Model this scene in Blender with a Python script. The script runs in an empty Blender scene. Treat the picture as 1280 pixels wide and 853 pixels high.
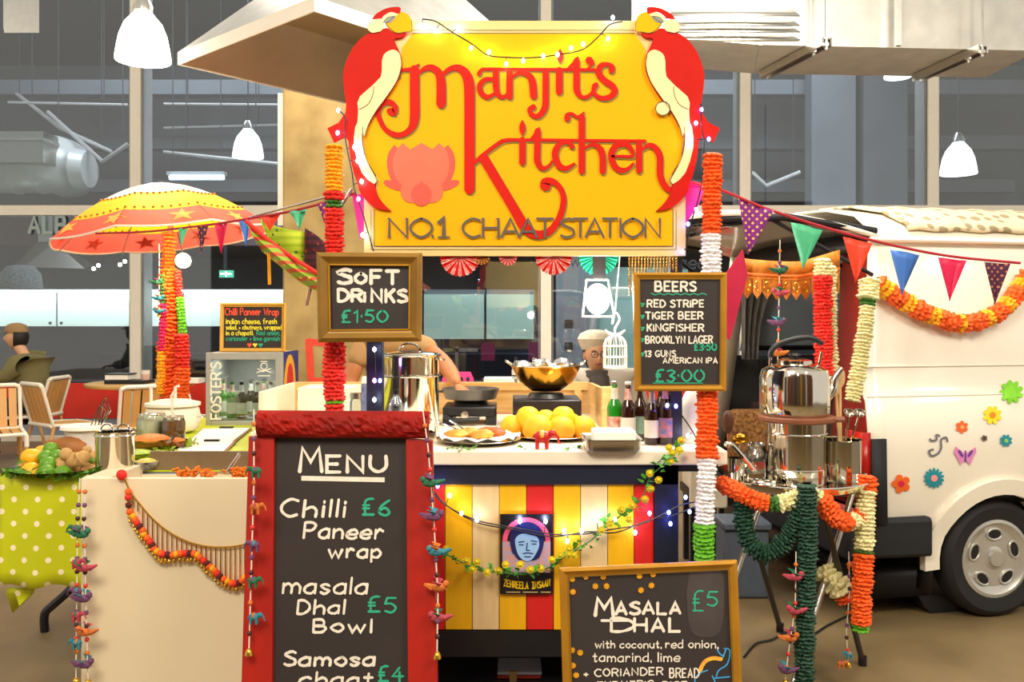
import bpy, bmesh, math, random
from mathutils import Vector, Matrix, Euler
R = random.Random(7)
PI = math.pi
F = 1100.0          # focal length in pixels of the 1280 x 853 frame
H = 1.46            # camera height
HOR = 400.0         # horizon row
sc = bpy.context.scene
COL = sc.collection

# ---------------------------------------------------------------- camera
cd = bpy.data.cameras.new('camera')
cam = bpy.data.objects.new('camera', cd)
COL.objects.link(cam)
cam.location = (0, 0, H)
cam.rotation_euler = (PI / 2, 0, 0)
cd.sensor_width = 36
cd.lens = 36 * F / 1280
cd.shift_y = -(426.5 - HOR) / 1280
cd.clip_end = 100
sc.camera = cam

# ---------------------------------------------------------------- light and exposure
sc.view_settings.view_transform = 'Standard'
sc.view_settings.look = 'None'
sc.view_settings.gamma = 1
sc.view_settings.exposure = 0.5
w = bpy.data.worlds.new('world'); sc.world = w
w.use_nodes = True
bg = w.node_tree.nodes['Background']
bg.inputs[0].default_value = (1.0, 0.93, 0.82, 1)
bg.inputs[1].default_value = 0.6
def area(name, loc, target, size, power, col):
    l = bpy.data.lights.new(name, 'AREA')
    l.shape = 'RECTANGLE'; l.size = size[0]; l.size_y = size[1]
    l.energy = power; l.color = col
    o = bpy.data.objects.new(name, l); COL.objects.link(o)
    o.location = loc
    o.rotation_euler = (Vector(target) - Vector(loc)).to_track_quat('-Z', 'Y').to_euler()
    return o
area('hall_lamp_front', (-1.2, -0.6, 4.3), (0.1, 3.6, 0.9), (2.0, 1.2), 135, (1, 0.90, 0.74))
area('hall_lamp_side', (3.0, 0.4, 4.2), (1.4, 4.0, 0.9), (1.4, 1.2), 85, (1, 0.90, 0.76))
area('fill_behind_sign', (1.0, 4.1, 3.5), (0.6, 5.9, 1.0), (1.4, 0.7), 70, (1, 0.93, 0.82))  # added fill behind the sign for the woman, van interior and canopy underside
area('hall_lamp_rear', (-0.5, 7.9, 4.8), (0, 6.4, 0.4), (4.0, 1.6), 190, (1, 0.93, 0.82))

# ---------------------------------------------------------------- helpers
def X(px, d): return (px - 640) / F * d
def Z(py, d): return H - (py - HOR) / F * d
def W(px, py, d): return Vector((X(px, d), d, Z(py, d)))
def dz(py, z): return (H - z) * F / (py - HOR)      # depth at which a point of height z shows on row py
def S(px, py, z):
    d = dz(py, z); return Vector((X(px, d), d, z))

def lin(h):
    h = h.lstrip('#')
    return tuple((lambda c: c / 12.92 if c <= 0.04045 else ((c + 0.055) / 1.055) ** 2.4)(int(h[i:i + 2], 16) / 255) for i in (0, 2, 4)) + (1,)
MATS = {}
def mat(name, col, rough=0.6, metal=0.0, var=0.12, scale=12, bump=0.0, emit=0.0, ecol=None, alpha=None, trans=0.0, stretch=None, col2=None, spec=None, coat=0.0):
    if name in MATS: return MATS[name]
    m = bpy.data.materials.new(name); m.use_nodes = True
    nt = m.node_tree; N = nt.nodes; L = nt.links
    b = N['Principled BSDF']
    c = lin(col)
    b.inputs['Roughness'].default_value = rough
    b.inputs['Metallic'].default_value = metal
    b.inputs['Base Color'].default_value = c
    if spec is not None: b.inputs['Specular IOR Level'].default_value = spec
    if coat: b.inputs['Coat Weight'].default_value = coat
    if trans: b.inputs['Transmission Weight'].default_value = trans
    if emit:
        b.inputs['Emission Color'].default_value = lin(ecol or col); b.inputs['Emission Strength'].default_value = emit
    if var or bump or col2:
        tc = N.new('ShaderNodeTexCoord'); mp = N.new('ShaderNodeMapping')
        L.new(tc.outputs['Object'], mp.inputs[0])
        if stretch: mp.inputs['Scale'].default_value = stretch
        n = N.new('ShaderNodeTexNoise'); n.inputs['Scale'].default_value = scale; n.inputs['Detail'].default_value = 4
        L.new(mp.outputs[0], n.inputs['Vector'])
        r = N.new('ShaderNodeValToRGB')
        r.color_ramp.elements[0].position = 0.3; r.color_ramp.elements[1].position = 0.7
        if col2: c2 = lin(col2)
        else: c2 = tuple(v * (1 - 2 * var) for v in c[:3]) + (1,)
        r.color_ramp.elements[0].color = c2
        r.color_ramp.elements[1].color = c
        L.new(n.outputs[0], r.inputs[0]); L.new(r.outputs[0], b.inputs['Base Color'])
        if bump:
            bp = N.new('ShaderNodeBump'); bp.inputs['Strength'].default_value = bump; bp.inputs['Distance'].default_value = 0.01
            L.new(n.outputs[0], bp.inputs['Height']); L.new(bp.outputs[0], b.inputs['Normal'])
    MATS[name] = m
    return m
def glassmat(name, col='#e8f4f0', gloss=0.1, tint=0.95):
    if name in MATS: return MATS[name]
    m = bpy.data.materials.new(name); m.use_nodes = True
    nt = m.node_tree; N = nt.nodes; L = nt.links
    for n in list(N): N.remove(n)
    o = N.new('ShaderNodeOutputMaterial'); mx = N.new('ShaderNodeMixShader')
    t = N.new('ShaderNodeBsdfTransparent'); g = N.new('ShaderNodeBsdfGlossy')
    fr = N.new('ShaderNodeFresnel'); fr.inputs[0].default_value = 1.45
    c = lin(col); t.inputs[0].default_value = tuple(v * tint for v in c[:3]) + (1,)
    g.inputs['Roughness'].default_value = 0.02
    g.inputs[0].default_value = (1, 1, 1, 1)
    ad = N.new('ShaderNodeMath'); ad.operation = 'MULTIPLY_ADD'; ad.inputs[1].default_value = 1.0; ad.inputs[2].default_value = gloss
    L.new(fr.outputs[0], ad.inputs[0]); L.new(ad.outputs[0], mx.inputs[0])
    L.new(t.outputs[0], mx.inputs[1]); L.new(g.outputs[0], mx.inputs[2]); L.new(mx.outputs[0], o.inputs[0])
    MATS[name] = m; return m

class G:
    def __init__(s): s.v = []; s.f = []
    def add(s, vs, fs):
        n = len(s.v); s.v += [Vector(p) for p in vs]; s.f += [tuple(i + n for i in f) for f in fs]; return s
    def box(s, a, b):
        x0, y0, z0 = a; x1, y1, z1 = b
        return s.add([(x0, y0, z0), (x1, y0, z0), (x1, y1, z0), (x0, y1, z0), (x0, y0, z1), (x1, y0, z1), (x1, y1, z1), (x0, y1, z1)],
                     [(3, 2, 1, 0), (4, 5, 6, 7), (0, 1, 5, 4), (1, 2, 6, 5), (2, 3, 7, 6), (3, 0, 4, 7)])
    def cbox(s, c, sz, m=None):
        g = G().box((-sz[0] / 2, -sz[1] / 2, -sz[2] / 2), (sz[0] / 2, sz[1] / 2, sz[2] / 2))
        for p in g.v:
            if m is not None: p.xyz = m @ p
            p += Vector(c)
        return s.add(g.v, g.f)
    def tube(s, path, r, seg=8, closed=False, sx=1.0):
        P = [Vector(p) for p in path]; n = len(P)
        rs = r if isinstance(r, (list, tuple)) else [r] * n
        vs = []; up = None
        for i in range(n):
            if closed: t = P[(i + 1) % n] - P[i - 1]
            else: t = P[min(i + 1, n - 1)] - P[max(i - 1, 0)]
            if t.length < 1e-9: t = Vector((0, 0, 1))
            t.normalize()
            if up is None:
                up = Vector((0, 0, 1)) if abs(t.z) < 0.9 else Vector((0, 1, 0))
            a = t.cross(up)
            if a.length < 1e-6: a = t.cross(Vector((1, 0.3, 0)))
            a.normalize(); b = a.cross(t).normalized(); up = b
            for k in range(seg):
                an = 2 * PI * k / seg
                vs.append(P[i] + (a * math.cos(an) * sx + b * math.sin(an)) * rs[i])
        fs = []
        m = n if closed else n - 1
        for i in range(m):
            j = (i + 1) % n
            for k in range(seg):
                k2 = (k + 1) % seg
                fs.append((i * seg + k, i * seg + k2, j * seg + k2, j * seg + k))
        if not closed:
            fs.append(tuple(range(seg))[::-1]); fs.append(tuple((n - 1) * seg + k for k in range(seg)))
        return s.add(vs, fs)
    def lathe(s, prof, c=(0, 0, 0), seg=24, m=None, sq=1.0):
        vs = []; fs = []
        for r, z in prof:
            for k in range(seg):
                a = 2 * PI * k / seg
                p = Vector((r * math.cos(a), r * math.sin(a) * sq, z))
                if m is not None: p = m @ p
                vs.append(p + Vector(c))
        n = len(prof)
        for i in range(n - 1):
            for k in range(seg):
                k2 = (k + 1) % seg
                fs.append((i * seg + k, i * seg + k2, (i + 1) * seg + k2, (i + 1) * seg + k))
        if prof[0][0] > 1e-6: fs.append(tuple(range(seg))[::-1])
        if prof[-1][0] > 1e-6: fs.append(tuple((n - 1) * seg + k for k in range(seg)))
        return s.add(vs, fs)
    def ell(s, c, r, seg=12, m=None, rings=None):
        if not isinstance(r, (tuple, list)): r = (r, r, r)
        rings = rings or max(5, seg // 2 + 1)
        vs = []; fs = []
        for i in range(rings + 1):
            th = PI * i / rings
            for k in range(seg):
                a = 2 * PI * k / seg
                p = Vector((r[0] * max(math.sin(th), 1e-4) * math.cos(a), r[1] * max(math.sin(th), 1e-4) * math.sin(a), -r[2] * math.cos(th)))
                if m is not None: p = m @ p
                vs.append(p + Vector(c))
        for i in range(rings):
            for k in range(seg):
                k2 = (k + 1) % seg
                fs.append((i * seg + k, i * seg + k2, (i + 1) * seg + k2, (i + 1) * seg + k))
        return s.add(vs, fs)
    def prism(s, pts, fr, o0, o1):
        """outline in 2-D laid on the plane frame fr, from offset o0 to o1"""
        n = len(pts)
        vs = [fr(x, y, o0) for x, y in pts] + [fr(x, y, o1) for x, y in pts]
        fs = [tuple(range(n)), tuple(range(2 * n - 1, n - 1, -1))]
        for i in range(n): fs.append((i, (i + 1) % n, n + (i + 1) % n, n + i)[::-1])
        return s.add(vs, fs)
    def flat(s, pts, fr, o):
        n = len(pts); return s.add([fr(x, y, o) for x, y in pts], [tuple(range(n))])
    def stroke(s, pts, wd, fr, o, cap=True):
        s.k = getattr(s, 'k', 0) + 1; o = o + 0.00012 * (s.k % 24)
        P = [Vector((p[0], p[1])) for p in pts]
        ws = list(wd) if isinstance(wd, (list, tuple)) else [wd] * len(P)
        Q = [P[0]]; V = [ws[0]]
        for p, q in zip(P[1:], ws[1:]):
            if (p - Q[-1]).length > 1e-4: Q.append(p); V.append(q)
        P, ws = Q, V
        if len(P) < 2: P = [P[0], P[0] + Vector((0.01, 0))]; ws = [ws[0]] * 2
        if cap:
            t0 = (P[0] - P[1]).normalized(); t1 = (P[-1] - P[-2]).normalized()
            P = [P[0] + t0 * ws[0] * 0.4] + P + [P[-1] + t1 * ws[-1] * 0.4]
            ws = [ws[0] * 0.45] + ws + [ws[-1] * 0.45]
        vs = []; n = len(P)
        for i in range(n):
            a = P[max(i - 1, 0)]; b = P[min(i + 1, n - 1)]
            t1 = (P[i] - a); t2 = (b - P[i])
            if t1.length > 0: t1.normalize()
            if t2.length > 0: t2.normalize()
            t = t1 + t2
            if t.length < 1e-3: t = t1 if t1.length else t2
            t.normalize()
            nn = Vector((-t.y, t.x)); k = 1.0
            if t1.length and t2.length:
                k = min(1.6, 1 / max(0.5, nn.dot(Vector((-t1.y, t1.x)))))
            h = nn * ws[i] * 0.5 * k
            vs += [fr(P[i].x + h.x, P[i].y + h.y, o), fr(P[i].x - h.x, P[i].y - h.y, o)]
        return s.add(vs, [(2 * i, 2 * i + 1, 2 * i + 3, 2 * i + 2) for i in range(n - 1)])
    def xf(s, m):
        s.v = [m @ p for p in s.v]; return s
    def join(s, g): return s.add(g.v, g.f)

def smooth2(pts, n=5):
    P = [tuple(p) for p in pts]; out = []
    for i in range(len(P) - 1):
        cl = P[0] == P[-1] and len(P) > 3
        p0 = P[i - 1] if i else (P[-2] if cl else P[0]); p1 = P[i]; p2 = P[i + 1]; p3 = P[i + 2] if i + 2 < len(P) else (P[1] if cl else P[-1])
        for k in range(n):
            t = k / n
            out.append(tuple(0.5 * ((2 * b) + (-a + c) * t + (2 * a - 5 * b + 4 * c - d) * t * t + (-a + 3 * b - 3 * c + d) * t ** 3) for a, b, c, d in zip(p0, p1, p2, p3)))
    out.append(P[-1]); return out

def mesh_of(name, g, material, sm=True, off=Vector((0, 0, 0))):
    me = bpy.data.meshes.new(name)
    me.from_pydata([tuple(p - off) for p in g.v], [], g.f)
    if material: me.materials.append(material)
    me.validate(); me.update()
    if sm:
        me.shade_smooth()
        try: me.set_sharp_from_angle(angle=math.radians(40))
        except Exception: pass
    return me
def fixn(me):
    b = bmesh.new(); b.from_mesh(me); bmesh.ops.recalc_face_normals(b, faces=b.faces); b.to_mesh(me); b.free()
def wloc(o):
    l = Vector(o.location)
    while o.parent: o = o.parent; l += Vector(o.location)
    return l
def thing(name, label, cat, loc=(0, 0, 0), group=None, rz=0):
    o = bpy.data.objects.new(name, None); COL.objects.link(o)
    o.empty_display_size = 0.05
    o.location = loc; o.rotation_euler = (0, 0, rz)
    o['label'] = label; o['category'] = cat
    if group: o['group'] = group
    return o
def part(parent, name, g, material, sm=True, bev=0.0, label=None, kind=None, solid=0.0, origin=None, sub=0):
    off = wloc(parent) if parent else Vector((0, 0, 0))
    oo = Vector(origin) if origin is not None else off
    me = mesh_of(name, g, material, sm, oo)
    fixn(me)
    o = bpy.data.objects.new(name, me); COL.objects.link(o)
    if parent: o.parent = parent; o.location = oo - off
    else: o.location = oo
    if bev:
        m = o.modifiers.new('bevel', 'BEVEL'); m.width = bev; m.segments = 2; m.limit_method = 'ANGLE'
    if solid:
        m = o.modifiers.new('solid', 'SOLIDIFY'); m.thickness = solid
    if sub:
        m = o.modifiers.new('sub', 'SUBSURF'); m.levels = sub; m.render_levels = sub
    if label: o['label'] = label
    if kind: o['kind'] = kind
    return o
def single(name, g, material, label, cat, group=None, kind=None, **k):
    c = Vector((sum(p.x for p in g.v) / len(g.v), sum(p.y for p in g.v) / len(g.v), min(p.z for p in g.v)))
    o = part(None, name, g, material, origin=c, **k)
    o['label'] = label; o['category'] = cat
    if group: o['group'] = group
    if kind: o['kind'] = kind
    return o
def struct(name, g, material, parent=None, label=None, **k):
    o = part(parent, name, g, material, **k)
    if not parent: o['kind'] = 'structure'
    if label: o['label'] = label
    return o
def inst(parent, name, me, m4):
    """a part that shares mesh data; m4 in world space"""
    o = bpy.data.objects.new(name, me); COL.objects.link(o); o.parent = parent
    m = m4.copy(); m.translation = m.translation - wloc(parent)
    o.matrix_basis = m
    return o
def kids(o): return [c for c in COL.objects if c.parent == o]
def copy_tree(o, loc, rz=0, label=None, group=None, tree=None, scale=None):
    tree = tree or KT(o)
    def rec(n, par):
        c = n[0].copy(); COL.objects.link(c); c.parent = par
        for ch in n[1]: rec(ch, c)
        return c
    r = rec(tree, None); r.location = loc; r.rotation_euler = (0, 0, rz)
    if scale: r.scale = (scale,) * 3 if not isinstance(scale, tuple) else scale
    if label: r['label'] = label
    if group: r['group'] = group
    return r
def KT(o): return (o, [KT(c) for c in list(o.children)])

def plane_fr(p0, n):
    p0 = Vector(p0); n = Vector(n).normalized(); c = Vector((0, 0, H))
    if n.y > 0: n = -n
    def fr(px, py, o=0.0):
        r = Vector(((px - 640) / F, 1, -(py - HOR) / F))
        t = (p0 - c).dot(n) / r.dot(n)
        return c + r * t + n * o
    return fr
def upright(d): return plane_fr((0, d, 1), (0, -1, 0))
def loc_fr(s=1.0):      # local plane: x right, y DOWN, facing -Y
    return lambda x, y, o=0.0: Vector((x * s, -o, -y * s))

# ---- a single line chalk hand, digits are x then y in tenths of the cap height
GL = {
'A': "003a60 1353", 'B': "000a ~0a4a574505 ~0545634000", 'C': "~693a07033061", 'D': "000a ~0a3a67633000", 'E': "5a0a0050 0545",
'F': "5a0a00 0545", 'G': "~693a07033061 616444", 'H': "000a 606a 0565", 'I': "0a2a 0020 1a10", 'J': "~4a432002", 'K': "000a 5a04 2650",
'L': "0a0050", 'M': "001a447a80", 'N': "000a606a", 'O': "~3a07033063673a", 'P': "000a ~0a4a684505", 'R': "000a ~0a4a684505 3560",
'S': "~593a082654512001", 'T': "0a6a 3a30", 'U': "~0a0330636a", 'V': "0a306a", 'W': "0a2047608a", 'X': "006a 0a60", 'Y': "0a356a 3530", 'Z': "0a6a0060",
'a': "~553604013052 5650", 'b': "0a00 ~043654523001", 'c': "~553604013051", 'd': "~553604013052 5a50", 'e': "~0353553604013051",
'f': "~5a3a2820 0646", 'g': "~553604013052 ~565x3z0y", 'h': "0a00 ~04365450", 'i': "0600 0809", 'j': "~262x0y 2829", 'k': "0a00 4602 1340", 'l': "0a00",
'm': "0600 ~04264440 ~44668480", 'n': "0600 ~04365450", 'o': "~36040230525436", 'p': "060z ~043654523001", 'q': "~553604013052 565z", 'r': "0600 ~032645",
's': "~45260523422001", 't': "~29213041 0646", 'u': "~06023052 5650", 'v': "063056", 'w': "0620456086", 'x': "0650 5600", 'y': "0630 561z", 'z': "06560050",
'0': "~3a07033063673a", '1': "082a20", '2': "~083a6700 0060", '3': "~093a5825533001", '4': "4a0464 4740", '5': "5a1a06 ~0636533001", '6': "~5a160230523503",
'8': "~3a573502305335083a", '9': "~3a07335753303a", '£': "~5a3a1810 0050 0434 0636", '.': "0001", ',': "010x", '+': "0343 2125", "'": "0a08", '-': "0434", '/': "004a", '·': "0506", '®': "3839"}
VM = {c: i for i, c in enumerate('0123456789abc')}; VM.update({'x': -1, 'y': -2, 'z': -3})
def write(g, text, x, y, h, wd, fr, o=0.0015, slant=0.0, gap=0.28, jit=0.0, width=None, wob=0.0, rise=0.0, rnd=None):
    """x, y: left end of the baseline; h: cap height; y grows downward; width: fit the line to it"""
    rr = rnd or random.Random(hash(text) % 1 + len(text))
    def adv(c):
        if c == ' ': return 0.45
        s = GL[c].replace('~', '').split(' ')
        return max(VM[q[i]] for q in s for i in range(0, len(q), 2)) / 10 + gap
    tot = sum(adv(c) for c in text) - gap
    kx = (width / (tot * h)) if width and tot > 0.05 else 1.0
    cx = x
    for c in text:
        if c != ' ':
            yo = (rr.random() - 0.5) * jit * h; hh = h * (1 + (rr.random() - 0.5) * jit)
            for q in GL[c].split(' '):
                sm = q.startswith('~'); q = q.lstrip('~')
                pts = [(VM[q[i]] / 10, VM[q[i + 1]] / 10) for i in range(0, len(q), 2)]
                if sm: pts = smooth2(pts, 4)
                pp = [(cx + (a * kx + b * slant) * hh, y - yo - b * hh - (cx - x) * rise) for a, b in pts]
                ww = [wd * (1 + (rr.random() - 0.5) * wob) for _ in pp]
                g.stroke(pp, ww, fr, o)
        cx += adv(c) * h * kx
    return g
# ================================================================ materials
M_floor = mat('concrete_floor', '#8a7550', 0.5, var=0.13, scale=2.2, bump=0.15, col2='#6e5c3e')
M_white = mat('white_frame', '#f2e8d6', 0.45, var=0.02)
M_mull = mat('mullion_grey', '#b9b6b4', 0.4, 0.2, var=0.04)
M_dark = mat('dark_interior', '#2b2c34', 0.7, var=0.2, scale=1.5)
M_navy = mat('navy_paint', '#151a30', 0.5, var=0.15, scale=5)
M_black = mat('black_plastic', '#16161a', 0.4, var=0.1)
M_steel = mat('brushed_steel', '#c9c6be', 0.28, 1.0, var=0.05, scale=30)
M_chrome = mat('polished_steel', '#dcd6c8', 0.09, 1.0, var=0.02, scale=6)
M_duct = mat('galvanised_duct', '#d0cdc4', 0.42, 0.75, var=0.09, scale=7)
M_conc = mat('column_concrete', '#b89c62', 0.85, var=0.14, scale=3.0, bump=0.35, col2='#8e7444')
M_redp = mat('red_panel', '#e0301c', 0.4, var=0.04)
M_greyp = mat('grey_panel', '#8b8f98', 0.6, var=0.05)
M_glass = glassmat('pane_glass', '#e6ecf0', 0.05, 0.97)
M_lamp = mat('lamp_glow', '#fff6e6', 0.5, var=0, emit=9, ecol='#fff4e0')
M_lampdim = mat('lamp_glow_soft', '#f4f6ff', 0.5, var=0, emit=4, ecol='#f6f8ff')
M_splash = mat('glass_strip_glow', '#eef8f0', 0.3, var=0.02, emit=0.38, ecol='#e4f6ec')  # emission in the glass itself, standing in for the strip light's wash
M_strip = mat('strip_light', '#f0fff8', 0.5, var=0, emit=5, ecol='#effff6')
M_charcoal = mat('charcoal', '#56585e', 0.7, var=0.12, scale=2)
M_midgrey = mat('mid_grey', '#6d7178', 0.6, var=0.1, scale=2)
M_wood = mat('pale_wood', '#e8c07c', 0.55, var=0.10, scale=4, stretch=(1, 1, 12), col2='#cf9f58')
M_woodh = mat('pale_wood_long', '#efcb88', 0.55, var=0.10, scale=4, stretch=(1, 8, 14), col2='#d8ab66')

# ================================================================ floor and shopfront
DF = 10.7
g = G().box((-13, -5, -0.1), (13, 18, 0.0)); struct('floor', g, M_floor)
g = G().box((-9, DF - 0.12, 0), (9, DF + 0.05, 0.055)); struct('trim_kerb', g, M_white, label='pale kerb under the shopfront')
g = G().box((-9, DF, 0.055), (9, DF + 0.06, 0.26)); struct('baseboard_back', g, M_greyp)
wr = G()
fb = bpy.data.objects.new('wall_back', None); COL.objects.link(fb); fb['kind'] = 'structure'; fb.location = (0, DF, 0)
edges = [-9.5, X(163, DF), X(420, DF), X(676, DF), X(925, DF), X(1160, DF), X(1405, DF)]
for i in range(len(edges) - 1):
    a, b = edges[i] + 0.13, edges[i + 1] - 0.005
    part(fb, 'panel', G().box((a, DF - 0.01, 0.262), (b, DF + 0.02, 0.69)), M_redp, bev=0.004)
for i, x in enumerate(edges[1:6]):
    o = part(None, 'trim_%d' % (i + 1), G().box((x, DF - 0.015, 0.056), (x + 0.125, DF + 0.03, 6.2)), M_white); o['kind'] = 'structure'
    o.name = 'trim_%d' % (i + 1)
    part(o, 'mullion_box', G().box((x + 0.005, DF + 0.03, 0.05), (x + 0.12, DF + 0.36, 6.2)), M_mull)
    part(o, 'side_frame', G().box((x - 0.03, DF + 0.03, 0.05), (x + 0.004, DF + 0.08, 6.2)).box((x + 0.121, DF + 0.03, 0.05), (x + 0.155, DF + 0.08, 6.2)), M_mull)
g = G().box((-9, DF - 0.02, Z(269, DF)), (9, DF + 0.10, Z(257, DF))); struct('trim_transom', g, M_white)
wn = 1
for i in range(len(edges) - 1):
    for z0, z1 in ((0.70, Z(269, DF)), (Z(257, DF), 6.2)):
        a, b = edges[i] + 0.125, edges[i + 1]
        o = struct('window_%d' % wn, G().box((a, DF + 0.02, z0), (b, DF + 0.035, z1)), M_glass, sm=False); wn += 1
# lettering printed on the glass
fg = upright(DF)
M_gletter = mat('glass_lettering', '#9fb0ae', 0.6, var=0)
M_gdark = mat('dark_lettering', '#3c4048', 0.6, var=0)
g = G(); write(g, 'ALB', 37, 291, 20, 4.2, fg, 0.01, gap=0.3); single('window_lettering', g, M_gletter, 'large pale letters ALB on the glass left of the parasol', 'lettering')
g = G(); write(g, 'Under', 132, 314, 9, 1.3, fg, 0.01, gap=0.25); single('window_lettering', g, M_gletter, 'small pale word Under on the glass below the parasol rim', 'lettering')
g = G(); write(g, 'www.', 713, 333, 15, 2.0, fg, 0.01, gap=0.25); write(g, 'aed', 848, 336, 17, 2.4, fg, 0.01, gap=0.25)
single('window_lettering', g, M_gdark, 'dark web address lettering on the glass above the beers board', 'lettering')

# ================================================================ restaurant behind the glass
struct('wall_restaurant', G().box((-13, 16.4, 0), (13, 16.5, 6.4)), M_charcoal)
struct('ceiling', G().box((-13, DF + 0.3, 6.2), (13, 16.4, 6.3)), M_dark)
struct('wall_mezzanine', G().box((-13, 12.9, 2.55), (13, 13.0, 3.05)), mat('maroon_soffit', '#4a3236', 0.6, var=0.1, scale=1))
struct('floor_restaurant', G().box((-13, 13.0, 2.6), (13, 16.4, 2.72)), M_midgrey)
DC = 12.2
for i, (a, b, nm, lb) in enumerate([(-40, 70, 'a', 'glowing white glass cabinet front at the far left of the restaurant'), (72, 228, 'b', 'glowing white glass cabinet front left of the parasol garland'),
                             (230, 392, 'c', 'glowing white glass cabinet front above the small chalkboard'), (530, 606, 'd', 'pale green cabinet front left of the seam behind the steamer'), (608, 668, 'e', 'pale green cabinet front right of the seam behind the steamer')]):
    t = thing('wall_cabinet', lb, 'cabinet', (X((a + b) / 2, DC), DC, Z(408, DC)), 'backlit cabinets in the restaurant')
    dim = i >= 3
    m = mat('dim_green_glass', '#b8d2c4', 0.35, var=0.08, scale=1.5, emit=0.16, ecol='#bfe0d0') if dim else M_splash  # green fronts carry a weak emission in place of light falling on them
    part(t, 'door', G().box((X(a, DC), DC, Z(424 if dim else 408, DC)), (X(b, DC) - 0.012, DC + 0.03, Z(368 if dim else 364, DC))), m)
    part(t, 'body', G().box((X(a, DC), DC + 0.035, Z(424 if dim else 408, DC)), (X(b, DC), DC + 0.4, Z(362, DC))), M_midgrey)
    if not dim:
        part(t, 'strip_light', G().box((X(a, DC), DC - 0.05, Z(365, DC)), (X(b, DC), DC + 0.3, Z(362.5, DC))), M_strip)
        kx = X(b - 6 if i % 2 == 0 else a + 6, DC)
        part(t, 'knob', G().ell((kx, DC - 0.03, Z(404, DC)), 0.022, 8), M_black)
area('cabinet_strip', (-5.2, DC - 0.22, 1.97), (-5.2, DC + 0.05, 1.6), (6.0, 0.12), 34, (0.85, 1, 0.93))
# dark seating under the cabinets
for px0, px1, lb in ((20, 150, 'long dark bench back inside the window behind the seated man'), (215, 345, 'long dark bench back inside the window behind the garland post'), (535, 668, 'dark serving counter inside the window behind the hot plate')):
    t = thing('bench', lb, 'bench', (X((px0 + px1) / 2, 12.4), 12.4, 0), 'dark seating inside the restaurant')
    part(t, 'seat', G().box((X(px0, 12.4), 12.2, 0.0), (X(px1, 12.4), 12.8, 0.62)), M_dark, bev=0.02)
    part(t, 'backrest', G().box((X(px0, 12.8), 12.85, 0.3), (X(px1, 12.8), 12.95, 0.98)), M_navy, bev=0.03)
struct('wall_bar', G().box((-13, 12.97, 0), (0.4, 13.05, 1.42)), M_dark)
g = G().box((X(745, 14), 14, 0), (X(860, 14), 14.1, 2.3)); struct('wall_teal', g, mat('teal_wall', '#a8ccc4', 0.6, var=0.05, emit=0.0))
g = G().box((X(695, 13.6), 13.6, 0), (X(747, 13.6), 13.7, 2.5)); o = struct('wall_grey', g, mat('grey_wall', '#8a8d95', 0.6, var=0.06))
for yy in (400, 428, 455):
    part(o, 'socket_box', G().box((X(706, 13.6), 13.56, Z(yy + 9, 13.6)), (X(716, 13.6), 13.6, Z(yy, 13.6))), M_dark)
t = thing('tall_shelf', 'white tubular shelf frame in the dark window behind the steamer', 'shelf', (X(590, 11.6), 11.6, 0))
part(t, 'post', G().box((X(569, 11.6), 11.6, 0), (X(573, 11.6), 11.66, Z(434, 11.6))), M_mull)
part(t, 'rail', G().box((X(569, 11.6), 11.6, Z(440, 11.6)), (X(597, 11.6), 11.66, Z(436, 11.6))), M_mull)
for px, py, lb in ((120, 334, 'left'), (153, 329, 'right')):
    t = thing('spotlight', 'pair of small bright ceiling spots, the %s pair under the parasol rim' % lb, 'lamp', W(px, py - 5, 12.7), 'restaurant spotlights')
    for k in (-1, 1):
        part(t, 'bulb', G().ell(W(px + 3 * k, py - 2 * k, 12.7), 0.03, 8), M_lamp)
    part(t, 'bracket', G().box((X(px, 12.7) - .03, 12.7, Z(py - 4, 12.7)), (X(px, 12.7) + .03, 12.895, 2.62)), M_black)
# exit sign
t = thing('exit_sign', 'small green emergency exit sign glowing inside the window', 'sign', W(282, 347, 12.5))
fe = upright(12.5)
part(t, 'light_box', G().prism([(274, 338), (291, 338), (291, 347), (274, 347)], fe, -0.05, 0.0), mat('exit_green', '#4fae8c', 0.5, var=0, emit=0.5))
g = G(); g.stroke([(276, 342.5), (281, 342.5)], 1.5, fe, 0.01); g.stroke([(284, 342.5), (289, 342.5)], 1.5, fe, 0.01); g.stroke([(282.5, 340), (282.5, 345.5)], 1.6, fe, 0.01)
part(t, 'arrow_symbol', g, M_lampdim)
part(t, 'hanger', G().box((X(282, 12.55) - .02, 12.52, Z(337.5, 12.5)), (X(282, 12.55) + .02, 12.55, 2.9)).box((X(282, 12.55) - .02, 12.55, 2.85), (X(282, 12.55) + .02, 12.895, 2.9)), M_dark)
# kitchen extraction hood and woven lampshade seen through the left window
t = thing('kitchen_hood', 'pale steel extraction hood inside the lower left window', 'hood', W(70, 334, 12.0))
v = [W(30, 334, 11.6), W(106, 336, 11.6), W(118, 332, 12.6), W(20, 330, 12.6), W(48, 305, 11.9), W(68, 303, 11.9), W(72, 303, 12.2), W(46, 303, 12.2)]
part(t, 'canopy', G().add(v, [(0, 1, 5, 4), (1, 2, 6, 5), (2, 3, 7, 6), (3, 0, 4, 7), (4, 5, 6, 7), (3, 2, 1, 0)]), M_steel, sm=False)
part(t, 'flue', G().box((X(50, 12), 11.95, Z(303, 12)), (X(68, 12), 12.15, 2.9)), M_steel)
t = thing('woven_lampshade', 'grey woven dome lampshade inside the lower left window', 'lamp', W(28, 362, 11.4))
part(t, 'shade', G().lathe([(0.02, 0.32), (0.16, 0.30), (0.24, 0.2), (0.26, 0.0)], W(26, 362, 11.4), 20), mat('woven_grey', '#8f9494', 0.8, var=0.3, scale=40), solid=0.01)
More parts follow.
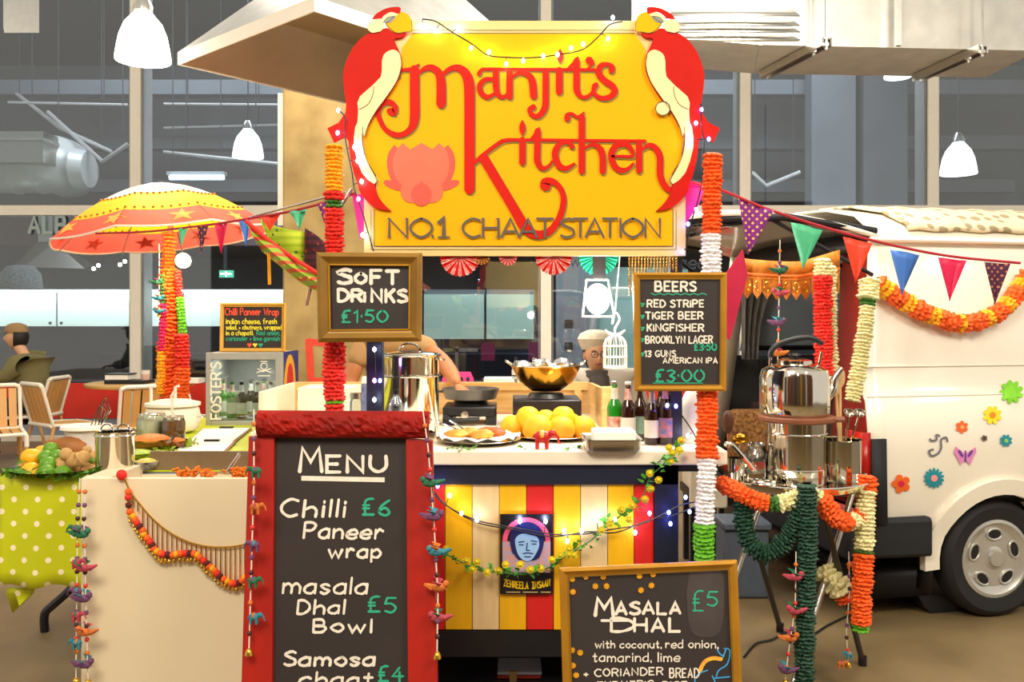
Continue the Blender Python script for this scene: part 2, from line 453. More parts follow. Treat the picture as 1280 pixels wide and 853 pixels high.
# services in the dark upper storey
M_duct2 = mat('bright_duct', '#e4e4e0', 0.35, 0.25, var=0.05, scale=5)
t = thing('round_duct', 'big round silver air duct behind the upper left window', 'duct', W(60, 240, 13))
dd = 12.6; pa = [W(-60, 205, dd), W(20, 205, dd), W(52, 205, dd), W(72, 207, dd + 0.2), W(84, 212, dd + 0.6), W(88, 214, dd + 1.4)]
part(t, 'pipe', G().tube(smooth2([tuple(p) for p in pa], 4), 0.42, 24), M_duct2)
for px in (20, 52): part(t, 'seam_ring', G().tube([W(px, 205, dd), W(px + 3, 205, dd)], 0.435, 24), M_duct2)
part(t, 'end_collar', G().tube([W(96, 212, dd), W(112, 212, dd)], [0.30, 0.26], 20), M_duct2)
t = thing('metal_duct_box', 'square steel duct box at the far left of the upper window', 'duct', W(30, 205, 12.0))
part(t, 'box', G().box((X(-30, 12), 12, Z(203, 12)), (X(54, 12), 12.4, Z(164, 12))), M_steel)
part(t, 'flange', G().box((X(-30, 12), 11.97, Z(176, 12)), (X(55, 12), 12.41, Z(172, 12))), M_duct)
for i, (pts, r, lb) in enumerate([
    ([(10, 128, 13), (160, 131, 13)], 0.02, 'thin grey service pipe running level across the upper left window'),
    ([(205, 130, 13), (353, 131, 13)], 0.02, 'thin grey service pipe running level behind the bell lamp'),
    ([(60, 140, 13), (128, 202, 12.4), (160, 180, 12.4)], 0.03, 'sloping grey pipe with a kink in the upper left window'),
    ([(12, 110, 13.5), (75, 160, 13), (140, 190, 13)], 0.03, 'long sloping conduit above the round duct'),
    ([(205, 190, 13), (350, 205, 12.4)], 0.025, 'pale sloping conduit below the bell lamp'),
    ([(205, 160, 14), (353, 156, 14)], 0.02, 'dark thin beam line behind the bell lamp'),
    ([(940, 215, 13), (958, 232, 13), (1000, 215, 13)], 0.03, 'bent pale bracket in the upper right window')]):
    pp = [W(*p) for p in pts]; t = thing('service_pipe', lb, 'pipe', pp[0], 'pipes behind the shopfront')
    part(t, 'pipe', G().tube(pp, r, 8), M_mull)
    for q in (pp[0].lerp(pp[1], .2), pp[-1].lerp(pp[-2], .2)): part(t, 'hanger_rod', G().tube([q, (q.x, q.y, 6.19)], .008, 5), M_dark)
for i, (z, y, lb) in enumerate([(4.9, 13.4, 'highest dark ceiling beam behind the shopfront'), (4.3, 14.6, 'middle dark ceiling beam behind the shopfront'), (3.7, 15.4, 'lowest dark ceiling beam behind the shopfront')]):
    single('ceiling_beam', G().box((-8.8, y, z), (8.8, y + 0.25, z + 0.22)), M_midgrey, lb, 'beam', 'ceiling beams')
for i, (px, m, lb) in enumerate([(1040, M_midgrey, 'wide grey pier in the upper right window'), (1105, M_charcoal, 'narrow dark pier in the upper right window')]):
    single('pier', G().box((X(px, 13) - 0.3, 13, 2.8), (X(px, 13) + 0.35, 13.3, 6.1)), m, lb, 'pier')
t = thing('fluorescent_tube', 'cool white tube light glowing behind the parasol top', 'lamp', W(245, 223, 12.8))
part(t, 'tube', G().tube([W(212, 222, 12.8), W(280, 222, 12.8)], 0.035, 10), mat('tube_cool', '#c8f0ff', 0.4, var=0, emit=5, ecol='#c8f0ff'))
part(t, 'fitting', G().box(W(208, 219, 12.82), W(284, 216, 12.95)), M_mull)
for px in (216, 276): part(t, 'hanger_rod', G().tube([W(px, 217, 12.88), (X(px, 12.88), 12.88, 6.19)], .008, 5), M_dark)
area('restaurant_ceiling', (-1, 11.5, 5.9), (-1, 14.0, 2.4), (12, 1.0), 330, (0.9, 0.95, 1))
area('restaurant_low', (1, 11.6, 2.75), (1.4, 14.5, 1.2), (10, 0.5), 120, (0.9, 1, 0.97))

# ---- bell pendant lamps
def bell_lamp(px, py, d, wpx, label, power=0, dim=False, clear=False):
    r = wpx / F * d / 2; hh = r * 1.85
    base = W(px, py, d)
    t = thing('bell_lamp', label, 'lamp', base, 'white bell pendant lamps')
    prof = [(r, 0), (r * 1.0, hh * 0.05), (r * 0.95, hh * 0.25), (r * 0.86, hh * 0.5), (r * 0.68, hh * 0.75), (r * 0.42, hh * 0.92), (r * 0.3, hh)]
    part(t, 'shade', G().lathe(prof, base, 28), M_lampdim if dim else M_lamp, solid=0.004)
    part(t, 'cap', G().lathe([(r * 0.34, hh), (r * 0.36, hh * 1.1), (r * 0.2, hh * 1.3), (0.0, hh * 1.34)], base, 16), M_steel)
    part(t, 'cord', G().tube([base + Vector((0, 0, hh * 1.3)), base + Vector((0, 0, max(hh * 1.3 + 0.2, 6.1 - base.z)))], 0.008, 6), M_black)
    if power:
        l = bpy.data.lights.new('bell_light', 'POINT'); l.energy = power; l.shadow_soft_size = r; l.color = (1, 0.93, 0.8)
        o = bpy.data.objects.new('bell_light', l); COL.objects.link(o); o.location = base + Vector((0, 0, -0.12))
bell_lamp(179, 76, 5.6, 66, 'large glowing bell lamp hanging at the top left', 60)
bell_lamp(310, 197, 11.8, 38, 'small glowing bell lamp behind glass left of the column', 0, True)
bell_lamp(1198, 218, 11.8, 43, 'glowing bell lamp behind glass above the van roof', 0, True)
bell_lamp(1122, 97, 11.9, 32, 'bell lamp half hidden above the duct on the right', 0, True)
# lamps of the same hall behind and beside the photographer (they light the stall and show in the steel)
for i, (x, y) in enumerate([(-2.6, -1.6), (0.6, -2.2), (3.4, -1.2), (-5, 1.5), (5.6, 2.0)]):
    t = thing('hall_lamp', 'bell lamp in the hall out of frame, ' + ['left behind the camera', 'right behind the camera', 'far right behind the camera', 'far left beside the stall', 'far right above the van'][i], 'lamp', (x, y, 3.6), 'hall lamps out of frame')
    part(t, 'shade', G().lathe([(0.2, 0), (0.19, 0.1), (0.15, 0.25), (0.06, 0.36), (0.0, 0.37)], (x, y, 3.6), 20), M_lamp)
    part(t, 'cord', G().tube([(x, y, 3.96), (x, y, 6.2)], .008, 5), M_black)

# unseen hall wall behind the camera, with pillars added to streak the steel reflections
wh = G().box((-9, -4.95, 0), (9, -4.85, 5.0)); struct('wall_front', wh, mat('hall_wall', '#6a5646', .8, var=.1, scale=1))
for i, x in enumerate((-6.2, -3.6, -1.1, 1.5, 4.0, 6.6)):
    struct('trim_streak_pillar_%d' % (i + 1), G().box((x, -4.8, 0), (x + .45, -4.4, 5.0)), [M_white, mat('streak_red', '#a83020', .6), M_dark, mat('streak_yellow', '#d8a030', .6)][i % 4])
# ---- concrete column
dcx = 8.2
t = thing('concrete_column', 'square bare concrete column behind the soft drinks board', 'column', (X(403, dcx), dcx, 0))
x0, x1 = X(353, dcx), X(455, dcx)
part(t, 'shaft', G().box((x0, dcx, 0), (x1, dcx + 0.7, 5.8)), M_conc, bev=0.02)
part(t, 'side_plate', G().box((x0 - 0.07, dcx + 0.1, 2.35), (x0 - 0.002, dcx + 0.5, 3.6)), M_white)
fc = upright(dcx)
M_sten = mat('red_stencil', '#e8452c', 0.7, var=0.1)
g = G(); g.stroke([(386, 424), (389, 478)], 9, fc, 0.004, False); g.stroke([(384, 427), (420, 431)], 8, fc, 0.004, False); g.stroke(smooth2([(418, 431), (428, 446), (424, 462), (408, 474), (389, 476)]), 7, fc, 0.004, False)
part(t, 'stencil_letter', g, M_sten, sm=False)
# ---- steel canopy hood hanging over the stall
t = thing('extraction_canopy', 'big square steel extraction canopy hanging behind the sign', 'hood', (-0.3, 5.4, 3.0))
zr = 3.02
A = S(222, 81, zr); B = S(393, 14, zr); C2 = S(432, 130, zr)
u = (B - A); vv = (C2 - A)
vv = vv * 1.5
Cc = A + vv; Dd = B + vv
def lift(p, h, k):
    c = (A + Dd) / 2; q = c + (p - c) * k; q.z = zr + h; return q
part(t, 'rim', G().add([A, B, Dd, Cc] + [p + Vector((0, 0, 0.075)) for p in (A, B, Dd, Cc)], [(0, 1, 5, 4), (1, 2, 6, 5), (2, 3, 7, 6), (3, 0, 4, 7)]), M_white, sm=False, solid=0.012)
M_canopy = mat('canopy_steel', '#c2b49c', 0.38, 0.85, var=0.12, scale=2.5)
part(t, 'inner_skirt', G().add([A, B, Dd, Cc] + [lift(p, 0.32, 0.55) for p in (A, B, Dd, Cc)], [(0, 1, 5, 4), (1, 2, 6, 5), (2, 3, 7, 6), (3, 0, 4, 7), (4, 5, 6, 7)]), M_canopy, sm=False)
part(t, 'outer_skirt', G().add([p + Vector((0, 0, 0.075)) for p in (A, B, Dd, Cc)] + [lift(p, 0.55, 0.5) for p in (A, B, Dd, Cc)], [(0, 1, 5, 4), (1, 2, 6, 5), (2, 3, 7, 6), (3, 0, 4, 7), (4, 5, 6, 7)]), M_duct, sm=False)
part(t, 'flue', G().box(lift(A, 0.5, 0.0) + Vector((-0.35, -0.35, 0)), lift(A, 0.5, 0.0) + Vector((0.35, 0.35, 2.5))), M_duct)
# ---- rectangular ducting on the right
zb = 3.15
t = thing('rectangular_duct', 'long rectangular silver air duct across the top right', 'duct', (2.2, dz(56, zb), zb))
ya, yb2 = dz(56, zb), dz(92, zb)
part(t, 'casing', G().add([(1.52, ya, zb), (3.3, ya + 0.12, zb), (3.3, yb2 + .1, zb), (1.66, yb2, zb), (1.52, ya, zb + 1.3), (3.3, ya + 0.12, zb + 1.3), (3.3, yb2 + .1, zb + 1.3), (1.66, yb2, zb + 1.3)],
     [(3, 2, 1, 0), (4, 5, 6, 7), (0, 1, 5, 4), (1, 2, 6, 5), (2, 3, 7, 6), (3, 0, 4, 7)]), M_duct, sm=False)
part(t, 'transition', G().add([(0.75, ya + .1, zb + 0.1), (1.518, ya, zb), (1.658, yb2, zb), (0.85, yb2 + .1, zb + 0.1), (0.75, ya + .1, zb + 1.1), (1.518, ya, zb + 1.3), (1.658, yb2, zb + 1.3), (0.85, yb2 + .1, zb + 1.1)],
     [(3, 2, 1, 0), (4, 5, 6, 7), (0, 1, 5, 4), (2, 3, 7, 6), (3, 0, 4, 7)]), M_duct, sm=False)
for xx in (1.50, 2.35): part(t, 'seam_flange', G().box((xx, ya - 0.03, zb - 0.012), (xx + 0.03, ya + 0.0, zb + 1.3)), M_steel)
for p0, p1, lb in (((955, 94), (1034, 52), 'left'), ((1146, 98), (1229, 61), 'right')):
    a = S(p0[0], p0[1], zb - 0.03); b = S(p1[0], p1[1], zb - 0.03)
    q = thing('strut_hanger', 'steel strut rail on threaded rods under the duct, %s one' % lb, 'hanger', (a + b) / 2, 'duct hangers')
    dr = (b - a).normalized(); sd = dr.cross(Vector((0, 0, 1)))
    m = Matrix(((dr.x, sd.x, 0), (dr.y, sd.y, 0), (dr.z, sd.z, 1)))
    part(q, 'rail', G().cbox((a + b) / 2 + sd * 0.028, ((b - a).length, 0.012, 0.05), m).cbox((a + b) / 2 - sd * 0.028, ((b - a).length, 0.012, 0.05), m).cbox((a + b) / 2 + Vector((0, 0, 0.02)), ((b - a).length, 0.05, 0.01), m), M_steel)
    for k, e in ((0.03, b), (0.16, b)):
        p = e - dr * k + Vector((0, -0.03, 0))
        part(q, 'threaded_rod', G().tube([p + Vector((0, 0, -0.05)), p + Vector((0, 0, 1.6))], 0.009, 6), M_steel)
        part(q, 'nut', G().lathe([(0.02, -0.03), (0.02, -0.01)], p, 6), M_steel)
t = thing('cable_tray', 'folded steel louvre box at the top beside the duct', 'duct', W(915, 45, 5.0), None)
for k in range(4):
    y = 12 + 10 * k
    part(t, 'louvre', G().add([W(838, y, 4.9), W(990 - 3 * k, y, 4.9), W(1000, y + 9, 4.7), W(838, y + 9, 4.7)], [(0, 1, 2, 3)]), M_steel, solid=0.008)
part(t, 'back_plate', G().box((X(838, 5.0), 5.0, Z(50, 5.0)), (X(1000, 5.0), 5.03, Z(2, 5.0))), M_duct)
g = G().box(W(-10, 41, 5.0), W(49, 41, 5.0) + Vector((0, 0.05, 0.5)))
t = thing('ceiling_fitting', 'corner of a pale steel box fitting at the top left edge', 'fitting', W(20, 40, 5.0))
part(t, 'tray', G().add([W(5, 41, 5.0), W(49, 41, 5.0), W(49, 41, 5.0) + Vector((0, 0, .3)), W(5, 41, 5.0) + Vector((0, 0, .3)), W(5, 37, 5.6), W(46, 37, 5.6), W(46, 37, 5.6) + Vector((0, 0, .3)), W(5, 37, 5.6) + Vector((0, 0, .3))],
     [(0, 1, 2, 3), (1, 5, 6, 2), (5, 4, 7, 6), (0, 1, 5, 4)]), M_steel, sm=False, solid=0.01)
# ================================================================ the painted sign
M_yellow = mat('sign_yellow', '#f4b000', 0.6, spec=.15, var=0.03, scale=3)
M_cream = mat('sign_cream', '#ecca80', 0.6, var=0.05, scale=4)
M_parred = mat('parrot_red', '#c81a0a', 0.6, spec=.15, var=0.07, scale=5)
M_parcream = mat('parrot_cream', '#fbe2a0', 0.5, var=0.04)
M_letter = mat('sign_letter_red', '#d01c0a', 0.6, spec=.15, var=0.06, scale=4)
M_shadow = mat('painted_letter_shadow', '#8a7a20', 0.6, var=0)
M_lineink = mat('dark_outline', '#3a2c20', 0.6, var=0)
M_greylet = mat('sign_grey_letters', '#5a5148', 0.6, var=0.05)
M_pink1 = mat('lotus_pink', '#ee6a48', 0.55, var=0.04); M_pink2 = mat('lotus_pink_deep', '#e04e3a', 0.55, var=0.04)
DS = 3.48
fs = upright(DS)
sg = thing('painted_sign', 'big yellow painted stall sign with red lettering between two red parrots', 'sign', W(655, 320, DS))
part(sg, 'board', G().prism([(455, 320), (455, 246), (470, 246), (470, 60), (505, 26), (806, 26), (840, 60), (840, 246), (857, 246), (857, 320)], fs, -0.022, 0), M_cream, sm=False)
yl = [(516, 42), (503, 60), (497, 100), (480, 125), (462, 150), (454, 172), (458, 200), (473, 224), (468, 262), (468, 308)]
part(sg, 'painted_field', G().flat(yl + [(1309 - x - 0, y) for x, y in reversed(yl)], fs, 0.002), M_yellow, sm=False)
g = G()
for off, w in ((0, 0.9), (-4, 0.6)):
    g.stroke([(516, 42 + off), (793, 42 + off)], w, fs, 0.003)
    g.stroke([(468 + off, 262), (468 + off, 308 - off), (841 - off, 308 - off), (841 - off, 262)], w, fs, 0.003)
part(sg, 'border_line', g, M_lineink, sm=False)
def zt1(p): return (400 + .2031 * p[0], .2031 * p[1])
def zt3(p): return (400 + .2031 * p[0], 160 + .2031 * p[1])
def parrot(mir):
    def m(pts, z=zt1):
        q = [z(p) for p in pts]; return [(1309 - x, y) for x, y in q] if mir else q
    t = part(sg, 'parrot', G().prism(
        smooth2(m([(410, 180), (330, 200), (250, 250), (190, 330), (150, 440), (150, 540), (165, 640), (160, 700)]), 4) + m([(120, 760), (50, 795), (90, 880), (160, 845)]) +
        smooth2(m([(180, 90), (190, 180), (215, 290), (240, 360), (250, 400), (300, 460), (360, 500), (440, 513)], zt3), 3) +
        smooth2(m([(440, 513), (395, 470), (360, 420), (340, 350), (350, 325)], zt3), 3) +
        smooth2(m([(350, 325), (290, 220), (265, 80), (270, -10)], zt3), 3) + smooth2(m([(300, 780), (350, 690), (420, 600), (480, 500), (505, 420), (498, 340), (460, 250), (500, 240), (525, 225), (530, 205)]), 3),
        fs, 0.0, 0.016), M_parred, sm=False, label='red parrot cutout on the %s end of the sign' % ('right' if mir else 'left'))
    part(t, 'belly', G().flat(smooth2(m([(385, 385), (400, 340), (450, 314), (490, 335), (505, 400), (480, 500), (420, 595), (350, 690), (300, 780), (280, 850)]), 3) +
        smooth2(m([(270, 30), (265, 90), (290, 200), (355, 325)], zt3), 3) + m([(340, 350), (300, 325), (262, 280), (235, 210), (215, 130), (214, 60), (222, 0)], zt3) + m([(235, 760), (240, 690), (235, 640), (250, 600), (330, 530), (378, 480), (385, 440)]), fs, 0.0172), M_parcream, sm=False)
    part(t, 'beak', G().flat(smooth2(m([(405, 150), (440, 110), (490, 82), (540, 95), (566, 135), (568, 200), (530, 208), (480, 215), (430, 190), (405, 150)]), 3)[:-1], fs, 0.0176), M_yellow, sm=False)
    part(t, 'cheek', G().flat(smooth2(m([(330, 130), (300, 160), (300, 190), (330, 212), (370, 205), (395, 180), (405, 140), (470, 110), (485, 90), (440, 85), (400, 110), (390, 135)]), 3)[:-1], fs, 0.0184), M_parcream, sm=False)
    part(t, 'crest', G().flat(smooth2(m([(322, 130), (350, 95), (410, 62), (470, 52), (500, 60), (490, 95), (440, 84), (395, 108), (380, 132)]), 3)[:-1], fs, 0.0186), M_parred, sm=False)
    part(t, 'eye', G().flat(smooth2(m([(395, 145), (420, 118), (468, 110), (450, 140), (415, 152), (395, 145)]), 3)[:-1], fs, 0.0192), mat('parrot_eye', '#8a8f84', 0.5, var=0), sm=False)
    ln = G()
    for q, z in (([(498, 350), (505, 410), (480, 500), (420, 595), (350, 690), (300, 780), (280, 850)], zt1), ([(270, 0), (265, 90), (290, 200), (355, 325), (340, 350)], zt3), ([(395, 150), (420, 118), (468, 110)], zt1),
                 ([(405, 150), (440, 190), (480, 213), (530, 206), (568, 200), (566, 135)], zt1), ([(245, 680), (300, 650), (330, 590), (335, 540)], zt1), ([(410, 150), (430, 140), (460, 112)], zt1), ([(300, 205), (330, 213), (370, 205)], zt1)):
        ln.stroke(smooth2(m(q, z), 3), 0.7, fs, 0.0192)
    part(t, 'outline', ln, M_lineink, sm=False)
parrot(False); parrot(True)
g = G(); g.flat([(827.5 + 9 * math.cos(a), 137 + 8.5 * math.sin(a)) for a in [k * PI / 12 for k in range(24)]], fs, 0.018)
part(sg, 'painted_ring', g, M_parcream, sm=False)
g = G(); g.stroke([(827.5 + 9 * math.cos(a), 137 + 8.5 * math.sin(a)) for a in [k * PI / 12 for k in range(25)]], 1, fs, 0.0195)
part(sg, 'ring_outline', g, M_lineink, sm=False)
# lotus
def ep(cx, cy, rx, ry, a=0, n=20, pt=0.0):
    out = []
    for k in range(n):
        t = 2 * PI * k / n - PI / 2
        x = rx * math.cos(t); y = ry * math.sin(t) - (pt if k == 0 else 0)
        out.append((cx + x * math.cos(a) - y * math.sin(a), cy + x * math.sin(a) + y * math.cos(a)))
    return out
lot = [((496, 208, 12, 24, -0.12), 2), ((557, 208, 12, 24, 0.12), 2), ((505, 207, 14, 25, -0.05), 1), ((548, 207, 14, 25, 0.05), 1), ((527, 207, 23, 25, 0), 1), ((493, 232, 14, 5, 0.35), 2), ((561, 232, 14, 5, -0.35), 2), ((514, 240, 13, 14, -0.3), 1), ((541, 240, 13, 14, 0.3), 1), ((527, 244, 13, 14, 0), 2)]
for i, (e, c) in enumerate(lot):
    part(sg, 'lotus_petal', G().flat(ep(*e, pt=3.0), fs, 0.003 + 0.0003 * i), (M_pink1, M_pink2)[c - 1], sm=False)
# lettering, traced as tapering brush strokes
LT = [
 ([(496, 95, 9), (498, 91, 5), (504, 88, 4), (514, 87, 5), (524, 81, 2)]), ([(518.5, 87, 12), (518.5, 120, 12), (518.5, 146, 12), (515, 160, 9), (505, 168, 7), (494, 169, 7), (482, 162, 6), (475, 150, 6), (473, 140, 6), (478, 131, 6), (487, 128, 7), (494, 134, 7), (492, 141, 9), (487, 139, 8)]),
 ([(523, 93, 3), (530, 87, 6), (539, 85, 8), (548, 91, 10), (551.5, 104, 11.5), (551.5, 131, 12)]), ([(552, 97, 3), (559, 89, 6), (570, 85, 8), (580, 90, 11), (586, 103, 13), (587, 130, 13), (587, 180, 13), (587, 238, 13)]),
 ([(599, 93, 6), (602, 88, 4), (612, 87, 4), (680, 87.5, 4), (743, 88, 4)]), ([(620, 90, 8), (620, 108, 8), (622, 118, 7), (629, 122, 5), (636, 116, 3)]), ([(618, 100, 5), (607, 100, 6), (600, 107, 7), (601, 116, 7), (609, 122, 6), (618, 118, 4)]),
 ([(637, 90, 8), (637, 122, 8)]), ([(640, 98, 3), (648, 92, 5), (658, 93, 7), (665, 101, 9), (667, 121, 9)]),
 ([(682, 89, 8), (682, 120, 8), (681, 135, 8), (674, 145, 7), (666, 145, 6), (662, 138, 6), (667, 134, 7)]), ([(699, 88, 8.5), (699, 116, 8.5)]), ([(700, 62, 1), (700, 68, 7), (700, 74, 7), (700, 79, 2)]),
 ([(708, 88, 2), (718, 79, 5), (722, 72, 2)]), ([(720.5, 76, 8), (720.5, 100, 8), (721, 114, 8), (727, 122, 5), (735, 121, 5), (741, 115, 4), (745, 106, 6)]), ([(736, 76, 10), (740, 80, 5), (735, 86, 2)]),
 ([(764, 89, 8), (765, 84, 6), (759, 81, 5), (751, 83, 7), (748, 92, 8), (755, 101, 8), (765, 108, 8), (768, 115, 8), (762, 122, 7), (750, 123, 6), (742, 116, 5), (743, 107, 6)]),
 ([(593, 204, 5), (608, 191, 5), (623, 180, 5), (632, 176, 5), (660, 175.5, 4), (806, 177, 4)]), ([(604, 197, 12), (622, 227, 12), (640, 257, 12), (652, 278, 13), (660, 289, 12), (672, 294, 11), (686, 290, 9), (697, 277, 8), (703, 261, 7.5), (704, 246, 7), (699, 234, 7), (690, 227, 8), (682, 228, 11), (682, 233, 14)]),
 ([(653, 175, 8), (653, 204, 8)]), ([(653, 151, 1), (653, 157, 7), (653, 164, 7), (653, 169, 2)]), ([(662, 176, 2), (670, 168, 5), (674, 160, 2)]), ([(672, 164, 8), (671.5, 190, 8), (672, 203, 8), (678, 211, 6), (686, 208, 4), (690, 202, 3)]),
 ([(715, 184, 7), (711, 179, 5), (702, 179, 6), (695, 187, 8), (694, 197, 8), (699, 208, 8), (708, 211, 6), (718, 205, 3)]), ([(709, 149, 8), (709, 144, 5), (715, 143, 4), (722, 147, 4), (730, 141, 2)]), ([(727, 146, 8), (727, 180, 8), (727, 215, 8)]),
 ([(731, 186, 3), (741, 181, 5), (750, 187, 8), (753, 198, 8), (753, 215, 8)]), ([(765, 196, 3), (778, 196, 4), (790, 196, 4), (789, 188, 6), (782, 181, 7), (771, 182, 8), (764, 192, 8), (766, 205, 8), (774, 213, 7), (784, 212, 5), (791, 205, 3)]),
 ([(798.5, 178, 8), (798.5, 214, 8)]), ([(802, 188, 3), (811, 182, 6), (820, 187, 8), (824.5, 198, 8), (824.5, 218, 8), (829, 231, 8), (837, 238, 7), (845, 233, 6), (847, 226, 6), (842, 223, 8)])]
for nm, mt, dx, dy, oo in (('lettering_shadow', M_shadow, 1.6, 1.8, 0.0035), ('lettering', M_letter, 0, 0, 0.0065)):
    for i, st in enumerate(LT):
        g = G(); sm_ = smooth2(st, 3) if len(st) > 2 else st
        g.stroke([(p[0] + dx, p[1] + dy) for p in sm_], [max(0.8, p[2]) for p in sm_], fs, oo + 0.00012 * i)
        if i == 0: acc = G()
        acc.join(g)
    part(sg, nm, acc, mt, sm=False)
g = G()
for c, x, wd in (('N', 487, 22), ('O', 515, 24), ('.', 541, 1), ('C', 580, 20), ('H', 604, 19), ('A', 627, 22), ('A', 649, 22), ('T', 671, 20), ('S', 701, 15), ('T', 716, 18), ('A', 732, 22), ('T', 753, 18), ('I', 773, 5), ('O', 779, 23), ('N', 806, 18)):
    if c == 'I': g.stroke([(775, 274), (775, 297)], 2.6, fs, 0.012); continue
    write(g, c, x, 297, 23, 3.1, fs, 0.012, width=wd)
g.stroke([(548, 280), (555, 273), (555, 297)], 5, fs, 0.012, False); g.stroke([(548, 297), (562, 297)], 2.2, fs, 0.012)
for x in (487, 509, 604, 622): g.stroke([(x - 2, 274), (x + 2, 274)], 1.2, fs, 0.012); g.stroke([(x - 2, 297), (x + 2, 297)], 1.2, fs, 0.012)
part(sg, 'station_lettering', g, M_greylet, sm=False)

# ---------------------------------------------------------------- counter
DCN = 3.40
ZT = Z(563, DCN)
M_slab = mat('cream_worktop', '#f6ead2', 0.4, var=0.03)
PL = {'y': mat('plank_yellow', '#f6b70a', 0.5, var=0.06, scale=5, stretch=(6, 1, 1)), 'r': mat('plank_red', '#d8201a', 0.5, var=0.06, scale=5, stretch=(6, 1, 1)), 'c': mat('plank_pale_wood', '#f0cd92', 0.5, var=0.08, scale=5, stretch=(6, 1, 1))}
ct = thing('serving_counter', 'serving counter with navy frame and yellow, red and plain striped plank front', 'counter', (0.1, 3.6, 0))
part(ct, 'worktop', G().box((X(450, DCN), DCN - 0.02, ZT - 0.055), (X(908, DCN), 3.86, ZT)), M_slab, bev=0.006)
part(ct, 'top_rail', G().box((X(458, DCN), DCN, Z(606, DCN)), (X(848, DCN), DCN + 0.05, ZT - 0.056)), M_navy)
xs = [(541, 556, 'r'), (556, 590, 'y'), (590, 624, 'c'), (624, 658, 'y'), (658, 692, 'r'), (692, 726, 'y'), (726, 760, 'c'), (760, 793, 'y'), (793, 818, 'r')]
xs = [(x - 272 + 0, x2 - 272, c) for x, x2, c in xs[6:]] [:0] + xs
for a, b, c in [(460, 490, 'y'), (490, 524, 'c'), (524, 541, 'y')] + xs:
    part(ct, 'plank', G().box((X(a, DCN) + 0.0012, DCN + 0.012 + R.random() * 0.002, Z(789, DCN)), (X(b, DCN) - 0.0012, DCN + 0.032, Z(605, DCN))), PL[c], bev=0.0015)
part(ct, 'front_leg', G().box((X(818, DCN), DCN, 0), (X(848, DCN), DCN + 0.06, ZT - 0.056)), M_navy)
part(ct, 'front_leg', G().box((X(446, DCN), DCN, 0), (X(460, DCN), DCN + 0.06, ZT - 0.056)), M_navy)
part(ct, 'base_board', G().box((X(461, DCN), DCN + 0.004, Z(822, DCN)), (X(817, DCN), DCN + 0.03, Z(790, DCN))), M_black)
part(ct, 'bottom_shelf', G().box((X(461, DCN), DCN + 0.05, Z(866, DCN) - 0.02), (X(817, DCN), 3.82, Z(866, DCN))), M_black)
part(ct, 'back_panel', G().box((X(461, DCN), 3.78, 0.0), (X(817, DCN), 3.80, ZT - 0.06)), M_black)
part(ct, 'kick_board', G().box((X(461, DCN), DCN + 0.004, 0.0), (X(817, DCN), DCN + 0.03, Z(866, DCN))), M_black)
for px0, px1, zt0 in ((458, 478, Z(310, DCN)), (838, 853, Z(310, DCN))):
    part(ct, 'sign_post', G().box((X(px0, 3.53), 3.53, ZT + 0.001), (X(px1, 3.53), 3.58, 2.1)), M_navy, bev=0.003)
q = part(ct, 'side_bracket', G().box((X(850, DCN) + 0.01, DCN + 0.1, ZT - 0.10), (X(905, DCN), DCN + 0.16, ZT - 0.058)), M_black)
t = thing('toy_box', 'small red box with a pale buckle in the dark recess under the counter', 'box', (X(648, 3.56), 3.56, Z(866, DCN)))
part(t, 'body', G().box((X(622, 3.56), 3.52, Z(866, DCN) + .001), (X(676, 3.56), 3.66, Z(838, 3.56))), mat('box_red', '#8a2015', 0.5), bev=0.006)
part(t, 'buckle', G().box((X(637, 3.52), 3.505, Z(850, 3.52)), (X(646, 3.52), 3.519, Z(838, 3.52))), mat('brass', '#c8a060', 0.3, 0.9))
part(t, 'lid_band', G().box((X(622, 3.52), 3.512, Z(838, 3.56) + .001), (X(677, 3.52), 3.662, Z(835, 3.56))), M_greyp)

# poster: a plain generic stand-in for the film poster
fp = upright(DCN - 0.004)
po = thing('film_poster', 'small film poster with a blue face and pink arch pinned on the striped planks', 'poster', W(658, 743, DCN - 0.004))
part(po, 'sheet', G().prism([(625, 643), (691, 643), (691, 743), (625, 743)], fp, -0.002, 0), mat('poster_black', '#14121a', 0.35, var=0), sm=False)
g = G(); arc = [(658 + 27 * math.cos(a), 677 - 27 * math.sin(a)) for a in [PI * k / 14 for k in range(15)]]
g.stroke(arc, 6, fp, 0.0008, False); part(po, 'pink_arch', g, mat('poster_pink', '#f0587a', 0.4, var=0), sm=False)
part(po, 'scene_print', G().flat([(628, 677), (688, 677), (688, 716), (628, 716)], fp, 0.0006), mat('poster_orange', '#f08a4a', 0.4, var=0, scale=60, col2='#86a8d8'), sm=False)
part(po, 'hair_print', G().flat(smooth2([(640, 690), (637, 675), (640, 662), (650, 654), (664, 653), (675, 660), (680, 674), (677, 690), (670, 700), (648, 700)], 3), fp, 0.0036), mat('poster_hair', '#20286c', 0.4, var=0.2, scale=90), sm=False)
part(po, 'face_print', G().flat(smooth2([(644, 680), (645, 672), (653, 667), (664, 669), (672, 672), (674, 682), (670, 692), (664, 700), (656, 701), (648, 694), (644, 680)], 3)[:-1], fp, 0.0042), mat('poster_face', '#9cc4f0', 0.4, var=0), sm=False)
g = G()
for q in ([(648, 678), (655, 677)], [(664, 676), (671, 677)], [(659, 679), (658, 688), (662, 688)], [(654, 692), (659, 691), (666, 692)], [(656, 696), (663, 696)], [(649, 681), (654, 681)], [(665, 680), (670, 680)]): g.stroke(q, 1.5, fp, 0.0046)
part(po, 'face_lines', g, mat('poster_ink', '#27407e', 0.4, var=0), sm=False)
g = G()
for i, c in enumerate('ZEHREELA INSAAN'):
    x = 630 + 3.9 * i
    if c != ' ': write(g, c, x, 732 + 4 * (1 - ((x - 657) / 30) ** 2), 8, 1.4, fp, 0.001, width=2.7)
